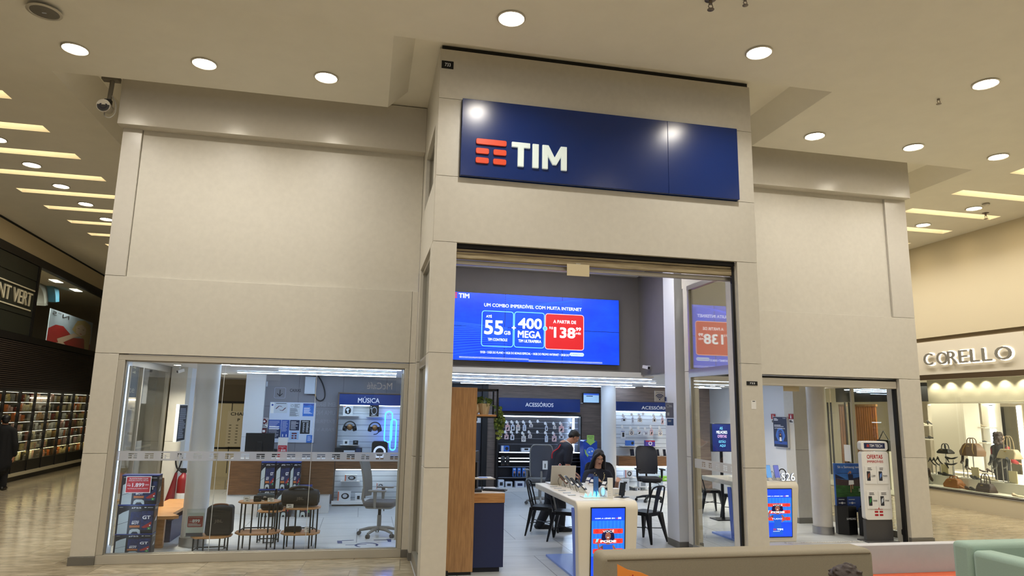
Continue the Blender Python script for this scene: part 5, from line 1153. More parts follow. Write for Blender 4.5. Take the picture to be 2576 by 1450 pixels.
MB(OAKH).box(-.195, 0, zb_, .205, .67, zt_-.006).build('oak_band', t, .003); MB(mat('counter_pale', (206, 198, 190), .4)).box(-.190, .005, zt_-.006, .200, .665, zt_).build('counter_top', t)
kb = thing('keyboard', 'black keyboard lying askew on the oak podium', 'keyboard', (1.70, 8.92, zt_+.001), -.45); MB(BLACK).box(-.15, -.06, 0, .15, .07, .018).build('case', kb, .004)
m = MB(mat('key_grey', (44, 44, 50), .5))
for i in range(14):
    for j in range(4): m.box(-.14+i*.02, -.05+j*.026, .018, -.124+i*.02, -.03+j*.026, .024)
m.build('keys', kb)
o, w_, h_ = RF(1184, 1129, 1206, 1190, 9.2); mn = monitor('black monitor turned sideways on the oak podium', (1.46, 9.14, zt_+.001), .40, .30, 1.15, max(.05, o[2]-zt_-.02))
q = thing('paper_tray', 'papers on a small raised tray beside the podium monitor', 'paper tray', (1.56, 9.0, zt_+.001)); m = MB(BMETAL); m.tube([(.0, .08, 0), (.0, .08, .13)], .006, 6); m.box(-.05, .03, 0, .05, .13, .006); m.build('stand', q); MB(mat('tray_grey', (150, 146, 140), .5)).box(-.14, -.02, .13, .16, .2, .145).build('tray', q, .004); m = MB(PAPER); m.box(-.12, -.01, .146, .13, .18, .152); m.m(SKYB).box(-.05, .0, .152, .06, .12, .154); m.build('papers', q)
q = thing('desk_phone', 'black desk telephone at the left of the podium counter', 'telephone', (1.44, 8.86, zt_+.001)); m = MB(BLACK, None); m.box(-.05, -.08, 0, .07, .09, .03); m.build('base', q, .006); MB(BLACK).tube([(-.03, -.07, .05), (-.03, .07, .05)], .018, 8).build('handset', q)
# ================================================================== COUNTERS, CHAIRS, GOODS ON THE COUNTERS
SOLID = mat('counter_white', (222, 214, 196), .35)
BLUEGLOW = mat('blue_strip', (50, 90, 255), .4, emit=5.0)
def ad_screen(parent, w, h):
    """advert screen set in a counter front (bottom centre at the local origin of a frame)"""
    F = frame((0, 0, 0)); q = MB(BLACK, F).box(-w/2-.012, -.012, -.02, w/2+.012, h+.012, .004).build('advert_screen', parent)
    m = MB(emat('screen_mid_blue', (28, 110, 232), .9), F); m.rect(-w/2, 0, w/2, h, .005); m.m(E_BLUE)
    m.rect(-w/2, h*.82, w/2, h, .0052); m.rect(-w/2, 0, w/2, h*.30, .0052)
    m.m(emat('screen_mid_blue2', (36, 124, 236), .9))
    for k in range(9): m.rect(-w/2+w*(k+.1)/9, h*.3, -w/2+w*(k+.42)/9, h*.82, .0052)
    m.build('backdrop', q)
    m = MB(E_ORG, F)
    for zc in (.665, .52, .375): m.rrect(-w*.45, h*(zc-.035), w*.45, h*(zc+.035), h*.012, .0056)
    m.m(E_RED)
    for zc in (.665, .52, .375):
        for s_ in (-1, 1): m.ring(s_*w*.34, h*zc, w*.022, w*.05, .0058, 14)
    m.build('red_bars', q)
    m = MB(E_HAIR, F); m.ell(0, h*.60, w*.19, h*.085, .006, 20); m.ell(-w*.1, h*.565, w*.10, h*.06, .006, 14); m.ell(w*.1, h*.565, w*.10, h*.06, .006, 14)
    m.m(E_DRESS); m.poly([(-w*.17, h*.47), (w*.17, h*.47), (w*.15, h*.36), (w*.11, h*.30), (w*.2, h*.04), (-w*.2, h*.04), (-w*.11, h*.30), (-w*.15, h*.36)], .0062)
    m.m(E_SKIN); m.ell(0, h*.595, w*.085, h*.052, .0064, 18); m.poly([(-w*.04, h*.56), (w*.04, h*.56), (w*.06, h*.47), (-w*.06, h*.47)], .0063)
    m.poly([(w*.16, h*.47), (w*.30, h*.36), (w*.14, h*.30), (w*.13, h*.32), (w*.25, h*.36), (w*.13, h*.43)], .0063); m.poly([(-w*.16, h*.46), (-w*.28, h*.38), (-w*.33, h*.50), (-w*.29, h*.51), (-w*.26, h*.43), (-w*.14, h*.40)], .0063)
    m.m(E_HAIR).ell(-w*.03, h*.605, w*.012, h*.005, .0066, 8); m.ell(w*.035, h*.605, w*.012, h*.005, .0066, 8); m.m(E_WH).ell(0, h*.572, w*.03, h*.006, .0066, 10); m.m(E_CY).poly([(-w*.38, h*.50), (-w*.31, h*.51), (-w*.28, h*.56), (-w*.35, h*.55)], .0066)
    m.build('woman_figure', q)
    m = MB(E_WH, F); m.text('COM A LÍDER EM', -w*.40, h*.845, w*.20, h*.865, .0068, .02); m.text('5G', w*.30, h*.843, w*.39, h*.868, .0068, .04); m.m(E_ORG).rect(w*.24, h*.848, w*.29, h*.858, .0068); m.m(E_WH)
    m.text('VOCÊ', -w*.16, h*.645, w*.18, h*.688, .0068); m.text('PODE', -w*.22, h*.50, w*.24, h*.532, .0068, .05); m.text('TUDO', -w*.20, h*.36, w*.16, h*.39, .0068)
    m.text('TIM', -w*.02, h*.135, w*.18, h*.17, .0068, .04); m.lines(-w*.16, h*.105, w*.2, h*.12, 1, h*.006, .0068); m.m(E_RED).logo(-w*.15, h*.135, w*.1, h*.035, .0068); m.build('lettering', q)
    return q
def counter(label, x0, x1, y0, y1, z, yb, scr_w, scr_h, scr_z, dx=0.0):
    t = thing('display_counter', label, 'counter', ((x0+x1)/2, y0, 0)); hw = (x1-x0)/2; L_ = y1-y0; r = .10; th = .075
    out = [(.05, 0)]+[(r-r*math.cos(q), z-r+r*math.sin(q)) for q in [PI/2*i/6 for i in range(7)]]+[(L_, z), (L_, z-th+.02), (L_-.02, z-th)]
    r2 = .06
    out += [(th+.05+r2-r2*math.sin(q), z-th-r2+r2*math.cos(q)) for q in [PI/2*i/5 for i in range(6)]]+[(.18, .0)]
    m = MB(SOLID, frame((-hw, 0, 0), (0, 1, 0), (0, 0, 1))); m.prism(out, 0, 2*hw)
    for v in m.v:
        if v.z < z-.02: v.x *= .90+.10*(v.z/z)
    m.build('shell', t, .012, 3)
    MB(BLUEGLOW).box(-hw*.8, th+.10, z-th-.02, hw*.8, th+.13, z-th-.006).build('blue_light', t)
    m = MB(mat('inner_blue_panel', (92, 118, 214), .4)); m.box(-hw*.985, .155, .03, hw*.985, .27, z-th-.03)
    for v in m.v: v.x *= .90+.10*(v.z/z)
    m.build('inner_panel', t)
    MB(mat('base_plate_glow_tint', (126, 150, 214), .35)).box(-hw*.9, .16, 0, hw*.9, yb-y0, .03).build('base_plate', t, .004); MB(BLUEGLOW).box(-hw*.8, .28, .031, hw*.8, .30, .045).build('floor_light', t)  # plate is coloured blue to carry the glow of the blue light
    e = ad_screen(t, scr_w, scr_h); e.location = (dx, .05*(1-scr_z/(z-r))-.004, scr_z); e.rotation_euler = (math.atan(.05/(z-r)), 0, 0)
    return t
CT = .925
cA = atY(1452, 1262, 8.0).x; cB = atY(1606, 1262, 8.0).x
q0 = atY(1489, 1330, 8.0).x; q1 = atY(1572, 1330, 8.0).x; zt0 = atY(1530, 1279, 8.0).z
counter('long white waterfall display counter with an advert screen at its front, inside the entrance', cA, cB, 8.0, 10.05, CT, 9.55, q1-q0, .78, zt0-.78)
SX0 = 5.76
sA, sB = 6.13, atY(2010, 1225, 10.1).x
w_ = 2*(atY(1993, 1290, 10.1).x-atY(1957, 1290, 10.1).x)
sh = atY(1965, 1231, 10.1).z-atY(1965, 1352, 10.1).z
counter('white display counter with small glowing letters and an advert screen in the right doorway', SX0, sB, 10.1, 11.2, CT, 11.0, w_, sh, atY(1965, 1352, 10.1).z, atY(1957, 1290, 10.1).x-(SX0+sB)/2)

def tolix(label, loc, rz):
    t = thing('metal_chair', label, 'chair', loc, rz, 'black metal chairs')
    m = MB(BMETAL); m.prism([(x, y) for x, y in MB.rpts(-.175, -.18, .175, .18, .05, 4)], .435, .452); m.prism([(x, y) for x, y in MB.rpts(-.17, -.175, .17, .175, .05, 4)], .395, .436); m.build('seat', t, .004)
    for sx in (-1, 1):
        for sy in (-1, 1):
            l = MB(BMETAL); top = (sx*.145, sy*.15); bot = (sx*.205, sy*.215+(.03 if sy > 0 else 0)); vs = []
            for (cx, cy, z, s_) in ((*top, .44, .045), ((top[0]*.6+bot[0]*.4), (top[1]*.6+bot[1]*.4), .26, .032), (*bot, 0, .016)): vs += [(cx-s_, cy-s_*.7, z), (cx+s_, cy-s_*.7, z), (cx+s_, cy+s_*.7, z), (cx-s_, cy+s_*.7, z)]
            l.add(vs, [(0, 1, 2, 3), (8, 11, 10, 9)]+[(a+k, a+4+k, a+4+(k+1) % 4, a+(k+1) % 4) for a in (0, 4) for k in range(4)]); l.build('leg', t, .004)
    P_ = [(-.17, .15, .44), (-.175, .19, .60), (-.16, .235, .78), (-.12, .26, .835), (0, .27, .85), (.12, .26, .835), (.16, .235, .78), (.175, .19, .60), (.17, .15, .44)]
    MB(BMETAL).tube(curve(P_), .0125, 8).build('back_frame', t)
    m = MB(BMETAL); pr = [(.16, .445), (.195, .60), (.24, .76), (.268, .845)]; vs = []
    for (y, z), hw in zip(pr, (.045, .045, .055, .06)): vs += [(-hw, y-.003, z), (hw, y-.003, z), (hw, y+.004, z), (-hw, y+.004, z)]
    m.add(vs, [(0, 1, 2, 3), (15, 14, 13, 12)]+[(a+k, a+(k+1) % 4, a+4+(k+1) % 4, a+4+k) for a in (0, 4, 8) for k in range(4)]); m.build('back_slat', t)
    m = MB(BMETAL); m.tube([(-.17, -.17, .2), (.17, .17, .2)], .007, 6); m.tube([(.17, -.17, .2), (-.17, .17, .2)], .007, 6); m.build('cross_brace', t)
    return t
def face(dx, dy): return math.atan2(dx, -dy)
CH = tolix('black metal chair left of the standing man, seat towards the counter', (2.93, 11.16, 0), face(.9, -.43))
dup(CH, (3.16, 10.62, 0), face(.85, -.5), 'black metal chair half hidden behind the left edge of the white counter')
dup(CH, (4.42, 10.46, 0), face(-.5, .86), 'black metal chair on the right side of the white counter, beside the inner pier')
dup(CH, (6.98, 13.25, 0), face(.9, -.1), 'black metal chair seen through the bay glass beside the far counter')
dup(CH, (7.12, 12.45, 0), face(-.9, -.2), 'black metal chair behind the right doorway counter, mostly hidden')

MESHK = mat('chair_mesh_black', (34, 34, 40), .8); MESHG = mat('chair_mesh_grey', (112, 112, 112), .8, noise=.15, nscale=120); PLG = mat('chair_plastic_grey', (132, 130, 126), .5); SEATG = mat('seat_grey', (88, 86, 86), .7)
def office(label, loc, rz, mesh_, plast, seat_, arms=True, zs=.48, hb=.62):
    t = thing('office_chair', label, 'chair', loc, rz)
    m = MB(seat_); m.prism(MB.rpts(-.24, -.25, .24, .23, .09, 5), zs-.045, zs+.03); m.build('seat', t, .028, 3)
    m = MB(plast); m.prism(MB.rpts(-.21, -.22, .21, .20, .08, 5), zs-.075, zs-.046); m.build('seat_pan', t, .008)
    # curved backrest
    def sheet(w0, w1, z0, z1, th, mm, nm, hole=None):
        n = 11; k = 16; vs = []
        for off in (0, th):
            for j in range(k):
                f_ = j/(k-1); z = z0+(z1-z0)*f_; hw = w0+(w1-w0)*f_; cut = 1-.32*max(0, (f_-.80)/.20)**3-.2*max(0, (.15-f_)/.15)**2
                for i in range(n): a = -1+2*i/(n-1); vs.append((a*hw*cut, .24-.05*a*a+.03*math.sin(f_*PI)*-1+.10*f_+off, z))
        N = n*k; fs = []
        for j in range(k-1):
            for i in range(n-1):
                a = j*n+i; fs.append((a, a+1, a+n+1, a+n)[::1]); fs.append((N+a, N+a+n, N+a+n+1, N+a+1))
        for i in range(n-1): fs.append((i, N+i, N+i+1, i+1)); a = (k-1)*n+i; fs.append((a, a+1, N+a+1, N+a))
        for j in range(k-1): a = j*n; fs.append((a, a+n, N+a+n, N+a)); b_ = a+n-1; fs.append((b_, N+b_, N+b_+n, b_+n))
        mm_ = MB(mm); mm_.add(vs, fs); return mm_.build(nm, t)
    sheet(.23, .245, zs+.08, zs+.08+hb, .022, mesh_, 'backrest')
    P_ = []
    for f_, a in [(0, -.95), (.2, -1), (.5, -1), (.8, -1), (1, -.75), (1.01, 0), (1, .75), (.8, 1), (.5, 1), (.2, 1), (0, .95)]: P_.append((a*(.235+.01*f_), .24-.045*a*a-.03*math.sin(f_*PI)+.10*f_+.012, zs+.08+hb*f_))
    MB(plast).tube(curve(P_, 3), .014, 8).build('back_frame', t)
    MB(plast).tube([(0, .10, zs-.06), (0, .24, zs-.05), (0, .285, zs+.05), (0, .27, zs+.2)], .022, 8).build('back_bracket', t)
    m = MB(BMETAL); m.tube([(0, 0, zs-.06), (0, 0, .30)], .026, 12); m.build('gas_lift', t); m = MB(plast); m.tube([(0, 0, .31), (0, 0, .08)], .034, 12); m.build('lift_cover', t)
    m = MB(BMETAL); m.tube([(.05, .0, zs-.09), (.19, -.02, zs-.11), (.21, -.02, zs-.16)], .008, 6); m.build('lever', t)
    for k in range(5):
        q = k*1.2566+.3; l = MB(plast); l.tube([(0, 0, .115), (.16*math.cos(q), .16*math.sin(q), .105), (.31*math.cos(q), .31*math.sin(q), .07)], [.034, .026, .018], 8); lg = l.build('base_arm', t)
        w_ = MB(BLACK if plast != PLG else SEATG); cx, cy = .31*math.cos(q), .31*math.sin(q)
        for s_ in (-.018, .018): w_.tube([(cx-s_*math.sin(q)-.008*math.sin(q), cy+s_*math.cos(q)+.008*math.cos(q), .031), (cx-s_*math.sin(q)+.008*math.sin(q), cy+s_*math.cos(q)-.008*math.cos(q), .031)], .030, 12)
        w_.build('castor', lg)
    if arms:
        for s_ in (-1, 1):
            a = MB(plast); a.tube([(s_*.20, .02, zs-.06), (s_*.27, .02, zs-.05), (s_*.285, .02, zs+.04), (s_*.285, .02, zs+.19)], [.018, .02, .024, .03], 8); a.build('armrest_post', t)
            a = MB(plast); a.prism(MB.rpts(s_*.285-.045, -.15, s_*.285+.045, .13, .03, 4), zs+.19, zs+.215); a.build('armrest_pad', t, .006)
    return t
office('grey mesh office chair facing right before the music unit', (.33, 11.35, 0), face(.97, -.25), MESHG, PLG, SEATG, True, .50, .62)
office('black mesh office chair facing forward at the white accessories unit', (6.42, 14.95, 0), face(-.12, -.99), MESHK, BMETAL, FABRICBK, True, .50, .60)
office('wide grey-backed office chair behind the standing man with its back turned', (3.80, 14.75, 0), face(.15, .98), mat('chair_back_slate', (72, 74, 84), .6), PLG, SEATG, True, .50, .66)
p = atY(1372, 1170, 14.4); t = thing('hanging_pack', 'white card hanging on the back of the wide grey office chair', 'card', (p.x, 14.43, p.z-.1)); MB(PAPER, F0).box(-.055, 0, 0, .055, .18, .006).build('card', t); MB(TXK, F0).rect(-.01, .03, .01, .12, .0065).build('print', t)
office('black office chair with the seated woman on it', (3.86, 10.86, 0), face(-.1, -1), MESHK, BMETAL, FABRICBK, True, .52, .52)
# floor sticker under the grey chair
t = MB(mat('floor_sticker_navy', (34, 44, 96), .4))
pts = [atZ(a, b_, .0035) for a, b_ in ((848, 1361), (860, 1361), (861, 1368), (849, 1368))]; t.add(pts, [(0, 1, 2, 3)][::1]); pts = [atZ(a, b_, .0035) for a, b_ in ((972, 1357), (984, 1357), (984, 1364), (976, 1364))]; t.add(pts, [(0, 1, 2, 3)])
pts = [atZ(a, b_, .0035) for a, b_ in ((860, 1360), (890, 1359), (890, 1360.4), (860, 1361.6))]; t.add(pts, [(0, 1, 2, 3)]); pts = [atZ(a, b_, .0035) for a, b_ in ((940, 1359), (974, 1358), (974, 1359.4), (940, 1360.4))]; t.add(pts, [(0, 1, 2, 3)])
c_ = atZ(922, 1372, .0035); n = 20; o_ = []; i_ = []
for i in range(n+1): q = -.5+4.6*i/n; o_.append((c_.x+.17*math.cos(q), c_.y+.17*math.sin(q), .0035)); i_.append((c_.x+.135*math.cos(q), c_.y+.135*math.sin(q), .0035))
t.add(o_+i_, [(i, i+1, n+2+i, n+1+i) for i in range(n)]); t.add([(c_.x-.30, c_.y+.03, .0035), (c_.x+.0, c_.y+.03, .0035), (c_.x+.0, c_.y+.06, .0035), (c_.x-.30, c_.y+.06, .0035)], [(0, 1, 2, 3)])
for v in t.v: v.z = .0035
tag(t.build('floor_sticker'), 'navy floor sticker with a curved mark under the grey office chair', 'floor sticker')

# ---- goods on the long counter
def on_counter(px, py): return atZ(px, py, CT+.001)
PHC = [mat('phone_white', (214, 216, 220), .3), mat('phone_copper', (150, 92, 70), .3, metal=.4), mat('phone_silver', (180, 190, 204), .25, metal=.4), mat('phone_graphite', (40, 42, 50), .25), mat('phone_blue', (96, 132, 200), .3)]
SCR = mat('phone_screen', (18, 22, 34), .08)
def phone(label, loc, rz, c, tilt=.9, group='phones on stands on the long counter', kind='display_phone', s=1.0, lit=None):
    t = thing(kind, label, 'phone', loc, rz, group)
    m = MB(WHITEG); m.prism([(-.06*s, 0), (.05*s, 0), (.035*s, .055*s), (.0, .07*s)], -.022*s, .022*s); m.v = [Vector((v.y, v.x, v.z)) if False else v for v in m.v]
    st = MB(WHITEG, frame((0, 0, 0), (0, 1, 0), (0, 0, 1))); st.prism([(-.03*s, 0), (.07*s, 0), (.07*s, .02*s), (.045*s, .075*s), (.03*s, .075*s)], -.025*s, .025*s); st.build('stand', t, .003)
    Q = Matrix.Translation((0, .0, .035*s)) @ Matrix.Rotation(tilt-PI/2, 4, 'X') @ frame((0, 0, 0))
    b_ = MB(c, Q); b_.prism(MB.rpts(-.037*s, -.01, .037*s, .145*s, .010, 4), -.005, .004); b_.build('phone_body', t, .0015)
    MB(lit or SCR, Q).rrect(-.034*s, -.006, .034*s, .141*s, .008, .0045).build('screen', t)
    MB(BLACK).tube(curve([(0, .05*s, .05*s), (0, .10*s, .10*s), (0, .12*s, .05*s), (0, .10*s, .0)]), .003, 6).build('tether', t)
    return t
for i, (px, py, ci) in enumerate(((1411, 1219, 0), (1427, 1224, 1), (1442, 1228, 2), (1457, 1234, 3), (1473, 1240, 3))):
    phone('phone on a white stand in the long counter left row, %s from the back' % ORD[i], on_counter(px, py), .9, PHC[ci], .75, s=1.15)
for i, (px, py, ci) in enumerate(((1478, 1217, 3), (1488, 1222, 3), (1518, 1228, 3))): phone('dark phone on a stand in the middle of the long counter, %s from the back' % ORD[i], on_counter(px, py), -.8, PHC[ci], .6, s=1.1)
for i, (px, py) in enumerate(((1395, 1225), (1405, 1230), (1416, 1235), (1428, 1241), (1440, 1247))):
    p = on_counter(px-2, py); t = thing('price_strip', 'flat price strip in the left row on the long counter, %s from the back' % ORD[i], 'price strip', p, 0, 'price strips on the long counter'); MB(ACRYL).box(-.05, -.02, 0, .05, .02, .006).build('holder', t); MB(PGR).box(-.045, -.015, .006, .045, .015, .0065).build('paper', t)
# laptop
p = on_counter(1446, 1232); t = thing('laptop', 'open silver laptop seen from behind at the far end of the long counter', 'laptop', (p.x, 9.80, CT+.001), .05)
LAPM = mat('laptop_silver', (222, 218, 210), .35, metal=.15)
o, w_, h_ = RF(1414, 1181, 1476, 1226, 9.8); MB(LAPM).box(-w_/2, 0, 0, w_/2, .24, .016).build('base', t, .004)
Q = Matrix.Rotation(.22, 4, 'X') @ frame((0, 0, 0)); MB(LAPM, Q).box(-w_/2, .012, -.006, w_/2, h_*1.02+.02, .002).build('lid', t, .003); MB(SCR, Q).rect(-w_*.48, .02, w_*.48, h_, -.0065).build('screen', t)
# acrylic phone totem with cyan glow
p = on_counter(1490, 1252); t = thing('glow_display', 'clear phone display block glowing cyan at the front of the long counter', 'phone display', (p.x, p.y, CT+.001))
MB(WHITEG).box(-.13, -.07, 0, .20, .10, .008).build('base', t, .002); r = random.Random(3); m = MB(mat('cyan_glow', (90, 226, 240), .3, emit=3.5))
for k in range(9): x = -.10+.022*k; y = r.uniform(-.04, .04); m.add([(x-.012, y, .008), (x+.012, y-.01, .008), (x, y+.012, .008), (x+r.uniform(-.02, .02), y, .04+r.uniform(0, .05))], [(0, 1, 3), (1, 2, 3), (2, 0, 3), (0, 2, 1)])
m.build('crystals', t); MB(ACRYL).box(.13, -.05, .008, .17, .06, .10).build('clear_block', t)
zb_ = CT+.009; o, w_, h_ = RF(1494, 1198, 1507, 1246, p.y); t2 = thing('display_phone', 'dark phone standing upright in a clear holder on the glowing display', 'phone', (o[0], p.y+.02, zb_), -.35); MB(PHC[3]).box(-w_/2, -.006, 0, w_/2, .006, o[2]+h_-zb_).build('phone_body', t2, .002); MB(mat('phone_screen_blue', (60, 90, 140), .1, emit=.25), frame((0, -.0065, 0))).rect(-w_*.45, .01, w_*.45, o[2]+h_-zb_-.01).build('screen', t2)
p = on_counter(1515, 1250); t = thing('oval_device', 'white oval device with a glowing blue face on the long counter', 'device', (p.x, p.y, CT+.001)); m = MB(WHITEG, frame((0, 0, .065))); m.prism([(.035*math.cos(2*PI*i/24), .065*math.sin(2*PI*i/24)) for i in range(24)], -.03, .03); m.build('body', t, .008); MB(mat('device_glow', (150, 210, 255), .3, emit=1.3), frame((0, 0, .065))).ell(0, 0, .024, .050, .0305).build('face', t)
p = on_counter(1535, 1254); o, w_, h_ = RF(1528, 1203, 1541, 1251, p.y); t = thing('white_slab', 'tall white slab standing on the front of the long counter', 'display slab', (p.x, p.y, CT+.001), -.3); MB(WHITEG).box(-w_/2, -.012, 0, w_/2, .012, o[2]+h_-CT).build('slab', t, .003); MB(PGR, frame((0, -.0125, 0))).lines(-w_*.3, .02, w_*.2, .09, 3, .004).build('print', t)
p = on_counter(1549, 1247); t = thing('white_box', 'small white faceted box beside the tall slab on the long counter', 'box', (p.x, p.y+.03, CT+.001), .3); MB(WHITEG).prism([(-.05, -.04), (.05, -.045), (.045, .04), (-.045, .045)], 0, .085).build('body', t, .006); MB(PGR).box(-.03, -.044, .02, .03, -.0435, .03).build('print', t)
p = on_counter(1563, 1252); t = thing('phone_stand', 'black phone standing in a dark holder at the front right of the long counter', 'phone', (p.x, p.y, CT+.001), -.9); MB(BLACK).box(-.07, -.06, 0, .07, .08, .005).build('tray', t); Q = Matrix.Rotation(-.25, 4, 'X') @ frame((0, 0, 0)); MB(PHC[3], Q).box(-.04, .02, -.006, .04, .18, .004).build('phone_body', t, .002); MB(BLACK).tube([(0, .02, .0), (0, .02, .07)], .012, 8).build('post', t)
# ---- S26 counter goods
S = thing('glowing_letters', 'row of white glowing characters standing on the right doorway counter', 'letters', (0, 10.22, CT+.001))
o, w_, h_ = RF(1962, 1190, 1996, 1212, 10.22); S.location.x = o[0]; hh = max(.10, o[2]+h_-CT)
MB(mat('letters_body', (96, 106, 132), .4), F0).text('S26', -w_/2, 0.005, w_/2, hh, .016, 0, .024).build('lettering', S); MB(mat('letters_glow', (236, 246, 255), .3, emit=.7), F0).text('S26', -w_/2, 0.005, w_/2, hh, .0405).build('lit_faces', S); MB(WHITEG).box(-w_*.55, -.05, 0, w_*.55, .02, .004).build('base', S)
LILAC = mat('phone_lit_lilac', (120, 130, 220), .2, emit=.4); LBLUE = mat('phone_lit_blue', (110, 170, 240), .2, emit=.5)
for i, (px, c_) in enumerate(((1936, LBLUE), (1957, LILAC))): p = atY(px, 1213, 10.30); phone('large phone with a lit screen leaning beside the glowing characters, %s one' % ('left' if i == 0 else 'right'), (p.x, 10.30, CT+.001), .1, PHC[4], 1.35, 'phones beside the glowing characters', s=1.35, lit=c_)
p0 = atY(1969, 1206, 10.42); t = thing('cable_loop', 'thick black cable loop standing behind the glowing characters', 'cable', (p0.x, 10.42, CT)); MB(BLACK).tube(curve([(-.07+.0, 0, 0.0), (-.075, 0, .09), (-.04, 0, .16), (.02, 0, .165), (.06, 0, .12), (.065, 0, .05), (.03, 0, .0)]), .009, 8).build('cable', t); MB(BLACK).box(-.09, -.02, 0, .05, .02, .006).build('base', t)
q = thing('paper_sheets', 'loose white papers on the far counter seen through the bay glass', 'papers', (6.25, 10.8, CT+.001)); m = MB(PAPER)
for k in range(5): m.cbox((-.1+.06*k, .1*(k % 2)-.05, .0015+.002*k), .16, .21, .0015, .5*k)
m.build('sheets', q); MB(TXK).box(-.05, -.03, .0125, .05, .05, .013).build('print', q)
# ---- right wing: screen, signs, poster, column, totems
o, w_, h_ = RF(1792, 1068, 1839, 1136, 12.3); t = thing('advert_screen', 'upright navy screen reading AS MELHORES OFERTAS ESTÃO AQUI behind the bay glass', 'screen', (o[0], 12.3, 0), .0)
MB(BLACK).box(-w_/2-.012, 0, o[2]-.01, w_/2+.03, .07, o[2]+h_+.012).build('housing', t, .004); F = frame((0, -.001, o[2])); m = MB(mat('advert_navy', (18, 34, 100), .3, emit=.7), F); m.rect(-w_/2, 0, w_/2, h_); m.build('display', t)
m = MB(E_CY, F)
for s_, y, a, b_, c_ in (('AS', .80, -.10, .06, E_CY), ('MELHORES', .65, -.28, .30, E_WH), ('OFERTAS', .50, -.22, .26, mat('advert_pink', (236, 190, 240), .4, emit=.9)), ('ESTÃO', .31, -.16, .20, E_CY), ('AQUI', .15, -.12, .18, E_CY)): m.m(c_).text(s_, w_*a, h_*y, w_*b_, h_*(y+.105), .0012, .01)
m.build('lettering', t); MB(BMETAL).tube([(0, .04, 0), (0, .04, o[2])], .03, 10).build('post', t); MB(BMETAL).box(-.2, -.12, 0, .2, .2, .02).build('foot', t)
WX = 7.998
def sidewall(px0, py0, px1, py1, x=WX):
    a = atX(px0, (py0+py1)/2, x); b_ = atX(px1, (py0+py1)/2, x); z0 = atX((px0+px1)/2, py1, x).z; z1 = atX((px0+px1)/2, py0, x).z
    return (x, (a.y+b_.y)/2, z0), abs(a.y-b_.y), z1-z0
FS = frame((0, 0, 0), (0, -1, 0))
for i, q in enumerate(((1941, 1042, 1951, 1055), (1985, 1042, 1996, 1055))):
    o, w_, h_ = sidewall(*q); t = thing('extinguisher_sign', 'red fire extinguisher sign on the bluish side wall %s the navy poster' % ('left of' if i == 0 else 'right of'), 'sign', o); DR = MB(mat('sign_red', (150, 24, 30), .5), FS); DR.box(-w_/2, 0, 0, w_/2, h_, .012); DR.build('red_plate', t); m = MB(TXT, FS); m.rrect(-w_*.12, h_*.12, w_*.12, h_*.62, .01, .0125); m.rect(-w_*.05, h_*.62, w_*.05, h_*.85, .0125); m.build('pictogram', t); m = MB(PAPER, FS); m.box(-w_/2, -h_*.75, 0, w_/2, -h_*.05, .006); m.m(TXK).lines(-w_*.4, -h_*.65, w_*.4, -h_*.2, 2, .02, .0065); m.build('lower_plate', t)
o, w_, h_ = sidewall(1951, 1049, 1986, 1126); t = thing('wall_poster', 'navy poster with a haloed figure on the bluish side wall of the right wing', 'poster', o); MB(PAPER, FS).box(-w_/2, 0, 0, w_/2, h_, .045).build('white_board', t); m = MB(PNAV, FS); m.rect(-w_*.49, h_*.01, w_*.49, h_*.99, .046); m.m(PBL); m.ell(0, h_*.38, w_*.34, h_*.14, .0463); m.m(SKYB).ring(0, h_*.40, w_*.20, w_*.30, .0466, 20, 1.0); m.m(TXK).ell(0, h_*.34, w_*.10, h_*.14, .047); m.m(SKIN_P).ell(0, h_*.41, w_*.05, h_*.035, .0474); m.m(TXT).poly([(-w_*.08, h_*.2), (w_*.08, h_*.2), (w_*.06, h_*.33), (-w_*.06, h_*.33)], .0474); m.m(PBL).rect(-w_*.45, h_*.10, w_*.45, h_*.2, .0466); m.m(TXT); m.text('ULTRAPODEROSA', -w_*.40, h_*.60, w_*.36, h_*.635, .047, .01); m.lines(-w_*.42, h_*.66, w_*.3, h_*.74, 2, h_*.018, .047); m.lines(-w_*.42, h_*.86, -w_*.1, h_*.95, 3, h_*.018, .047); m.text('TIM', w_*.2, h_*.93, w_*.42, h_*.96, .047); m.build('print', t)
t = thing('round_column', 'white round column with a steel base ring in the right doorway', 'column', (7.77, 10.78, 0)); t['kind'] = 'structure'
MB(PANEL2).lathe([(.158, .1), (.158, 2.6)], n=44).build('shaft', t); MB(STEEL).lathe([(.174, 0), (.174, .125), (.159, .128)], n=44).build('base_ring', t)
o, w_, h_ = RF(1970, 962, 2010, 985, 9.9); t = thing('hanging_card', 'blank beige card hanging under the shutter of the right doorway', 'card', (o[0], 9.9, o[2])); MB(mat('beige_card', (206, 192, 158), .7), F0).box(-w_/2, 0, 0, w_/2, h_+.05, .004).build('card', t); MB(ALU, F0).box(-.02, h_+.03, -.004, .02, h_+.06, .006).build('tape', t)
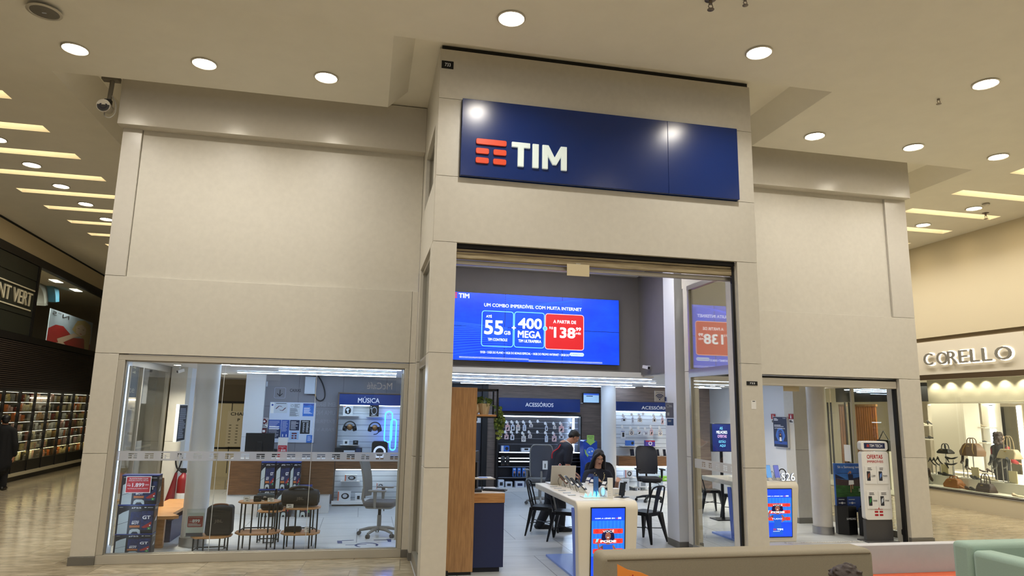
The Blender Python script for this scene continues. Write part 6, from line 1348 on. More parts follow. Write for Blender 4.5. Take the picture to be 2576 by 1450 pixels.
# cardboard phone advert with black base blocks
x0 = 8.02; x1 = 8.70; t = thing('cardboard_display', 'cardboard phone display with a stadium picture on black blocks beside the column', 'cardboard display', (8.36, 10.72, 0), -.04); w_ = .66; zA = .60; zB = 1.165
STAD = mat('stadium_sky', (58, 122, 206), .5, col2=(30, 66, 150), nscale=3)
m = MB(STAD, F0); m.box(-w_/2, zA-.25, -.05, w_/2, zB, .0); m.build('board', t)
def gy(f_): return zA+(zB-zA)*f_
m = MB(mat('stadium_grass', (52, 104, 48), .6, col2=(24, 60, 30), nscale=9, stretch=(1, 1, 6)), F0); m.rect(-w_/2, gy(-.0), w_/2, gy(.36), .001); m.m(mat('stadium_stand', (84, 62, 60), .6, col2=(40, 38, 50), nscale=60)).poly([(-w_/2, gy(.36)), (w_/2, gy(.30)), (w_/2, gy(.62)), (w_*.3, gy(.56)), (0, gy(.50)), (-w_*.3, gy(.52)), (-w_/2, gy(.56))], .0012); m.m(PNAV).poly([(w_*.5, gy(.62)), (w_*.5, gy(.74)), (w_*.2, gy(.60)), (-w_*.1, gy(.53)), (.0, gy(.50)), (w_*.3, gy(.56))], .0014); m.poly([(-w_/2, gy(.56)), (-w_/2, gy(.68)), (-w_*.3, gy(.58)), (-w_*.2, gy(.525))], .0014)
m.m(TXK)
for q in ((-.44, .70, .22, .71), (.21, .30, .22, .71), (-.32, .26, .22, .265)): m.rect(w_*q[0], gy(q[1]), w_*q[2], gy(q[3]), .0016)
m.m(SKIN_P).ell(-w_*.06, gy(.735), .018, .024, .002); m.poly([(-w_*.11, gy(.66)), (-w_*.14, gy(.70)), (-w_*.09, gy(.76)), (-w_*.075, gy(.75)), (-w_*.11, gy(.70))], .002); m.rect(-w_*.085, gy(.14), -w_*.06, gy(.40), .0018); m.rect(-w_*.03, gy(.24), -w_*.005, gy(.40), .0018)
m.m(PNAV).poly([(-w_*.13, gy(.68)), (.01*w_, gy(.68)), (w_*.02, gy(.5)), (-w_*.12, gy(.48))], .0022); m.m(TXT).poly([(-w_*.12, gy(.50)), (w_*.02, gy(.50)), (w_*.025, gy(.38)), (-w_*.13, gy(.36))], .0024)
m.text('Só a Samsung tem', -w_*.42, gy(.84), w_*.22, gy(.93), .002); m.m(PNAV).rect(-w_/2, gy(-.42), w_/2, gy(.0), .0015); m.m(PBL).rect(-w_*.2, gy(-.38), w_*.18, gy(.02), .002); m.m(TXT)
for a in (-.45, -.16, .22): m.lines(w_*a, gy(-.32), w_*(a+.24), gy(-.02), 3, .008, .0025, int(a*100)); m.ring(w_*(a+.1), gy(-.17), .010, .018, .0026, 12)
m.lines(w_*.15, gy(.16), w_*.48, gy(.26), 2, .012, .0025); m.build('picture', t)
for px, py, rz_, lb in ((-.19, -.02, .25, 0), (.10, -.22, -.08, 1), (.27, -.03, -.5, 2)):
    bl = MB(BLACK); bl.prism([(px+.19*math.cos(2*PI*i/6+rz_), py+.15*math.sin(2*PI*i/6+rz_)) for i in range(6)], 0, .46 if lb != 1 else .44); b_ = bl.build('base_block', t, .004)
    a = MB(TXT, frame((px, py-.135, .25), (math.cos(rz_*.3), math.sin(rz_*.3), 0))); a.text('SAMSUNG', -.09, 0, .09, .032, .004, .02); a.build('lettering', b_)
# offers totem
o, w_, h_ = RF(2172, 1136, 2235, 1308, 10.0); cx = (7.966+8.469)/2; z0 = .34; z1 = 1.415
t = thing('offer_totem', 'white offers totem with red title and phone price cards on a dark foot', 'totem', (cx, 9.97, 0), -.05); W_ = .485; hw = W_/2
m = MB(WHITEG, F0); m.prism(MB.rpts(-hw, z0, hw, z1, .05, 5), -.09, 0); m.build('body', t, .004); m = MB(WHITEG, F0); m.prism(MB.rpts(-hw, z1+.012, hw, z1+.165, .045, 5), -.09, .004); m.build('head', t, .004)
DGF = mat('totem_foot', (74, 72, 72), .5); MB(DGF).box(-hw*.98, .01, .02, hw*.98, .085, z0).build('foot_panel', t, .003); MB(DGF).box(-hw*1.15, -.10, 0, hw*1.1, .20, .02).build('foot_plate', t, .003)
m = MB(NAVYD, F0); m.rect(-hw*.78, z1+.045, hw*.78, z1+.135, .005); m.m(TXT).text('TIM TECH', -hw*.36, z1+.068, hw*.58, z1+.112, .0055, .015); m.m(ORANGE).logo(-hw*.58, z1+.07, .045, .04, .0055); m.build('head_print', t)
m = MB(RED, F0); m.text('OFERTAS', -hw*.60, z1-.115, hw*.55, z1-.055, .001, .03); m.text('IMPERDÍVEIS', -hw*.60, z1-.18, hw*.58, z1-.135, .001, .02); m.build('red_print', t); m = MB(RED, F0); m.logo(-.075, z0+.06, .15, .13, .001); m.build('emblem', t)
for i, (sx, zc, pr) in enumerate(((-1, 1.05, '2.599'), (1, 1.05, '949'), (-1, .66, '999'), (1, .66, '799'))):
    c_ = MB(PAPER, F0); x = sx*hw*.44; c_.box(x-hw*.40, zc-.15, 0, x+hw*.40, zc+.13, .008); k = c_.build('price_card', t); m = MB(PHC[3], F0); m.rrect(x-hw*.28, zc-.10, x-hw*.02, zc+.05, .008, .009); m.m((PHC[1], PHC[4], CGRN, PGR)[i]).poly([(x-hw*.22, zc-.07), (x-hw*.07, zc-.03), (x-hw*.07, zc+.03), (x-hw*.2, zc)], .0095); m.m(TXK).text(pr, x+hw*.04, zc-.04, x+hw*.34, zc-.01, .009, .01); m.lines(x-hw*.2, zc+.065, x+hw*.2, zc+.11, 2, .010, .009, i+3); m.build('print', k)
p0 = atX(2123, 1119, 8.845); p1 = atX(2142, 1162, 8.845); t = thing('paper_notice', 'blank white paper taped to the side glass above the cardboard display', 'notice', (8.844, (p0.y+p1.y)/2, p1.z)); MB(PAPER, FS).box(-abs(p0.y-p1.y)/2, 0, 0, abs(p0.y-p1.y)/2, p0.z-p1.z, .002).build('sheet', t); MB(DARK, FS).box(-abs(p0.y-p1.y)/2, -.06, 0, abs(p0.y-p1.y)/2, -.02, .004).build('dark_strip', t)
t = MB(ALUP); t.box(6.55, 10.0, .002, 8.1, 10.06, .006); t.m(WHITE)
for k in range(48):
    for j in range(2): t.cbox((6.57+k*.032+.016*j, 10.015+.028*j, .008), .014, .014, .005)
o = tag(t.build('studded_strip'), 'studded non-slip strip on the floor across the right doorway', 'floor strip'); o['kind'] = 'stuff'
p = atY(2248, 1345, 9.85); t = MB(BLACK, frame((8.552, 9.85, .12), (0, -1, 0))); t.prism(MB.rpts(-.03, 0, .03, .09, .02), 0, .02); tag(t.build('floor_socket'), 'small black socket low on the right reveal of the right doorway', 'socket')
# ================================================================== NEIGHBOURING SHOPS
class Pl:
    """an upright wall plane through two floor points; a = along the wall, z = height, c = out of the wall"""
    def __init__(s, p0, p1):
        s.o = Vector((p0[0], p0[1], 0)); s.u = (Vector((p1[0], p1[1], 0))-s.o).normalized(); s.F = frame(s.o, s.u); s.n = s.u.cross(Vector((0, 0, 1)))
    def px(s, px, py, c=0.0):
        d = _ray(px, py); o = Vector((0, 0, CAMH)); t = ((s.o+s.n*c)-o).dot(s.n)/d.dot(s.n); p = o+d*t-s.o
        return p.dot(s.u), p.z
    def at(s, a, z=0, c=0): return s.o+s.u*a+s.n*c+Vector((0, 0, z))
    def rz(s): return math.atan2(s.u.y, s.u.x)
V = Pl((-8.15, 15.0), (-8.62, 25.0))
VB = mat('shop_black', (22, 19, 17), .45); VG = mat('shop_dark_green', (44, 46, 38), .35); CREAM = mat('corridor_cream', (196, 180, 146), .7); CRM2 = mat('lettering_cream', (208, 200, 172), .5)
zr = lambda px, py: V.px(px, py)[1]
m = MB(CREAM, V.F); m.box(-12, 5.56, -.1, 30, 6.03, 0); m.m(DARK).box(-12, 6.03, -.1, 30, 6.10, -.03); struct(m, 'wall_left_corridor')
m = MB(VB, V.F); am, aw = V.px(88, 760)[0], V.px(256, 800)[0]
m.box(-12, 5.36, -.12, 30, 5.56, .03); m.box(-12, 3.40, -.12, 30, 3.56, .02)
m.box(am-.06, 3.5, -.1, am+.06, 5.4, .02); m.box(aw+.3, 3.5, -.1, 30, 5.4, .01); m.m(VG)
for a, b_ in ((3.57, 4.02), (4.04, 4.95), (4.97, 5.35)): m.box(-12, a, -.1, am-.07, b_, 0)
m.m(VB).box(-12, 3.5, -.14, am, 5.4, -.02)
struct(m, 'wall_left_shop')
m = MB(mat('slat_brown', (62, 52, 45), .5), V.F); n = 24
for i in range(n): z = 2.26+(3.40-2.26)*i/n; m.box(-12, z, -.06, 30, z+.026, .0)
m.m(DARK).box(-12, 2.26, -.1, 30, 3.40, -.03); struct(m, 'trim_left_slats')
t = thing('shop_sign', 'cream capital lettering between two lines on the dark green left shopfront', 'sign', V.at(0, 4.1, .01), V.rz())
a1 = V.px(75, 770)[0]; z0 = V.px(60, 768)[1]; z1 = V.px(66, 735)[1]; wl_ = 2.35
m = MB(CRM2, F0); m.text('VENT VERT', a1-wl_, z0-4.1, a1, z1-4.1, .0, .0, .03); m.build('lettering', t)
m = MB(CRM2, F0); m.box(a1-wl_-.3, z1-4.1+.07, 0, a1+.12, z1-4.1+.10, .02); m.build('upper_line', t); m = MB(CRM2, F0); m.box(a1-wl_-.3, z0-4.1-.11, 0, a1+.02, z0-4.1-.08, .02); m.build('lower_line', t)
# upper show window of the left shop
m = MB(GLASS, V.F); m.box(am+.06, 3.56, -.06, aw+.3, 5.36, -.05); o = m.build('window_6'); o['kind'] = 'structure'
m = MB(mat('showroom_wall', (120, 104, 84), .7), V.F); m.box(am-2, 3.5, -3.0, aw+14, 5.5, -2.95); m.box(am, 3.45, -3.0, aw+14, 3.5, -.1); m.m(mat('showroom_ceiling', (150, 140, 118), .7)).box(am-2, 5.36, -3.0, aw+14, 5.42, -.1); m.m(CREAM).box(am-.05, 3.5, -3, am, 5.4, -.12); m.m(VB).box(aw-1.6, 3.5, -2.9, aw+.6, 5.0, -2.6); struct(m, 'wall_left_showroom')
for i in range(5):
    p = V.at(am+.5+.8*i, 5.355, -.34-.9*(i % 2)); t = thing('showroom_light', 'bright ceiling light inside the upper left showroom, %s from the left' % ORD[i], 'ceiling light', p, V.rz(), 'lights inside the upper left showroom'); MB(LAMPS).box(-.25, -.1, -.02, .25, .1, 0).build('diffuser', t); lamp('lamp', 'AREA', p-Vector((0, 0, .03)), 45, (1, .95, .85), None, .4); MB(ALUP).box(-.27, -.12, -.012, .27, .12, 0).build('trim_ring', t)
pa = V.px(128, 776, -.6); pb = V.px(226, 876, -.6); W_ = pb[0]-pa[0]; H_ = pa[1]-3.58
t = thing('poster', 'large poster of a blonde woman in red behind the upper left shop window', 'poster', V.at((pa[0]+pb[0])/2, 3.58, -.6), V.rz())
MB(mat('poster_ground', (170, 184, 196), .5), F0).box(-W_/2, 0, -.02, W_/2, H_, 0).build('board', t)
m = MB(mat('poster_red', (168, 34, 36), .5), F0); m.poly([(-W_/2, 0), (W_*.5, 0), (W_*.5, H_*.28), (W_*.30, H_*.42), (W_*.06, H_*.36), (-W_*.2, H_*.62), (-W_*.36, H_*.6), (-W_/2, H_*.45)], .002)
m.m(mat('poster_blond', (196, 168, 110), .6)).poly([(-W_*.0, H_*.60), (W_*.10, H_*.9), (W_*.28, H_*.98), (W_*.44, H_*.90), (W_*.48, H_*.6), (W_*.46, H_*.1), (W_*.36, H_*.05), (W_*.32, H_*.40), (W_*.1, H_*.5)], .004)
m.m(mat('poster_skin', (214, 184, 158), .6)).poly([(W_*.08, H_*.72), (W_*.22, H_*.84), (W_*.34, H_*.74), (W_*.34, H_*.56), (W_*.22, H_*.46), (W_*.1, H_*.54)], .006); m.poly([(-W_*.25, H_*.08), (W_*.1, H_*.40), (W_*.2, H_*.46), (W_*.06, H_*.5), (-W_*.30, H_*.22)], .005); m.poly([(-W_*.46, 0), (-W_*.1, .1*H_), (-W_*.16, H_*.16), (-W_*.46, H_*.06)], .006)
m.m(RED).ell(W_*.22, H_*.535, W_*.03, H_*.012, .007); m.m(mat('brow_brown', (90, 62, 44), .6)).ell(W_*.15, H_*.68, W_*.022, H_*.01, .007); m.ell(W_*.27, H_*.68, W_*.022, H_*.01, .007)
m.build('woman_figure', t)
m = MB(TXK, frame((0, 0, .008), (1, 0, 0))); Fm = Matrix.Translation((0, -.008, 0)) @ Matrix.Scale(-1, 4, (1, 0, 0)) @ frame((0, 0, 0)); m = MB(TXK, Fm); m.text('N°5', W_*.10, H_*.84, W_*.46, H_*.96, 0); m.f = [f[::-1] for f in m.f]; m.build('lettering', t)
for i, (c_, dx) in enumerate((('blue', 0), ('grey', .5))):
    q_ = V.px(118-10*i, 735+10*i, -.9); p = V.at(q_[0]-.15, q_[1]-.35, -.9-.2*i); t = MB(mat('drape_'+c_, ((44, 98, 120), (116, 114, 106))[i], .8)); pts = [(.9*math.cos(q), .9*math.sin(q)) for q in [PI*.06+PI*.40*k/10 for k in range(11)]]; inn = [(.62*x/.9, .62*y/.9) for x, y in pts]
    t.M = frame((0, 0, 0)); t.prism(pts+inn[::-1], -.1, .1); o = t.build('fabric_arch', loc=p, rz=V.rz()); tag(o, 'curved %s fabric arch hanging in the upper left show window' % c_, 'decoration')
# perfume cabinets
ab = [V.px(x, 1010)[0] for x in (-26, 8.3, 49.6, 88, 122, 156, 185, 220, 252)]
zT, zBm = 2.20, .47
m = MB(VB, V.F); m.box(-12, 2.20, -.45, 30, 2.27, 0); m.box(-12, .20, -.45, 30, .47, 0); m.box(-12, .0, -.4, 30, .12, .0); m.m(CRM2).box(-12, .12, -.4, 30, .20, .03); m.m(VB).box(-12, .47, -.50, 30, 2.2, -.45); m.box(-12, .1, -.45, ab[0], 2.2, 0); m.box(ab[-1], .1, -.45, 30, 2.2, 0); struct(m, 'wall_left_cabinets')
BCOL = [('cream', (206, 190, 150)), ('white', (222, 220, 212)), ('amber', (176, 124, 60)), ('dark red', (128, 40, 40)), ('brown', (92, 66, 48)), ('grey', (128, 126, 124)), ('pale gold', (196, 172, 110)), ('pink', (202, 160, 150)), ('black', (36, 34, 34)), ('orange', (196, 104, 52))]
PROT = {}
def perfume(ci, si):
    k = (ci, si)
    if k not in PROT:
        m_ = mat('perfume_'+BCOL[ci][0].replace(' ', '_'), BCOL[ci][1], .3); m = MB(m_)
        if si == 0: m.box(-.045, -.03, 0, .045, .03, .15); m.m(TXT if ci in (3, 4, 8) else TXK).add([(-.025, -.0305, .06), (.025, -.0305, .06), (.025, -.0305, .075), (-.025, -.0305, .075)], [(0, 1, 2, 3)])
        elif si == 1: m.box(-.035, -.025, 0, .035, .025, .185); m.m(TXK).add([(-.02, -.0255, .10), (.02, -.0255, .10), (.02, -.0255, .11), (-.02, -.0255, .11)], [(0, 1, 2, 3)])
        else: m.lathe([(.036, 0), (.04, .01), (.04, .09), (.016, .105), (.016, .112)], n=10); m.m(BLACK).lathe([(.02, .112), (.02, .145), (.015, .148)], n=10)
        PROT[k] = m.mesh('perfume')
    return PROT[k]
GOLDL = mat('shelf_glow_gold', (255, 226, 160), .4, emit=16.0)
SHL = mat('shelf_light_white', (255, 240, 214), .4, emit=7.0); rp = random.Random(21)
for bi in range(8):
    a0, a1 = ab[bi]+.03, ab[bi+1]-.03
    t = thing('display_cabinet', 'black framed glass cabinet of perfumes along the left corridor, %s from the near end' % ORD[bi], 'cabinet', V.at((a0+a1)/2, .0, 0), V.rz(), 'perfume cabinets of the left corridor'); hw = (a1-a0)/2
    q = MB(VB); q.box(-hw-.055, -.02, .2, -hw-.005, .04, 2.2); q.build('side_post', t)
    MB(GLASS).box(-hw, .005, .47, hw, .012, 2.2).build('glass_door', t)
    for si in range(7):
        z = .47+.245*si
        MB(VB if si else VB).box(-hw, .03, z-.015, hw, .42, z).build('shelf', t)

        x = -hw+.06; k = 0
        while x < hw-.05:
            ci = rp.choice([0, 0, 1, 1, 2, 3, 4, 5, 6, 6, 7, 8, 9]); sh = rp.choice([0, 0, 0, 1, 1, 2]); sc_ = rp.uniform(.95, 1.22)
            if rp.random() > .06 and bi:
                o = bpy.data.objects.new('perfume', perfume(ci, sh)); COL.objects.link(o); o.location = t.location+V.u*x-V.n*(.12+rp.uniform(-.02, .05))+Vector((0, 0, z+.0005)); o.rotation_euler = (0, 0, V.rz()+rp.uniform(-.1, .1)); o.scale = (sc_, sc_, sc_)
                tag(o, '%s perfume %s %s along on shelf %s of cabinet %s, left corridor' % (BCOL[ci][0], ('box', 'tall box', 'bottle')[sh], ORD[min(k, 11)], ORD[si], ORD[bi]), 'perfume', 'perfumes in the left corridor cabinets')
            x += .122+rp.uniform(0, .04); k += 1
    for si in range(7): MB(GOLDL if si == 0 and bi > 1 else SHL).box(-hw+.01, .045, .47+.245*si+.224, hw-.01, .075, .47+.245*si+.229).build('shelf_light', t)

# ---- Corello side (right)
CX = 13.1
CW = mat('shop_cream', (214, 204, 180), .5); CRW = mat('shop_white', (226, 218, 202), .45)
C_ = Pl((CX, 30), (CX, 4))
g = lambda px, py, c=0: C_.px(px, py, c)
y2a = lambda y: 30-y
m = MB(mat('corridor_wall_cream', (206, 194, 166), .8), C_.F); m.box(0, 3.86, -.1, 30, 6.1, 0.0); m.m(mat('recess_brown', (120, 104, 78), .6)).box(0, 3.76, -.16, 30, 3.86, -.05); m.m(CRW)
for a, b_ in ((10, 15.6), (15.61, 18.6), (18.61, 23)): m.box(a, 2.98, -.1, b_, 3.76, 0)
m.m(mat('lintel_brown', (92, 76, 58), .35, metal=.4)).box(8, 2.86, -.12, 26, 2.98, .01); m.m(CW).box(15.0, 0, -.2, 26, .33, .02); m.m(CRW).box(0, 0, -.12, 8.5, 2.98, 0); struct(m, 'wall_right_shop')
m = MB(STEEL, C_.F); m.box(15.0, .33, -.1, 26, .36, .03); m.box(15.0, .375, -.08, 26, .39, .02); struct(m, 'trim_right_sill')
m = MB(GLASS, C_.F)
m.box(15.0, .38, -.05, 18.06, 2.87, -.042); o = m.build('window_7'); o['kind'] = 'structure'
for a, b_ in ((18.07, 20.2), (20.21, 26)): MB(GLASS, C_.F).box(a, .38, -.05, b_, 2.87, -.042).build('pane', o)
m = MB(GLASS, C_.F); m.box(10.0, .03, -.05, 12.4, 2.87, -.042); o = m.build('window_8'); o['kind'] = 'structure'; MB(GLASS, C_.F).box(12.45, .03, -.05, 15.0, 2.87, -.042).build('pane', o)
t = thing('shop_sign', 'backlit silver letters on the cream fascia above the right handbag window', 'sign', C_.at(0, 3.0, .0), C_.rz())
HALO = mat('halo_white', (255, 250, 236), .4, emit=3.0); LETC = mat('letter_steel', (138, 134, 126), .4, metal=.2)
p0 = g(2330, 908); p1 = g(2552, 893); zl = 3.20; zh = 3.48; w7 = (p1[0]-p0[0]); xs = [0, .165, .30, .435, .565, .695, .83]; ws = [.115, .135, .115, .10, .10, .10, .17]
for ch, a, w_ in zip('CORELLO', xs, ws):
    A = p0[0]+a*w7; B = A+w_*w7; m = MB(HALO, F0); m.text(ch, A-.014, zl-3.0-.014, B+.014, zh-3.0+.014, .012, .0); h_ = m.build('halo', t); m = MB(LETC, F0); m.text(ch, A, zl-3.0, B, zh-3.0, .05, 0.0, .03); m.build('letter', t)
# the room behind the glass
m = MB(CRW, C_.F); m.box(7, -.02, -7, 27, 0.02, -.2); m.box(7, 0, -7.1, 27, 3.2, -7); m.box(7, 0, -7, 7.1, 3.2, -.2); m.box(26.9, 0, -7, 27, 3.2, -.2); m.box(7, 3.0, -7, 27, 3.1, -.12); struct(m, 'wall_right_showroom')
m = MB(CRW, C_.F); m.box(15.0, 2.36, -1.0, 26, 3.0, -.95); m.box(15.0, 2.33, -1.15, 26, 2.37, -.93); struct(m, 'trim_right_fascia')
m = MB(CRW, C_.F); pa = g(2348, 1100, -2.6)[0]; pb = g(2430, 1100, -2.6)[0]; m.box(pa, 0.021, -3.1, pb, 2.99, -2.6); struct(m, 'wall_right_pillar')
m = MB(CRW, C_.F); m.box(15.0, .02, -.95, 26, .40, -.06); m.box(15.0, .40, -.95, 26, .62, -.50); struct(m, 'trim_right_display_step')
for i, px in enumerate((2345, 2384, 2428, 2472, 2520, 2568)):
    a = g(px, 972, -.85)[0]; p = C_.at(a, 2.985, -.78); t = thing('recessed_spot', 'small warm spot over the bags of the right shop window, %s from the left' % ORD[i], 'ceiling light', p, 0, 'spots of the right shop window'); MB(ALUP).lathe([(.06, 0), (.06, -.012), (.05, -.015)], n=16).build('trim_ring', t)
    lamp('lamp', 'SPOT', C_.at(a, 2.955, -.80), 26, (1, .86, .62), None, .02, (0, 0, 0), None, 1.9)
lamp('lamp', 'AREA', C_.at(20, 2.9, -4), 460, (1, .92, .78), None, 4, (0, 0, 0), 3); lamp('lamp', 'AREA', C_.at(13, 2.9, -3), 180, (1, .90, .72), None, 3, (0, 0, 0), 3); lamp('lamp', 'AREA', C_.at(20, 2.95, -1.45), 300, (1, .95, .85), None, 6, (0, 0, C_.rz()), .4); lamp('lamp', 'AREA', C_.at(20.5, 2.3, -.5), 40, (1, .92, .78), None, 5, (0, 0, C_.rz()), .5)  # area lights without fittings, added to brighten the room and its pillar
# wall shelves, mirror with light bars, timber slats
def cthing(name, label, cat, px, py, c, z=None, group=None, rz=0): 
    a, zz_ = g(px, py, c); return thing(name, label, cat, C_.at(a, zz_ if z is None else z, c), C_.rz()+rz, group)
for lb, px0, px1, pys in (('left', 2315, 2352, (1070, 1105)), ('right', 2450, 2478, (1075, 1113))):
    a0 = g(px0, 1080, -3.0)[0]; a1 = g(px1, 1080, -3.0)[0]
    t = thing('wall_shelf', 'lit white shoe shelves in the right shop, %s of the grey pillar' % lb, 'shelf', C_.at((a0+a1)/2, 0, -3.0), C_.rz()); hw = (a1-a0)/2; MB(CRW, F0).box(-hw-.1, 0, -.45, hw+.1, 2.4, -.40).build('back_panel', t)
    for py in pys: z = g((px0+px1)/2, py, -3.0)[1]; MB(CRW, F0).box(-hw, z-.03, -.40, hw, z, 0).build('shelf_board', t, .003)
    MB(LAMPS, F0).box(-hw, 2.34, -.38, hw, 2.36, -.34).build('shelf_light', t)
for lb, px, py in (('left', 2488, 1060), ('right', 2562, 1085)):
    a, z = g(px+8, py, -3.4); t = thing('light_bar', 'white vertical light bar in the right shop, %s side of the mirror' % lb, 'light', C_.at(a, .6, -3.4), C_.rz()); MB(LEDW, F0).box(-.05, 0, 0, .05, 1.72, .04).build('tube', t); MB(ALUP, F0).box(-.06, -.02, -.03, .06, 1.74, 0).build('housing', t)
a0 = g(2503, 1100, -3.5)[0]; a1 = g(2560, 1100, -3.5)[0]; t = thing('mirror', 'tall dark mirror between the light bars of the right shop', 'mirror', C_.at((a0+a1)/2, .3, -3.5), C_.rz()); hw = (a1-a0)/2; MB(mat('mirror_dark', (96, 92, 80), .05, metal=.9), F0).box(-hw, 0, -.04, hw, 2.0, 0).build('glass', t); MB(OAK, F0).box(-hw*.3, 0, -.5, -hw*.0, 2.0, -.45).build('frame_strip', t)
SLT = mat('timber_slat', (178, 112, 50), .45, col2=(150, 88, 36), nscale=6, stretch=(3, 3, .4))
for lb, px0, px1 in (('left', 2112, 2130), ('right', 2150, 2206)):
    a0 = g(px0, 1060, -2.2)[0]; a1 = g(px1, 1060, -2.2)[0]; t = thing('slat_screen', 'orange timber slat screen inside the right shop, %s one behind the glass' % lb, 'screen', C_.at((a0+a1)/2, 0.03, -2.2), C_.rz()); hw = (a1-a0)/2; m = MB(SLT, F0); n = max(3, int(2*hw/.09))
    for i in range(n): m.box(-hw+2*hw*i/n, 0, -.05, -hw+2*hw*i/n+.05, 2.25, 0)
    m.m(OAK).box(-hw, 2.25, -.06, hw, 2.32, .01); m.build('slats', t)
for i, px in enumerate((2088, 2096, 2132, 2142)):
    a = g(px, 1080, .03)[0]; t = thing('door_handle_bar', 'long dark vertical handle on the glass doors of the right shop, %s from the left' % ORD[i], 'door handle', C_.at(a, .35, .06), C_.rz(), 'long door handles of the right shop'); MB(BMETAL).tube([(0, 0, 0), (0, 0, 2.0)], .025, 8).build('bar', t); m = MB(STEEL); m.tube([(0, 0, .3), (0, .1, .3)], .012, 6); m.build('bracket', t); m = MB(STEEL); m.tube([(0, 0, 1.7), (0, .1, 1.7)], .012, 6); m.build('bracket', t)
m = MB(VB, C_.F); m.box(8.5, 2.45, -3.3, 13.2, 3.0, -3.2); m.m(LED)
for k in range(3): m.box(9+.3*k, 2.86-.05*k, -3.19, 11.5+.3*k, 2.875-.05*k, -3.18)
m.m(VB); struct(m, 'trim_right_dark_ceiling')
# bags and shoes
LEA = {'black': mat('leather_black', (26, 24, 24), .35), 'brown': mat('leather_brown', (104, 74, 46), .45), 'tan': mat('leather_tan', (150, 94, 46), .45), 'dark brown': mat('leather_dark_brown', (62, 44, 36), .45), 'beige': mat('leather_beige', (168, 150, 118), .45), 'cream': mat('leather_cream', (206, 192, 160), .45)}
GLD = mat('buckle_gold', (190, 160, 90), .3, metal=.8)
def bag(label, px0, py0, px1, py1, c, col, hh=.45, style=0, base=None):
    a0, zt_ = g(px0, (py0+py1)/2, c)[0], g((px0+px1)/2, py0, c)[1]; a1, zb_ = g(px1, (py0+py1)/2, c)[0], g((px0+px1)/2, py1, c)[1]; w = a1-a0; H_ = zt_-zb_; h = H_*(1-hh)
    t = thing('handbag', label, 'handbag', C_.at((a0+a1)/2, zb_, c), C_.rz()); L_ = LEA[col]
    m = MB(L_, F0); k = [(-w*.46, 0), (w*.46, 0), (w*.5, h*.35), (w*.40, h*.85), (w*.28, h), (-w*.28, h), (-w*.40, h*.85), (-w*.5, h*.35)] if style != 1 else [(-w*.48, 0), (w*.48, 0), (w*.46, h*.6), (w*.36, h), (-w*.36, h), (-w*.46, h*.6)]
    n = len(k); vs = [(x, y, d*(.14 if y < h*.5 else .07)*min(1, w*2.2)) for d in (-1, 1) for x, y in k]; m.add(vs, [tuple(range(n))[::-1], tuple(range(n, 2*n))]+[(i, (i+1) % n, n+(i+1) % n, n+i) for i in range(n)]); m.build('body', t, .02, 3)
    r_ = w*.17
    for s_ in (-1, 1):
        m = MB(L_, F0); m.tube(curve([(-r_, h*.9, s_*.05), (-r_*.95, h+(H_-h)*.55, s_*.04), (-r_*.5, H_*.97, s_*.03), (r_*.5, H_*.97, s_*.03), (r_*.95, h+(H_-h)*.55, s_*.04), (r_, h*.9, s_*.05)], 4), .011, 6); m.build('handle', t)
    m = MB(GLD, F0); m.box(-.02, h*.72, .10, .02, h*.82, .125); m.build('buckle', t)
    if style == 2:
        m = MB(mat('piping_gold', (176, 140, 78), .5), F0)
        for s_ in (-1, 1): m.tube([(s_*w*.34, 0.01, .125), (s_*w*.26, h*.5, .13), (s_*w*.18, h*.95, .07)], .010, 6)
        m.build('piping', t)
    return t
def stand(t, h, dx=0):
    m = MB(STEEL); m.tube([(dx, 0, -h), (dx, 0, 0)], .012, 8); m.build('display_stand', t); m = MB(STEEL); m.lathe([(.07, 0), (.07, .008), (.012, .012)], (dx, 0, -h), n=14); m.build('stand_foot', t)
SZ0, SZ1 = .401, .621
b_ = bag('small black handbag with an arched handle raised beside the grey pillar', 2363, 1117, 2393, 1142, -.70, 'black', .5); stand(b_, b_.location.z-SZ1-.0)
b_ = bag('bulging brown holdall with pale piping raised at the middle of the right window', 2423, 1102, 2468, 1148, -.72, 'brown', .30, 2); stand(b_, b_.location.z-SZ1)
b_ = bag('beige shoulder bag with a long strap raised in front of the shopper', 2514, 1098, 2562, 1155, -.72, 'beige', .58, 1); stand(b_, b_.location.z-SZ1)
def ground_bag(*a, **k):
    t = bag(*a, **k); t.location.z = SZ0; return t
ground_bag('tan handbag with a short handle on the lower step of the right window', 2382, 1199, 2419, 1228, -.30, 'tan', .22, 0)
ground_bag('dark brown handbag with two tall strap handles on the lower step', 2460, 1194, 2500, 1240, -.26, 'dark brown', .52, 1)
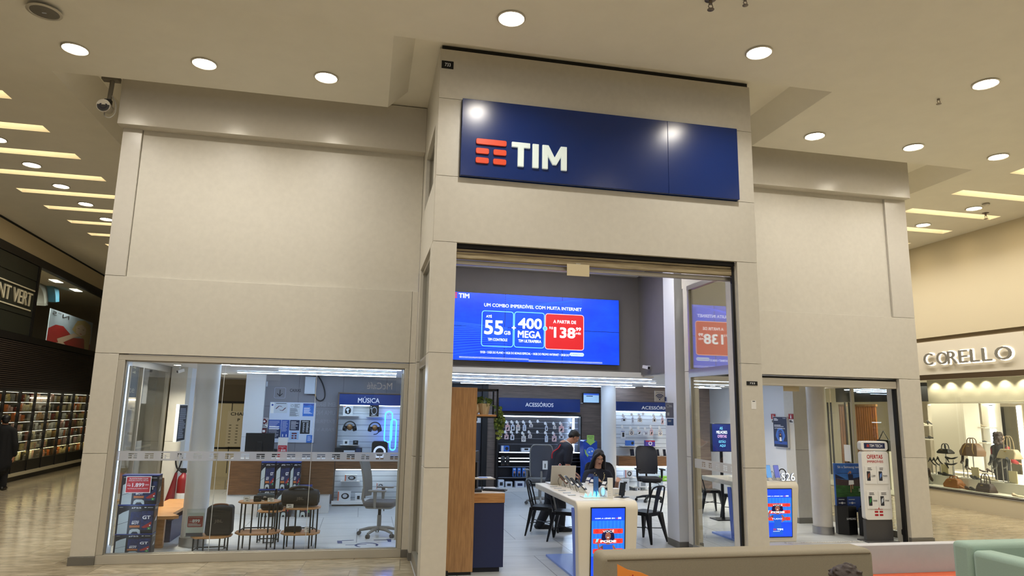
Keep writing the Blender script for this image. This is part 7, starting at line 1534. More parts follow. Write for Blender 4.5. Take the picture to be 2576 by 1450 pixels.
def shoe(label, px, py, c, col, rz=0.0, heel=.07, s=1.0, z=None, tilt=0.0, group='shoes in the right shop window'):
    a, zz_ = g(px, py, c); zz_ = zz_ if z is None else z
    t = thing('shoe', label, 'shoe', C_.at(a, zz_, c), C_.rz()+rz, group); L_ = LEA[col]
    Q = Matrix.Rotation(tilt, 4, 'Y') @ Matrix.Scale(s, 4); N = 9; vs = []; K = 8
    for i in range(N):
        f_ = i/(N-1); x = -.12+.25*f_; zb_ = heel*max(0, 1-f_/.62)**1.2; hw = (.028, .033, .032, .029, .031, .038, .040, .032, .010)[i]; hh = (.060, .066, .052, .040, .040, .040, .034, .024, .008)[i]
        for k in range(K): q = 2*PI*k/K; vs.append((x, hw*math.cos(q), zb_+hh*.5+hh*.5*math.sin(q)))
    m = MB(L_, Q); m.add(vs, [(i*K+k, i*K+(k+1) % K, (i+1)*K+(k+1) % K, (i+1)*K+k) for i in range(N-1) for k in range(K)]+[tuple(range(K))[::-1], tuple(range((N-1)*K, N*K))]); m.build('upper', t)
    if heel > .03: m = MB(BLACK, Q); m.tube([(-.105, 0, heel+.01), (-.112, 0, 0)], [.018, .008 if heel > .06 else .016], 8); m.build('heel', t)
    return t
SH = [('black', 2345, 1168, -.65, 1.2, .9, .5, 'black shoe on a stand at the left edge of the right window, first'), ('black', 2354, 1168, -.65, 1.2, .9, .5, 'black shoe on a stand at the left edge of the right window, second'), ('black', 2364, 1166, -.65, 1.2, .9, .5, 'black shoe on a stand at the left edge of the right window, third'),
      ('black', 2398, 1158, -.68, 0.2, 1.1, -.55, 'upper black stiletto on a stand beside the grey pillar'), ('black', 2397, 1173, -.60, .2, 1.1, -.55, 'lower black stiletto on a stand beside the grey pillar'), ('dark brown', 2422, 1162, -.66, 2.6, 1.0, .5, 'brown loafer tilted on a stand below the brown holdall'), ('black', 2433, 1174, -.64, 2.6, 1.0, .5, 'black loafer tilted on a stand below the brown holdall'),
      ('black', 2494, 1166, -.66, 2.7, 1.1, .45, 'black pump raised on a stand left of the shopper'), ('black', 2506, 1176, -.64, 2.7, 1.1, .45, 'black pump on a stand in front of the shopper, lower left'), ('black', 2519, 1157, -.70, 2.7, 1.1, .45, 'black pump on a stand below the beige bag, upper'), ('black', 2532, 1174, -.58, 2.7, 1.1, .45, 'black pump on a stand below the beige bag, lower'), ('dark brown', 2338, 1202, -.35, 1.9, 1.2, .7, 'dark ankle boot on a stand at the lower left corner of the window')]
for col, px, py, c, rz_, s, ti, lb in SH:
    t = shoe(lb, px, py, c, col, rz_, .085, s, None, ti); stand(t, t.location.z-(SZ1 if c < -.5 else SZ0))
for col, px, c, rz_, lb, z in (('black', 2376, -.56, .5, 'black flat shoe on the upper step beside the pillar, left of a pair', SZ1), ('black', 2389, -.56, .5, 'black flat shoe on the upper step beside the pillar, right of a pair', SZ1), ('black', 2450, -.56, -.4, 'black loafer on the upper step behind the dark brown bag, left of a pair', SZ1), ('black', 2460, -.57, -.4, 'black loafer on the upper step behind the dark brown bag, right of a pair', SZ1), ('cream', 2486, -.60, .3, 'cream sandal on the upper step behind the dark brown bag, left of a pair', SZ1), ('cream', 2497, -.60, .2, 'cream sandal on the upper step behind the dark brown bag, right of a pair', SZ1),
                              ('tan', 2426, -.22, .2, 'tan flat mule on the lower step right of the tan bag, first of three', SZ0), ('dark brown', 2440, -.22, .1, 'brown flat mule on the lower step right of the tan bag, second of three', SZ0), ('black', 2452, -.22, .1, 'black flat mule on the lower step right of the tan bag, third of three', SZ0), ('cream', 2560, -.14, 1.2, 'cream sandal on the lower step at the right end', SZ0)):
    a = g(px, 1210, c)[0]; shoe(lb, px, 1210, c, col, rz_, .02, 1.05, z)
for col, px, py, rz_, lb in (('cream', 2325, 1066, .2, 'cream heeled shoe on the upper shelf left of the pillar'), ('black', 2343, 1066, .2, 'black heeled shoe on the upper shelf left of the pillar'), ('black', 2330, 1101, .2, 'black flat on the lower shelf left of the pillar, nearer'), ('black', 2346, 1101, .2, 'black flat on the lower shelf left of the pillar, farther'), ('beige', 2458, 1070, .2, 'beige heeled shoe on the upper shelf right of the pillar'), ('beige', 2470, 1071, .2, 'beige heeled sandal on the upper shelf right of the pillar'), ('black', 2460, 1109, .2, 'black flat on the lower shelf right of the pillar, nearer'), ('black', 2470, 1109, .2, 'black flat on the lower shelf right of the pillar, farther')):
    z = g(px, 1070 if py < 1090 and px < 2400 else (1105 if px < 2400 else (1075 if py < 1090 else 1113)), -3.0)[1]+.001; shoe(lb, px, py, -3.18, col, rz_, .07 if 'heeled' in lb else .02, 1.05, z, 0, 'shoes on the shelves of the right shop')
for i, (px, py) in enumerate(((2377, 1178), (2454, 1186), (2549, 1196))):
    t = cthing('price_board', 'cream blank price board standing on the upper step, %s from the left' % ORD[i], 'price board', px, py, -.60, SZ1, 'cream boards of the right window'); MB(mat('board_cream', (222, 204, 158), .6), F0).box(-.10, 0, 0, .10, .26, .012).build('board', t); MB(STEEL).box(-.05, -.03, 0, .05, .03, .006).build('foot', t)
# display table with goods further in, and the black carrier bag by the slats
t = cthing('display_table', 'low lit white display table inside the right shop behind the window', 'table', 2492, 1150, -2.4, 0.021); MB(CRW).box(-.9, -.3, 0, .9, .4, .62).build('body', t, .004); MB(LAMPS).box(-.85, -.31, .56, .85, -.305, .59).build('edge_light', t)
for i in range(4): a = g(2492, 1150, -2.4)[0]; shoe('small dark sandal on the lit white table behind the window, %s from the left' % ORD[i], 2492, 1150, -2.4, 'dark brown', .3, .05, 1.0, .642).location = C_.at(a-.55+.3*i, .642, -2.35)
t = cthing('handbag', 'black bag with a triangular strap behind the offers totem, inside the right shop', 'handbag', 2224, 1115, -1.2, .0); zt_ = g(2224, 1085, -1.2)[1]; zm_ = g(2224, 1107, -1.2)[1]; MB(LEA['black'], F0).box(-.22, zm_-.3, -.06, .22, zm_, .06).build('body', t, .02); MB(LEA['black']).tube([(-.18, 0, zm_), (0, 0, zt_), (.18, 0, zm_)], .014, 6).build('strap', t); MB(CRW).box(-.28, -.1, .021, .28, .1, zm_-.305).build('display_plinth', t)
# far counters and shopfronts seen through the left window
m = MB(mat('far_brown', (92, 80, 60), .6)); m.box(-4.6, 21.0, 2.05, 1.0, 21.1, 3.4); m.m(mat('far_cream', (218, 204, 166), .6)); m.box(-4.6, 20.6, 0.0, 1.0, 21.0, 2.05); m.m(DARK).box(-4.62, 20.59, 2.0, 1.0, 20.6, 2.06); m.box(-4.6, 20.595, .75, 1, 20.6, .80); m.box(-3.62, 20.595, .1, -3.6, 20.6, 2.0); struct(m, 'wall_far_kiosk')
p = atY(594, 1046, 20.55); t = thing('wall_chart', 'chart lettered CHAR on the cream kiosk seen beyond the white column', 'chart', p); MB(mat('chart_cream', (226, 214, 184), .6), F0).box(-.22, -.85, 0, .5, .12, .01).build('sheet', t); m = MB(TXK, F0); m.text('CHAR', -.14, .0, .26, .085, .011, .02); m.text('P', .05, -.16, .11, -.08, .011, .02); m.build('lettering', t); m = MB(mat('chart_grey', (140, 130, 110), .6), F0)
for i in range(7):
    for j in range(3): m.rect(-.16+.18*j, -.28-.08*i, -.10+.18*j, -.25-.08*i, .011)
m.build('print', t)
Y = 24.0; o, w_, h_ = RF(306, 905, 352, 1000, Y); t = thing('direction_sign', 'dark board with three small arrows and pale lettering, seen through the left window', 'sign', o); MB(VB, F0).box(-w_/2, 0, 0, w_/2, h_, .05).build('board', t); m = MB(CRM2, F0); m.text('arte', -w_*.30, h_*.12, w_*.30, h_*.25, .051)
for k in range(3): m.poly([(w_*.05, h_*(.92-.13*k)), (w_*.25, h_*(.96-.13*k)), (w_*.25, h_*(.88-.13*k))], .051)
m.build('print', t)
t = thing('wall_shelf', 'white shoe shelves under the arrow board, far away through the left window', 'shelf', (o[0], Y, 0)); MB(CRW).box(-w_/2, .2, 0, w_/2, .3, o[2]).build('back_panel', t)
for z in (.5, .95, 1.35, 1.75): MB(CRW).box(-w_/2, -.1, z-.03, w_/2, .2, z).build('shelf_board', t)
MB(LAMPS).box(-w_/2, .1, o[2]-.1, w_/2, .15, o[2]-.06).build('shelf_light', t)
for i in range(8):
    c_ = ('black', 'cream', 'brown', 'beige')[i % 4]; s_ = bpy.data.objects.new('shoe', MB(LEA[c_]).tube([(-.13, 0, .05), (-.05, 0, .045), (.06, 0, .035), (.13, 0, .02)], [.04, .045, .04, .018], 8).mesh('shoe')); COL.objects.link(s_); s_.location = (o[0]-.2+.42*(i % 2), Y+.02, (.5, .95, 1.35, 1.75)[i//2]+.004); tag(s_, '%s shoe on the far shelves under the arrow board, %s shelf, %s' % (c_, ('lowest', 'second', 'third', 'top')[i//2], ('left', 'right')[i % 2]), 'shoe')
m = MB(CREAM); m.box(-9, 33, 0, 14, 33.2, 6.1); struct(m, 'wall_far_end')
# the concourse behind the photographer, seen as reflections in the glass
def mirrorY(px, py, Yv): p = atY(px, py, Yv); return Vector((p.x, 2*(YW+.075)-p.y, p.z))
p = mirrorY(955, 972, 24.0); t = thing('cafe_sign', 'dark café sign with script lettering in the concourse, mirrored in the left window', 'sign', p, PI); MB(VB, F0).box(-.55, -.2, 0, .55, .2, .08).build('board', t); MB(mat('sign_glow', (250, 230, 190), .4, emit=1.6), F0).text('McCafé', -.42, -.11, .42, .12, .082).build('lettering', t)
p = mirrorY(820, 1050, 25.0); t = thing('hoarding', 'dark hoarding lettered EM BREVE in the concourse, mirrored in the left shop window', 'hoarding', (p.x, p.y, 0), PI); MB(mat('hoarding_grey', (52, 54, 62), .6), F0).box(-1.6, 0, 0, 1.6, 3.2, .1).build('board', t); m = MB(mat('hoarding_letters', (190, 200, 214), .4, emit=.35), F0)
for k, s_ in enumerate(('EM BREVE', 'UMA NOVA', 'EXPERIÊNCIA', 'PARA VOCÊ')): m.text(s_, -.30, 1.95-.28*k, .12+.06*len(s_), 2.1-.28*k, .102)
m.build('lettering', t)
m = MB(mat('concourse_wall', (150, 138, 114), .6)); m.box(-14, -8.2, 0, 18, -8, 2.9); m.m(VB).box(-14, -7.99, .3, -3, -7.98, 2.7); m.box(4, -7.99, .3, 15, -7.98, 2.6); struct(m, 'wall_concourse')
# ================================================================== CEILING FITTINGS
p = atZ(112, 28, CZ-.036); t = thing('ceiling_speaker', 'round grey loudspeaker grille in the ceiling at the upper left', 'loudspeaker', p)
MB(ALUP).lathe([(.13, 0), (.165, -.004), (.168, -.012), (.14, -.018), (.135, -.012)], n=32).build('rim', t); MB(mat('speaker_grille', (108, 104, 96), .6, noise=.25, nscale=160)).lathe([(.136, -.002), (.136, -.012), (.10, -.018), (.01, -.022)], n=32).build('grille', t); MB(PGR).box(-.02, -.008, -.024, .02, .008, -.02).build('badge', t)
def sprinkler(px, py, z, label, k=1.0):
    p = atZ(px, py, z); t = thing('sprinkler', label, 'sprinkler', p, 0, 'ceiling sprinklers'); CHR = mat('sprinkler_chrome', (120, 110, 100), .3, metal=.8)
    m = MB(CHR); m.lathe([(.05*k, 0), (.052*k, -.008), (.03*k, -.016), (.016*k, -.018), (.016*k, -.05*k)], n=16); m.build('escutcheon', t)
    m = MB(CHR); m.tube([(-.014*k, 0, -.05*k), (-.022*k, 0, -.075*k), (-.004*k, 0, -.10*k)], .004*k, 6); m.build('frame_arm', t); m = MB(CHR); m.tube([(.014*k, 0, -.05*k), (.022*k, 0, -.075*k), (.004*k, 0, -.10*k)], .004*k, 6); m.build('frame_arm', t); m = MB(CHR); m.lathe([(.006*k, -.098*k), (.032*k, -.102*k), (.032*k, -.106*k), (.004*k, -.11*k)], n=12); m.build('deflector', t)
sprinkler(1787, -2, CZ-.036, 'sprinkler head at the top edge of the picture above the blue sign', 1.1); sprinkler(1874, -8, CZ-.036, 'sprinkler head cut by the top edge, right of another', .9); sprinkler(2360, 243, CZ+.0, 'sprinkler head on the ceiling step at the right', 1.0); sprinkler(2479, 536, CZ, 'sprinkler head beside the smoke detector in the right corridor', 1.2)
p = atZ(2480, 512, CZ); t = thing('smoke_detector', 'white smoke detector in the right corridor ceiling beside a downlight', 'smoke detector', p); MB(ALUP).lathe([(.06, 0), (.065, -.01), (.065, -.03), (.04, -.05), (.02, -.052)], n=20).build('body', t); MB(BLACK).lathe([(.066, -.018), (.066, -.024)], n=20).build('slot', t)
p = atY(264, 270, 9.45); t = thing('security_camera', 'round dark security camera hanging beside the left end of the facade', 'camera', (p.x, 9.45, p.z))
m = MB(mat('camera_bracket', (120, 114, 104), .5)); m.tube([(.02, .05, .12), (.03, .05, .33), (.03, .05, CZ+.26-p.z)], .028, 10); m.box(-.09, .0, .40, .12, .10, .46); m.build('pole', t)
m = MB(ALUP); m.tube([(0, .14, .03), (0, -.06, 0)], [.06, .085], 20); m.build('housing', t); MB(BLACK, frame((0, -.062, 0))).ell(0, 0, .076, .076, 0, 24).build('lens', t); MB(mat('lens_glass', (50, 50, 60), .1), frame((0, -.064, 0))).ring(0, 0, .03, .05, 0).build('lens_ring', t)
m = MB(BMETAL); m.box(-.03, .02, .06, .05, .09, .13); m.build('joint', t); MB(mat('cable_white', (170, 166, 158), .6)).tube(curve([(.04, .05, .2), (.11, .03, .08), (.12, .02, -.06), (.07, .02, -.13), (.0, .03, -.11), (-.02, .06, -.04)]), .009, 8).build('cable', t)

# ================================================================== FOREGROUND SEATING
SOFA = mat('sofa_taupe', (142, 133, 114), .9, noise=.12, nscale=220)
SY = 4.85; x0 = atY(1489, 1400, SY).x; x1 = atY(2143, 1400, SY).x; zt = atY(1800, 1374, SY).z
t = thing('sofa', 'long taupe fabric bench sofa seen from behind in the foreground', 'sofa', ((x0+x1)/2, SY, 0)); hw = (x1-x0)/2
m = MB(SOFA, frame((0, -.12, 0))); m.prism(MB.rpts(-hw, .12, hw, zt, .045, 6), -.12, .12); m.build('backrest', t, .035, 4); MB(SOFA).box(-hw, -.78, .12, hw, -.245, .44).build('seat', t, .04, 3); MB(BLACK).box(-hw+.05, -.74, 0, hw-.05, -.04, .12).build('plinth', t)
m = MB(mat('sofa_piping', (104, 92, 72), .9)); m.tube([(-hw+.03, -.238, zt-.03), (hw-.03, -.238, zt-.03)], .006, 6); m.build('piping', t)
OGS = mat('orange_seat', (206, 92, 52), .6); GW = mat('divider_grey_white', (188, 186, 188), .5, noise=.03, nscale=9)
DY = 5.3; x0 = atY(2120, 1400, DY).x; x1 = atY(2427, 1400, DY).x; zt = atY(2290, 1367, DY).z; zo = atY(2290, 1440, DY-.05).z
t = thing('bench_divider', 'pale grey divider panel with an orange ledge beside the taupe sofa', 'divider', ((x0+x1)/2, DY, 0)); hw = (x1-x0)/2
MB(GW).box(-hw, -.05, 0, hw, .05, zt).build('panel', t, .006); MB(OGS).box(-hw+.02, -.24, .40, hw+.05, -.055, zo).build('orange_ledge', t, .02); MB(GW).box(-hw+.05, -.55, 0, hw-.1, -.06, .40).build('base', t)
MINT = mat('armchair_mint', (150, 172, 158), .9, noise=.06, nscale=180)
p0 = atY(2441, 1380, 4.5); x0 = p0.x; zt = atY(2445, 1369, 4.5).z; t = thing('armchair', 'mint green armchair cut by the lower right corner', 'armchair', (x0+.45, 4.5, 0))
MB(MINT).box(-.45, -.75, .10, -.27, .0, zt-.04).build('armrest', t, .04, 4); MB(MINT).box(.36, -.75, .10, .54, .0, zt-.04).build('armrest', t, .04, 4); MB(MINT).box(-.449, -.0, .10, .54, .18, zt).build('backrest', t, .04, 4); MB(MINT).box(-.265, -.76, .12, .355, -.005, .46).build('seat', t, .04, 3)
for sx in (-.40, .49):
    for sy in (-.70, .12): MB(BMETAL).tube([(sx, sy, 0), (sx, sy, .11)], .018, 8).build('leg', t)
p = atY(1553, 1420, 3.6); t = thing('menu_card', 'orange pointed card standing in the foreground before the sofa', 'card', (p.x, 3.6, 0)); zc = p.z
m = MB(mat('card_orange', (232, 140, 52), .5), F0); m.prism([(0, zc-.35), (.24, zc-.35), (.24, zc-.09), (.13, zc-.045), (.06, zc-.03), (0, zc)], -.003, .003); m.build('card', t); m = MB(RED, F0); m.rect(.065, zc-.075, .072, zc-.06, .004); m.rect(.08, zc-.07, .088, zc-.055, .004); m.build('print', t)
MB(WHITE).lathe([(.20, 0), (.20, .02), (.03, .03), (.03, zc-.39), (.30, zc-.38), (.30, zc-.35)], (.12, .0, 0), n=24).build('table_stand', t)

# ================================================================== PEOPLE
def blend(mb, name, parent, m_, vox=.012, sm=6):
    """fuse the builder's shapes into one continuous smooth surface"""
    me = bpy.data.meshes.new('tmp'); me.from_pydata([tuple(v) for v in mb.v], [], mb.f); o = bpy.data.objects.new('tmp', me); COL.objects.link(o)
    r_ = o.modifiers.new('r', 'REMESH'); r_.mode = 'VOXEL'; r_.voxel_size = vox; s_ = o.modifiers.new('s', 'SMOOTH'); s_.iterations = sm; s_.factor = .5
    dg = bpy.context.evaluated_depsgraph_get(); dg.update(); n = bpy.data.meshes.new_from_object(o.evaluated_get(dg)); bpy.data.objects.remove(o); bpy.data.meshes.remove(me)
    n.name = name; n.materials.clear(); n.materials.append(m_); n.shade_smooth(); q = bpy.data.objects.new(name, n); COL.objects.link(q)
    if parent: q.parent = parent
    return q
def cap(m, pts, rs, n=14):
    m.tube(pts, rs, n)
    for p, r_ in zip(pts, rs): m.sph(p, r_*.99, n=12, m=8)
def limb(m, pts, rs): 
    P_ = [Vector(p) for p in pts]; Q, R_ = [], []
    for i in range(len(P_)-1):
        for k in range(4): f_ = k/4; Q.append(P_[i].lerp(P_[i+1], f_)); R_.append(rs[i]+(rs[i+1]-rs[i])*f_)
    Q.append(P_[-1]); R_.append(rs[-1]); cap(m, Q, R_)
SKIN = mat('skin_tan', (190, 136, 108), .55); SKINL = mat('skin_olive', (206, 158, 130), .55); HAIRB = mat('hair_black', (18, 15, 14), .5, bump=.3, nscale=60); HAIRBR = mat('hair_brown', (44, 28, 20), .55, bump=.6, nscale=40, stretch=(1, 1, .4)); NVY = mat('shirt_dark_navy', (24, 27, 42), .8); TRS = mat('trousers_black', (20, 21, 27), .85); SHO = mat('shoe_leather', (20, 18, 18), .4); EYEW = mat('eye_white', (226, 222, 214), .3); LIP = mat('lip_red', (134, 60, 56), .5); BRW = mat('brow_dark', (30, 22, 18), .7)
def hand(m, w, d, up, s=1.0, curl=.5, thumb=1):
    """palm, four unequal fingers bent at the knuckles and a side thumb; w wrist point, d direction, up back of hand"""
    w = Vector(w); d = Vector(d).normalized(); up = Vector(up); up = (up-d*up.dot(d)).normalized(); x = d.cross(up)
    for a in (-.026, -.009, .009, .026): limb(m, [w+x*a*.6*s, w+d*.085*s+x*a*s], [.015*s, .0125*s])
    for a, L_ in ((-.028, .062), (-.010, .074), (.009, .078), (.027, .070)):
        p0 = w+d*.085*s+x*a*s; d1 = (d*math.cos(curl*.6)-up*math.sin(curl*.6)); d2 = (d*math.cos(curl*1.5)-up*math.sin(curl*1.5)); limb(m, [p0, p0+d1*L_*.55*s, p0+d1*L_*.55*s+d2*L_*.45*s], [.0095*s, .0085*s, .007*s])
    p0 = w+d*.03*s+x*.026*s*thumb; t1 = (d*.7+x*.7*thumb-up*.2).normalized(); limb(m, [p0, p0+t1*.035*s, p0+t1*.035*s+(d*.9+x*.2*thumb-up*.2).normalized()*.03*s], [.013*s, .011*s, .008*s])
def head(t, c, fwd, up, s, skin, female=False, closed=False):
    """face details as parts; c centre of the skull, fwd looking direction"""
    f = Vector(fwd).normalized(); u_ = Vector(up); u_ = (u_-f*u_.dot(f)).normalized(); x = f.cross(u_)
    Mx = Matrix(((x.x, f.x, u_.x, c[0]), (x.y, f.y, u_.y, c[1]), (x.z, f.z, u_.z, c[2]), (0, 0, 0, 1))) @ Matrix.Scale(s, 4); return Mx
def head_skin(m, M):
    o = m.M; m.M = M
    m.sph((0, -.012, .03), .076, .094, .086, 18, 12); m.sph((0, .018, -.035), .062, .072, .080, 16, 10); m.sph((0, .052, -.092), .030, .026, .024); m.sph((-.03, .03, -.07), .03, .04, .035); m.sph((.03, .03, -.07), .03, .04, .035)
    m.tube([(0, .082, .012), (0, .100, -.018), (0, .106, -.034)], [.009, .012, .015], 8); m.sph((.011, .092, -.036), .010); m.sph((-.011, .092, -.036), .010); m.sph((0, .078, -.062), .022, .013, .010); m.sph((0, .076, .030), .055, .014, .012)
    for s_ in (-1, 1): m.sph((s_*.078, -.01, -.012), .012, .022, .032); m.sph((s_*.04, .064, -.018), .022, .018, .022)
    m.M = o
def face_parts(t, M, lids=True):
    for s_ in (-1, 1):
        e = MB(EYEW, M); e.sph((s_*.031, .080, .008), .012, .007, .0065); q = e.build('eye', t); e = MB(BLACK, M); e.sph((s_*.031, .086, .006), .0055, .003, .0055); e.build('iris', q)
        e = MB(BRW, M); e.tube([(s_*.014, .094, .026), (s_*.032, .091, .031), (s_*.050, .078, .026)], [.003, .004, .002], 6); e.build('eyebrow', t)
    e = MB(LIP, M); e.sph((0, .088, -.058), .021, .006, .0045); e.sph((0, .088, -.065), .018, .007, .005); e.build('lips', t)
# ---- the standing man (bending towards the counter, facing right)
MY = 11.60
def pm(px, py, dy=0.0): p = atY(px, py, MY+dy); return (p.x-MX, MY+dy-MY, p.z)
MX = atY(1398, 1220, MY).x
man = thing('person', 'person in a dark navy polo shirt with a red stripe leaning over the counter', 'person', (MX, MY, 0))
pel = Vector(pm(1392, 1222)); che = Vector(pm(1408, 1150)); sho = Vector(pm(1420, 1125)); nek = Vector(pm(1428, 1116)); hd = Vector(pm(1444, 1100))
f0 = atZ(1352, 1330, 0); f1 = atZ(1415, 1342, 0); fa = Vector((f0.x-MX+.02, f0.y-MY-.05, .09)); fb = Vector((f1.x-MX, f1.y-MY+.12, .09))
b_ = MB(); M_ = head(man, hd, (.80, .10, -.58), (.55, 0, .83), .96, SKIN)
head_skin(b_, M_); limb(b_, [sho, nek+Vector((.0, 0, .0)), hd-Vector((.03, 0, .03))], [.075, .06, .058])
shR = sho+Vector((.02, -.20, -.02)); shL = sho+Vector((.02, .19, -.02)); elR = Vector(pm(1428, 1172, -.24)); elL = elR+Vector((.10, .48, .02)); wrR = Vector(pm(1436, 1196, -.16))+Vector((.05, 0, 0)); wrL = wrR+Vector((.10, .30, .02))
for a, e_, w_ in ((shR, elR, wrR), (shL, elL, wrL)):
    limb(b_, [a, e_, w_], [.056, .043, .028]); hand(b_, w_, (.75, .05, -.45), (.4, 0, .9), 1.0, .5, 1)
limb(b_, [sho, che, pel], [.12, .135, .13])
for h_, f_, kn in ((Vector((0, .09, 0)), fa, .06), (Vector((.02, -.09, 0)), fb, .05)):
    a = pel+h_; k = a.lerp(f_, .5)+Vector((kn, 0, .02)); limb(b_, [a, k, f_], [.09, .06, .043])
blend(b_, 'body', man, SKIN, .009, 4)
face_parts(man, M_)
g_ = MB(BLACK, M_)
for s_ in (-1, 1): g_.tube([(s_*.031+.020*math.cos(q), .098, .006+.014*math.sin(q)) for q in [2*PI*i/14 for i in range(14)]], .002, 5, closed=True); g_.tube([(s_*.05, .096, .012), (s_*.078, .05, .014), (s_*.080, -.01, .012)], .002, 5)
g_.tube([(-.011, .099, .01), (.011, .099, .01)], .002, 5); g_.build('glasses', man)
h_ = MB(None, M_); h_.sph((0, -.022, .048), .083, .098, .082, 18, 12); h_.sph((0, -.07, .0), .070, .045, .065); h_.sph((0, .035, .085), .058, .045, .03)
for s_ in (-1, 1): h_.sph((s_*.068, -.03, .012), .018, .04, .045)
blend(h_, 'hair', man, HAIRB, .009, 3)
s_ = MB(); limb(s_, [sho+Vector((-.0, 0, -.02)), che, pel+Vector((0, 0, .02)), pel+Vector((-.01, 0, -.09))], [.135, .155, .148, .150])
limb(s_, [shL, sho, shR], [.085, .105, .085])
for a, e_ in ((shR, elR), (shL, elL)): limb(s_, [a, a.lerp(e_, .74)], [.082, .070])
limb(s_, [shR+Vector((-.03, .05, -.06)), che+Vector((0, -.09, 0)), pel+Vector((0, -.07, 0))], [.08, .10, .105]); limb(s_, [shL+Vector((-.03, -.05, -.06)), che+Vector((0, .09, 0)), pel+Vector((0, .07, 0))], [.08, .10, .105])
shirt = blend(s_, 'polo_shirt', man, NVY, .011, 5)
tr_ = MB()
for h_, f_, kn in ((Vector((0, .09, 0)), fa, .06), (Vector((.02, -.09, 0)), fb, .05)):
    a = pel+h_+Vector((0, 0, -.03)); k = a.lerp(f_, .5)+Vector((kn, 0, .02)); limb(tr_, [a+Vector((0, 0, .05)), a, k, f_+Vector((0, 0, -.02))], [.118, .122, .088, .074])
limb(tr_, [pel+Vector((0, .07, .05)), pel+Vector((0, -.07, .05))], [.135, .135])
blend(tr_, 'trousers', man, TRS, .012, 5)
for f_ in (fa, fb):
    z = MB(); limb(z, [f_+Vector((-.05, 0, -.045)), f_+Vector((.06, -.01, -.048)), f_+Vector((.19, -.02, -.058))], [.044, .044, .030]); limb(z, [f_+Vector((0, 0, .0)), f_+Vector((-.01, 0, -.04))], [.046, .044])
    for v in z.v: v.z = max(v.z, .002)
    blend(z, 'shoe', man, SHO, .009, 3)
rs = MB(RED); d_ = [sho+Vector((-.10, -.10, .045)), sho+Vector((-.145, -.11, -.02)), che+Vector((-.155, -.11, .08)), che+Vector((-.168, -.11, -.02))]
rs.tube(curve(d_, 5), .011, 8); rs.build('red_stripe', shirt)
cl = MB(None); q_ = [nek+Vector((-.07*math.cos(a)+.01, .075*math.sin(a), .005-.05*math.cos(a)*-1+.0)) for a in [2*PI*i/20 for i in range(20)]]
cl = MB(WHITE); cl.tube(q_, .011, 6, closed=True); cl.build('white_collar_line', shirt)
bq = pm(1408, 1170, -.19); bd = MB(TXT, frame((bq[0], -.205, bq[2]))); bd.poly([(-.03, 0), (0, -.03), (.03, 0), (0, .03)]); bd.m(RED).poly([(-.018, 0), (0, -.018), (.018, 0), (0, .018)], .001); bd.build('badge', shirt)
# ---- seated woman facing the camera
WY = 10.62
wo = atY(1505, 1200, WY); woman = thing('person', 'person with long dark hair and a pale necklace seated behind the long counter', 'person', (wo.x, WY, 0))
zt = atY(1505, 1131, WY).z; hc = Vector((0, -.03, zt-.125)); zsh = hc.z-.235
b_ = MB(); M_ = head(woman, hc, (-.06, -.90, -.46), (0, -.44, .90), .97, SKINL, True); head_skin(b_, M_)
limb(b_, [(0, .035, zsh+.0), (0, .0, hc.z-.08)], [.060, .052]); limb(b_, [(0, .04, zsh-.05), (0, .05, zsh-.28), (0, .06, .66)], [.10, .115, .13])
ze = CT+.035
for s_, el, wr in ((-1, (-.27, -.06, zsh-.28), (-.16, -.30, ze)), (1, (.27, -.06, zsh-.28), (.20, -.34, ze))):
    sh_ = Vector((s_*.165, .04, zsh-.03)); limb(b_, [sh_, el, wr], [.048, .038, .026]); hand(b_, wr, (-s_*.35, -.9, -.08), (0, .1, 1), .9, .45, -s_)
    hp = Vector((s_*.09, .06, .62)); kn = Vector((s_*.11, -.38, .60)); ft = Vector((s_*.12, -.36, .10)); limb(b_, [hp, kn, ft], [.085, .058, .04])
blend(b_, 'body', woman, SKINL, .009, 4); face_parts(woman, M_)
h_ = MB(None, M_); h_.sph((0, -.026, .050), .088, .098, .080, 18, 12)
for s_ in (-1, 1):
    h_.tube([(s_*.030, .060, .105), (s_*.070, .045, .05), (s_*.088, .010, -.05), (s_*.098, -.0, -.16), (s_*.105, .0, -.27), (s_*.085, .01, -.33)], [.022, .026, .034, .044, .046, .018], 10)
h_.tube([(0, -.08, .03), (0, -.10, -.10), (0, -.10, -.26), (0, -.09, -.33)], [.075, .080, .085, .05], 14)
for v in h_.v: pass
blend(h_, 'hair', woman, HAIRB, .010, 3)
s_ = MB(); limb(s_, [(0, .045, zsh-.03), (0, .05, zsh-.26), (0, .06, .58)], [.125, .145, .155]); limb(s_, [(-.165, .04, zsh-.035), (0, .04, zsh+.0), (.165, .04, zsh-.035)], [.068, .085, .068])
for k in (-1, 1):
    a = Vector((k*.165, .04, zsh-.03)); e_ = Vector((k*.27, -.06, zsh-.28)); limb(s_, [a, a.lerp(e_, .85)], [.070, .062]); limb(s_, [(k*.12, .04, zsh-.06), (k*.09, .05, zsh-.3), (k*.09, .06, .6)], [.09, .10, .115])
s_.sph((-.075, -.06, zsh-.17), .075); s_.sph((.075, -.06, zsh-.17), .075)
top = blend(s_, 'dark_top', woman, NVY, .011, 5)
tr_ = MB()
for k in (-1, 1):
    hp = Vector((k*.09, .06, .62)); kn = Vector((k*.11, -.38, .60)); ft = Vector((k*.12, -.36, .12)); limb(tr_, [hp, kn, ft], [.11, .078, .06])
blend(tr_, 'trousers', woman, TRS, .013, 4)
for k in (-1, 1):
    z = MB(); limb(z, [(k*.12, -.32, .05), (k*.12, -.42, .045), (k*.12, -.52, .03)], [.042, .042, .026]); z.v = [Vector((v.x, v.y, max(v.z, .003))) for v in z.v]; blend(z, 'shoe', woman, SHO, .009, 3)
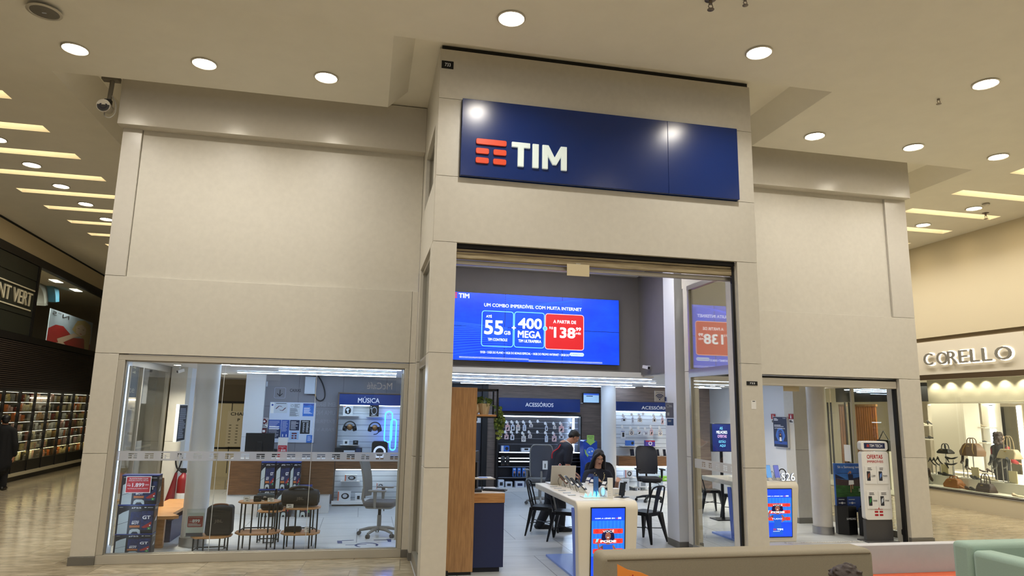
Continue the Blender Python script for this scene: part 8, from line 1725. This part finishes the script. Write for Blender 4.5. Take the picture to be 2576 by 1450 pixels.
nk = MB(mat('bead_pale', (226, 206, 150), .4))
for i in range(19):
    a = -1+2*i/18; nk.sph((a*.075, -.045-.118*(1-a*a)**.5, zsh-.005-.125*(1-abs(a)**1.6)), .0085, n=8, m=6)
nk.build('necklace', woman)
# ---- shopper in the right shop, from behind
a_, z_ = g(2520, 1165, -1.55); P0 = C_.at(a_, .021, -1.55); sh2 = thing('person', 'person with curly brown hair, dark top and red sleeves browsing in the right shop', 'person', P0, C_.rz()); ht = g(2518, 1091, -1.55)[1]
H_ = max(1.5, min(1.85, ht)); b_ = MB(); M_ = head(sh2, (0, .02, H_-.125), (.25, .96, -.1), (0, .1, 1), 1.0, SKINL); head_skin(b_, M_); zs_ = H_-.33
limb(b_, [(0, 0, zs_+.02), (0, .01, H_-.2)], [.062, .055]); limb(b_, [(0, 0, zs_-.08), (0, 0, 1.0), (0, 0, .88)], [.11, .12, .13])
for k in (-1, 1): limb(b_, [(k*.17, 0, zs_-.02), (k*.24, .05, zs_-.30), (k*.15, .28, zs_-.36)], [.048, .038, .026]); hand(b_, (k*.15, .28, zs_-.36), (-k*.2, .95, -.1), (0, .1, 1), .9, .6, k); limb(b_, [(k*.09, 0, .88), (k*.10, .02, .47), (k*.10, 0, .08)], [.09, .06, .042])
blend(b_, 'body', sh2, SKINL, .010, 4); face_parts(sh2, M_)
h_ = MB(None, M_); h_.sph((0, -.03, .045), .095, .10, .085); r = random.Random(4)
for k in range(46): q = r.uniform(0, 2*PI); z = r.uniform(-.17, .11); h_.sph((.078*math.cos(q), -.045+.062*math.sin(q), z), r.uniform(.034, .046), n=8, m=6)
blend(h_, 'hair', sh2, HAIRBR, .009, 2)
s_ = MB(); limb(s_, [(0, 0, zs_-.04), (0, 0, 1.05), (0, 0, .86)], [.14, .145, .16]); limb(s_, [(-.15, 0, zs_-.03), (0, 0, zs_), (.15, 0, zs_-.03)], [.075, .09, .075]); limb(s_, [(-.09, 0, zs_-.06), (-.08, 0, .9)], [.10, .12]); limb(s_, [(.09, 0, zs_-.06), (.08, 0, .9)], [.10, .12]); blend(s_, 'dark_vest', sh2, mat('vest_black', (20, 18, 20), .85), .012, 4)
for k in (-1, 1): s_ = MB(); a = Vector((k*.18, 0, zs_-.04)); limb(s_, [a, (k*.245, .05, zs_-.30), (k*.17, .24, zs_-.355)], [.066, .056, .042]); blend(s_, 'red_sleeve', sh2, mat('sleeve_red', (140, 34, 40), .8), .011, 4)
s_ = MB()
for k in (-1, 1): limb(s_, [(k*.09, 0, .92), (k*.10, .02, .47), (k*.10, 0, .09)], [.125, .085, .062])
blend(s_, 'trousers', sh2, TRS, .013, 4)
for k in (-1, 1): s_ = MB(); limb(s_, [(k*.10, -.04, .045), (k*.10, .08, .04), (k*.10, .17, .028)], [.044, .042, .026]); s_.v = [Vector((v.x, v.y, max(v.z, .002))) for v in s_.v]; blend(s_, 'shoe', sh2, SHO, .010, 3)
# ---- dark figure at the left edge
LY = 17.6; lx_ = atY(4, 1130, LY).x; lm = thing('person', 'person in a long black coat at the left edge before the perfume cabinets', 'person', (lx_, LY, 0)); H_ = atY(8, 1044, LY).z
H_ = max(1.55, min(1.85, H_)); zs_ = H_-.33; b_ = MB(); M_ = head(lm, (0, 0, H_-.125), (-.5, .85, 0), (0, 0, 1), 1.0, SKIN); head_skin(b_, M_); limb(b_, [(0, 0, zs_), (0, 0, H_-.2)], [.065, .06]); limb(b_, [(0, 0, zs_-.1), (0, 0, .9)], [.12, .12])
for k in (-1, 1): limb(b_, [(k*.18, 0, zs_-.03), (k*.25, 0, zs_-.33), (k*.24, .05, zs_-.58)], [.05, .04, .028]); hand(b_, (k*.24, .05, zs_-.58), (0, .1, -1), (k, 0, 0), 1.0, .5, 1); limb(b_, [(k*.09, 0, .88), (k*.10, .03*k, .47), (k*.10, .08*k, .09)], [.09, .06, .042])
blend(b_, 'body', lm, SKIN, .011, 4); face_parts(lm, M_); h_ = MB(None, M_); h_.sph((0, -.02, .045), .088, .10, .085); h_.sph((0, -.07, .0), .072, .05, .07); blend(h_, 'hair', lm, HAIRB, .010, 3)
s_ = MB(); limb(s_, [(0, 0, zs_-.02), (0, 0, 1.05), (0, 0, .50)], [.15, .165, .21]); limb(s_, [(-.17, 0, zs_-.03), (0, 0, zs_+.02), (.17, 0, zs_-.03)], [.085, .10, .085])
for k in (-1, 1): limb(s_, [(k*.18, 0, zs_-.03), (k*.255, 0, zs_-.33), (k*.25, .04, zs_-.54)], [.078, .066, .055]); limb(s_, [(k*.1, 0, zs_-.08), (k*.1, 0, .55)], [.11, .14])
blend(s_, 'coat', lm, mat('coat_black', (12, 12, 14), .9), .013, 4); s_ = MB()
for k in (-1, 1): limb(s_, [(k*.09, 0, .80), (k*.10, .03*k, .47), (k*.10, .08*k, .10)], [.11, .085, .065])
blend(s_, 'trousers', lm, TRS, .013, 4)
for k in (-1, 1): s_ = MB(); limb(s_, [(k*.10, .04*k-.0, .045), (k*.09, .12+.08*k, .04), (k*.08, .21+.08*k, .028)], [.045, .043, .027]); s_.v = [Vector((v.x, v.y, max(v.z, .002))) for v in s_.v]; blend(s_, 'shoe', lm, SHO, .010, 3)
# ---- seated person whose hair shows at the bottom edge
BY_ = 3.55; bp_ = atY(2130, 1440, BY_); bt = thing('person', 'person with short dark brown hair seated before the sofa, only the hair in view', 'person', (bp_.x, BY_, 0)); H_ = atY(2130, 1424, BY_).z
zs_ = H_-.32; b_ = MB(); M_ = head(bt, (0, 0, H_-.128), (-.45, -.88, -.1), (0, 0, 1), 1.0, SKINL); head_skin(b_, M_); limb(b_, [(0, 0, zs_), (0, 0, H_-.2)], [.06, .055]); limb(b_, [(0, 0, zs_-.1), (0, .02, .48)], [.11, .13])
for k in (-1, 1): limb(b_, [(k*.16, 0, zs_-.03), (k*.22, -.05, zs_-.27), (k*.12, -.26, .52)], [.046, .038, .027]); hand(b_, (k*.12, -.26, .52), (-k*.2, -.9, -.2), (0, 0, 1), .95, .5, -k); limb(b_, [(k*.09, .02, .46), (k*.11, -.40, .45), (k*.11, -.40, .09)], [.085, .06, .042])
blend(b_, 'body', bt, SKINL, .010, 4); face_parts(bt, M_); h_ = MB(None, M_); h_.sph((0, -.018, .05), .090, .102, .080, 18, 12); h_.sph((0, -.06, .0), .078, .055, .07); r = random.Random(9)
for k in range(40): q = r.uniform(0, 2*PI); e_ = r.uniform(.2, 1.4); d_ = Vector((math.cos(q)*math.cos(e_)*.085, -.018+math.sin(q)*math.cos(e_)*.098, .05+math.sin(e_)*.078)); h_.tube([d_*.9, d_*1.06, d_*1.10+Vector((.015*math.cos(q+1), .015*math.sin(q+1), -.008))], [.014, .010, .004], 6)
blend(h_, 'hair', bt, HAIRBR, .006, 1)
s_ = MB(); limb(s_, [(0, 0, zs_-.03), (0, .02, .50)], [.13, .15]); limb(s_, [(-.16, 0, zs_-.035), (0, 0, zs_), (.16, 0, zs_-.035)], [.07, .088, .07])
for k in (-1, 1): limb(s_, [(k*.16, 0, zs_-.03), (k*.225, -.05, zs_-.27)], [.07, .058])
blend(s_, 'shirt', bt, mat('shirt_grey', (90, 92, 98), .8), .012, 4); s_ = MB()
for k in (-1, 1): limb(s_, [(k*.09, .02, .47), (k*.11, -.40, .46), (k*.11, -.40, .10)], [.10, .078, .06])
blend(s_, 'trousers', bt, TRS, .013, 4)
for k in (-1, 1): s_ = MB(); limb(s_, [(k*.11, -.37, .045), (k*.11, -.47, .04), (k*.11, -.56, .028)], [.044, .042, .026]); s_.v = [Vector((v.x, v.y, max(v.z, .002))) for v in s_.v]; blend(s_, 'shoe', bt, SHO, .010, 3)
t = thing('stool', 'round taupe stool under the seated person at the bottom edge', 'stool', (bp_.x, BY_+.06, 0)); MB(SOFA).lathe([(.22, .04), (.24, .06), (.24, .34), (.20, .375)], n=24).build('seat', t); MB(BLACK).lathe([(.20, 0), (.20, .04)], n=24).build('base', t)
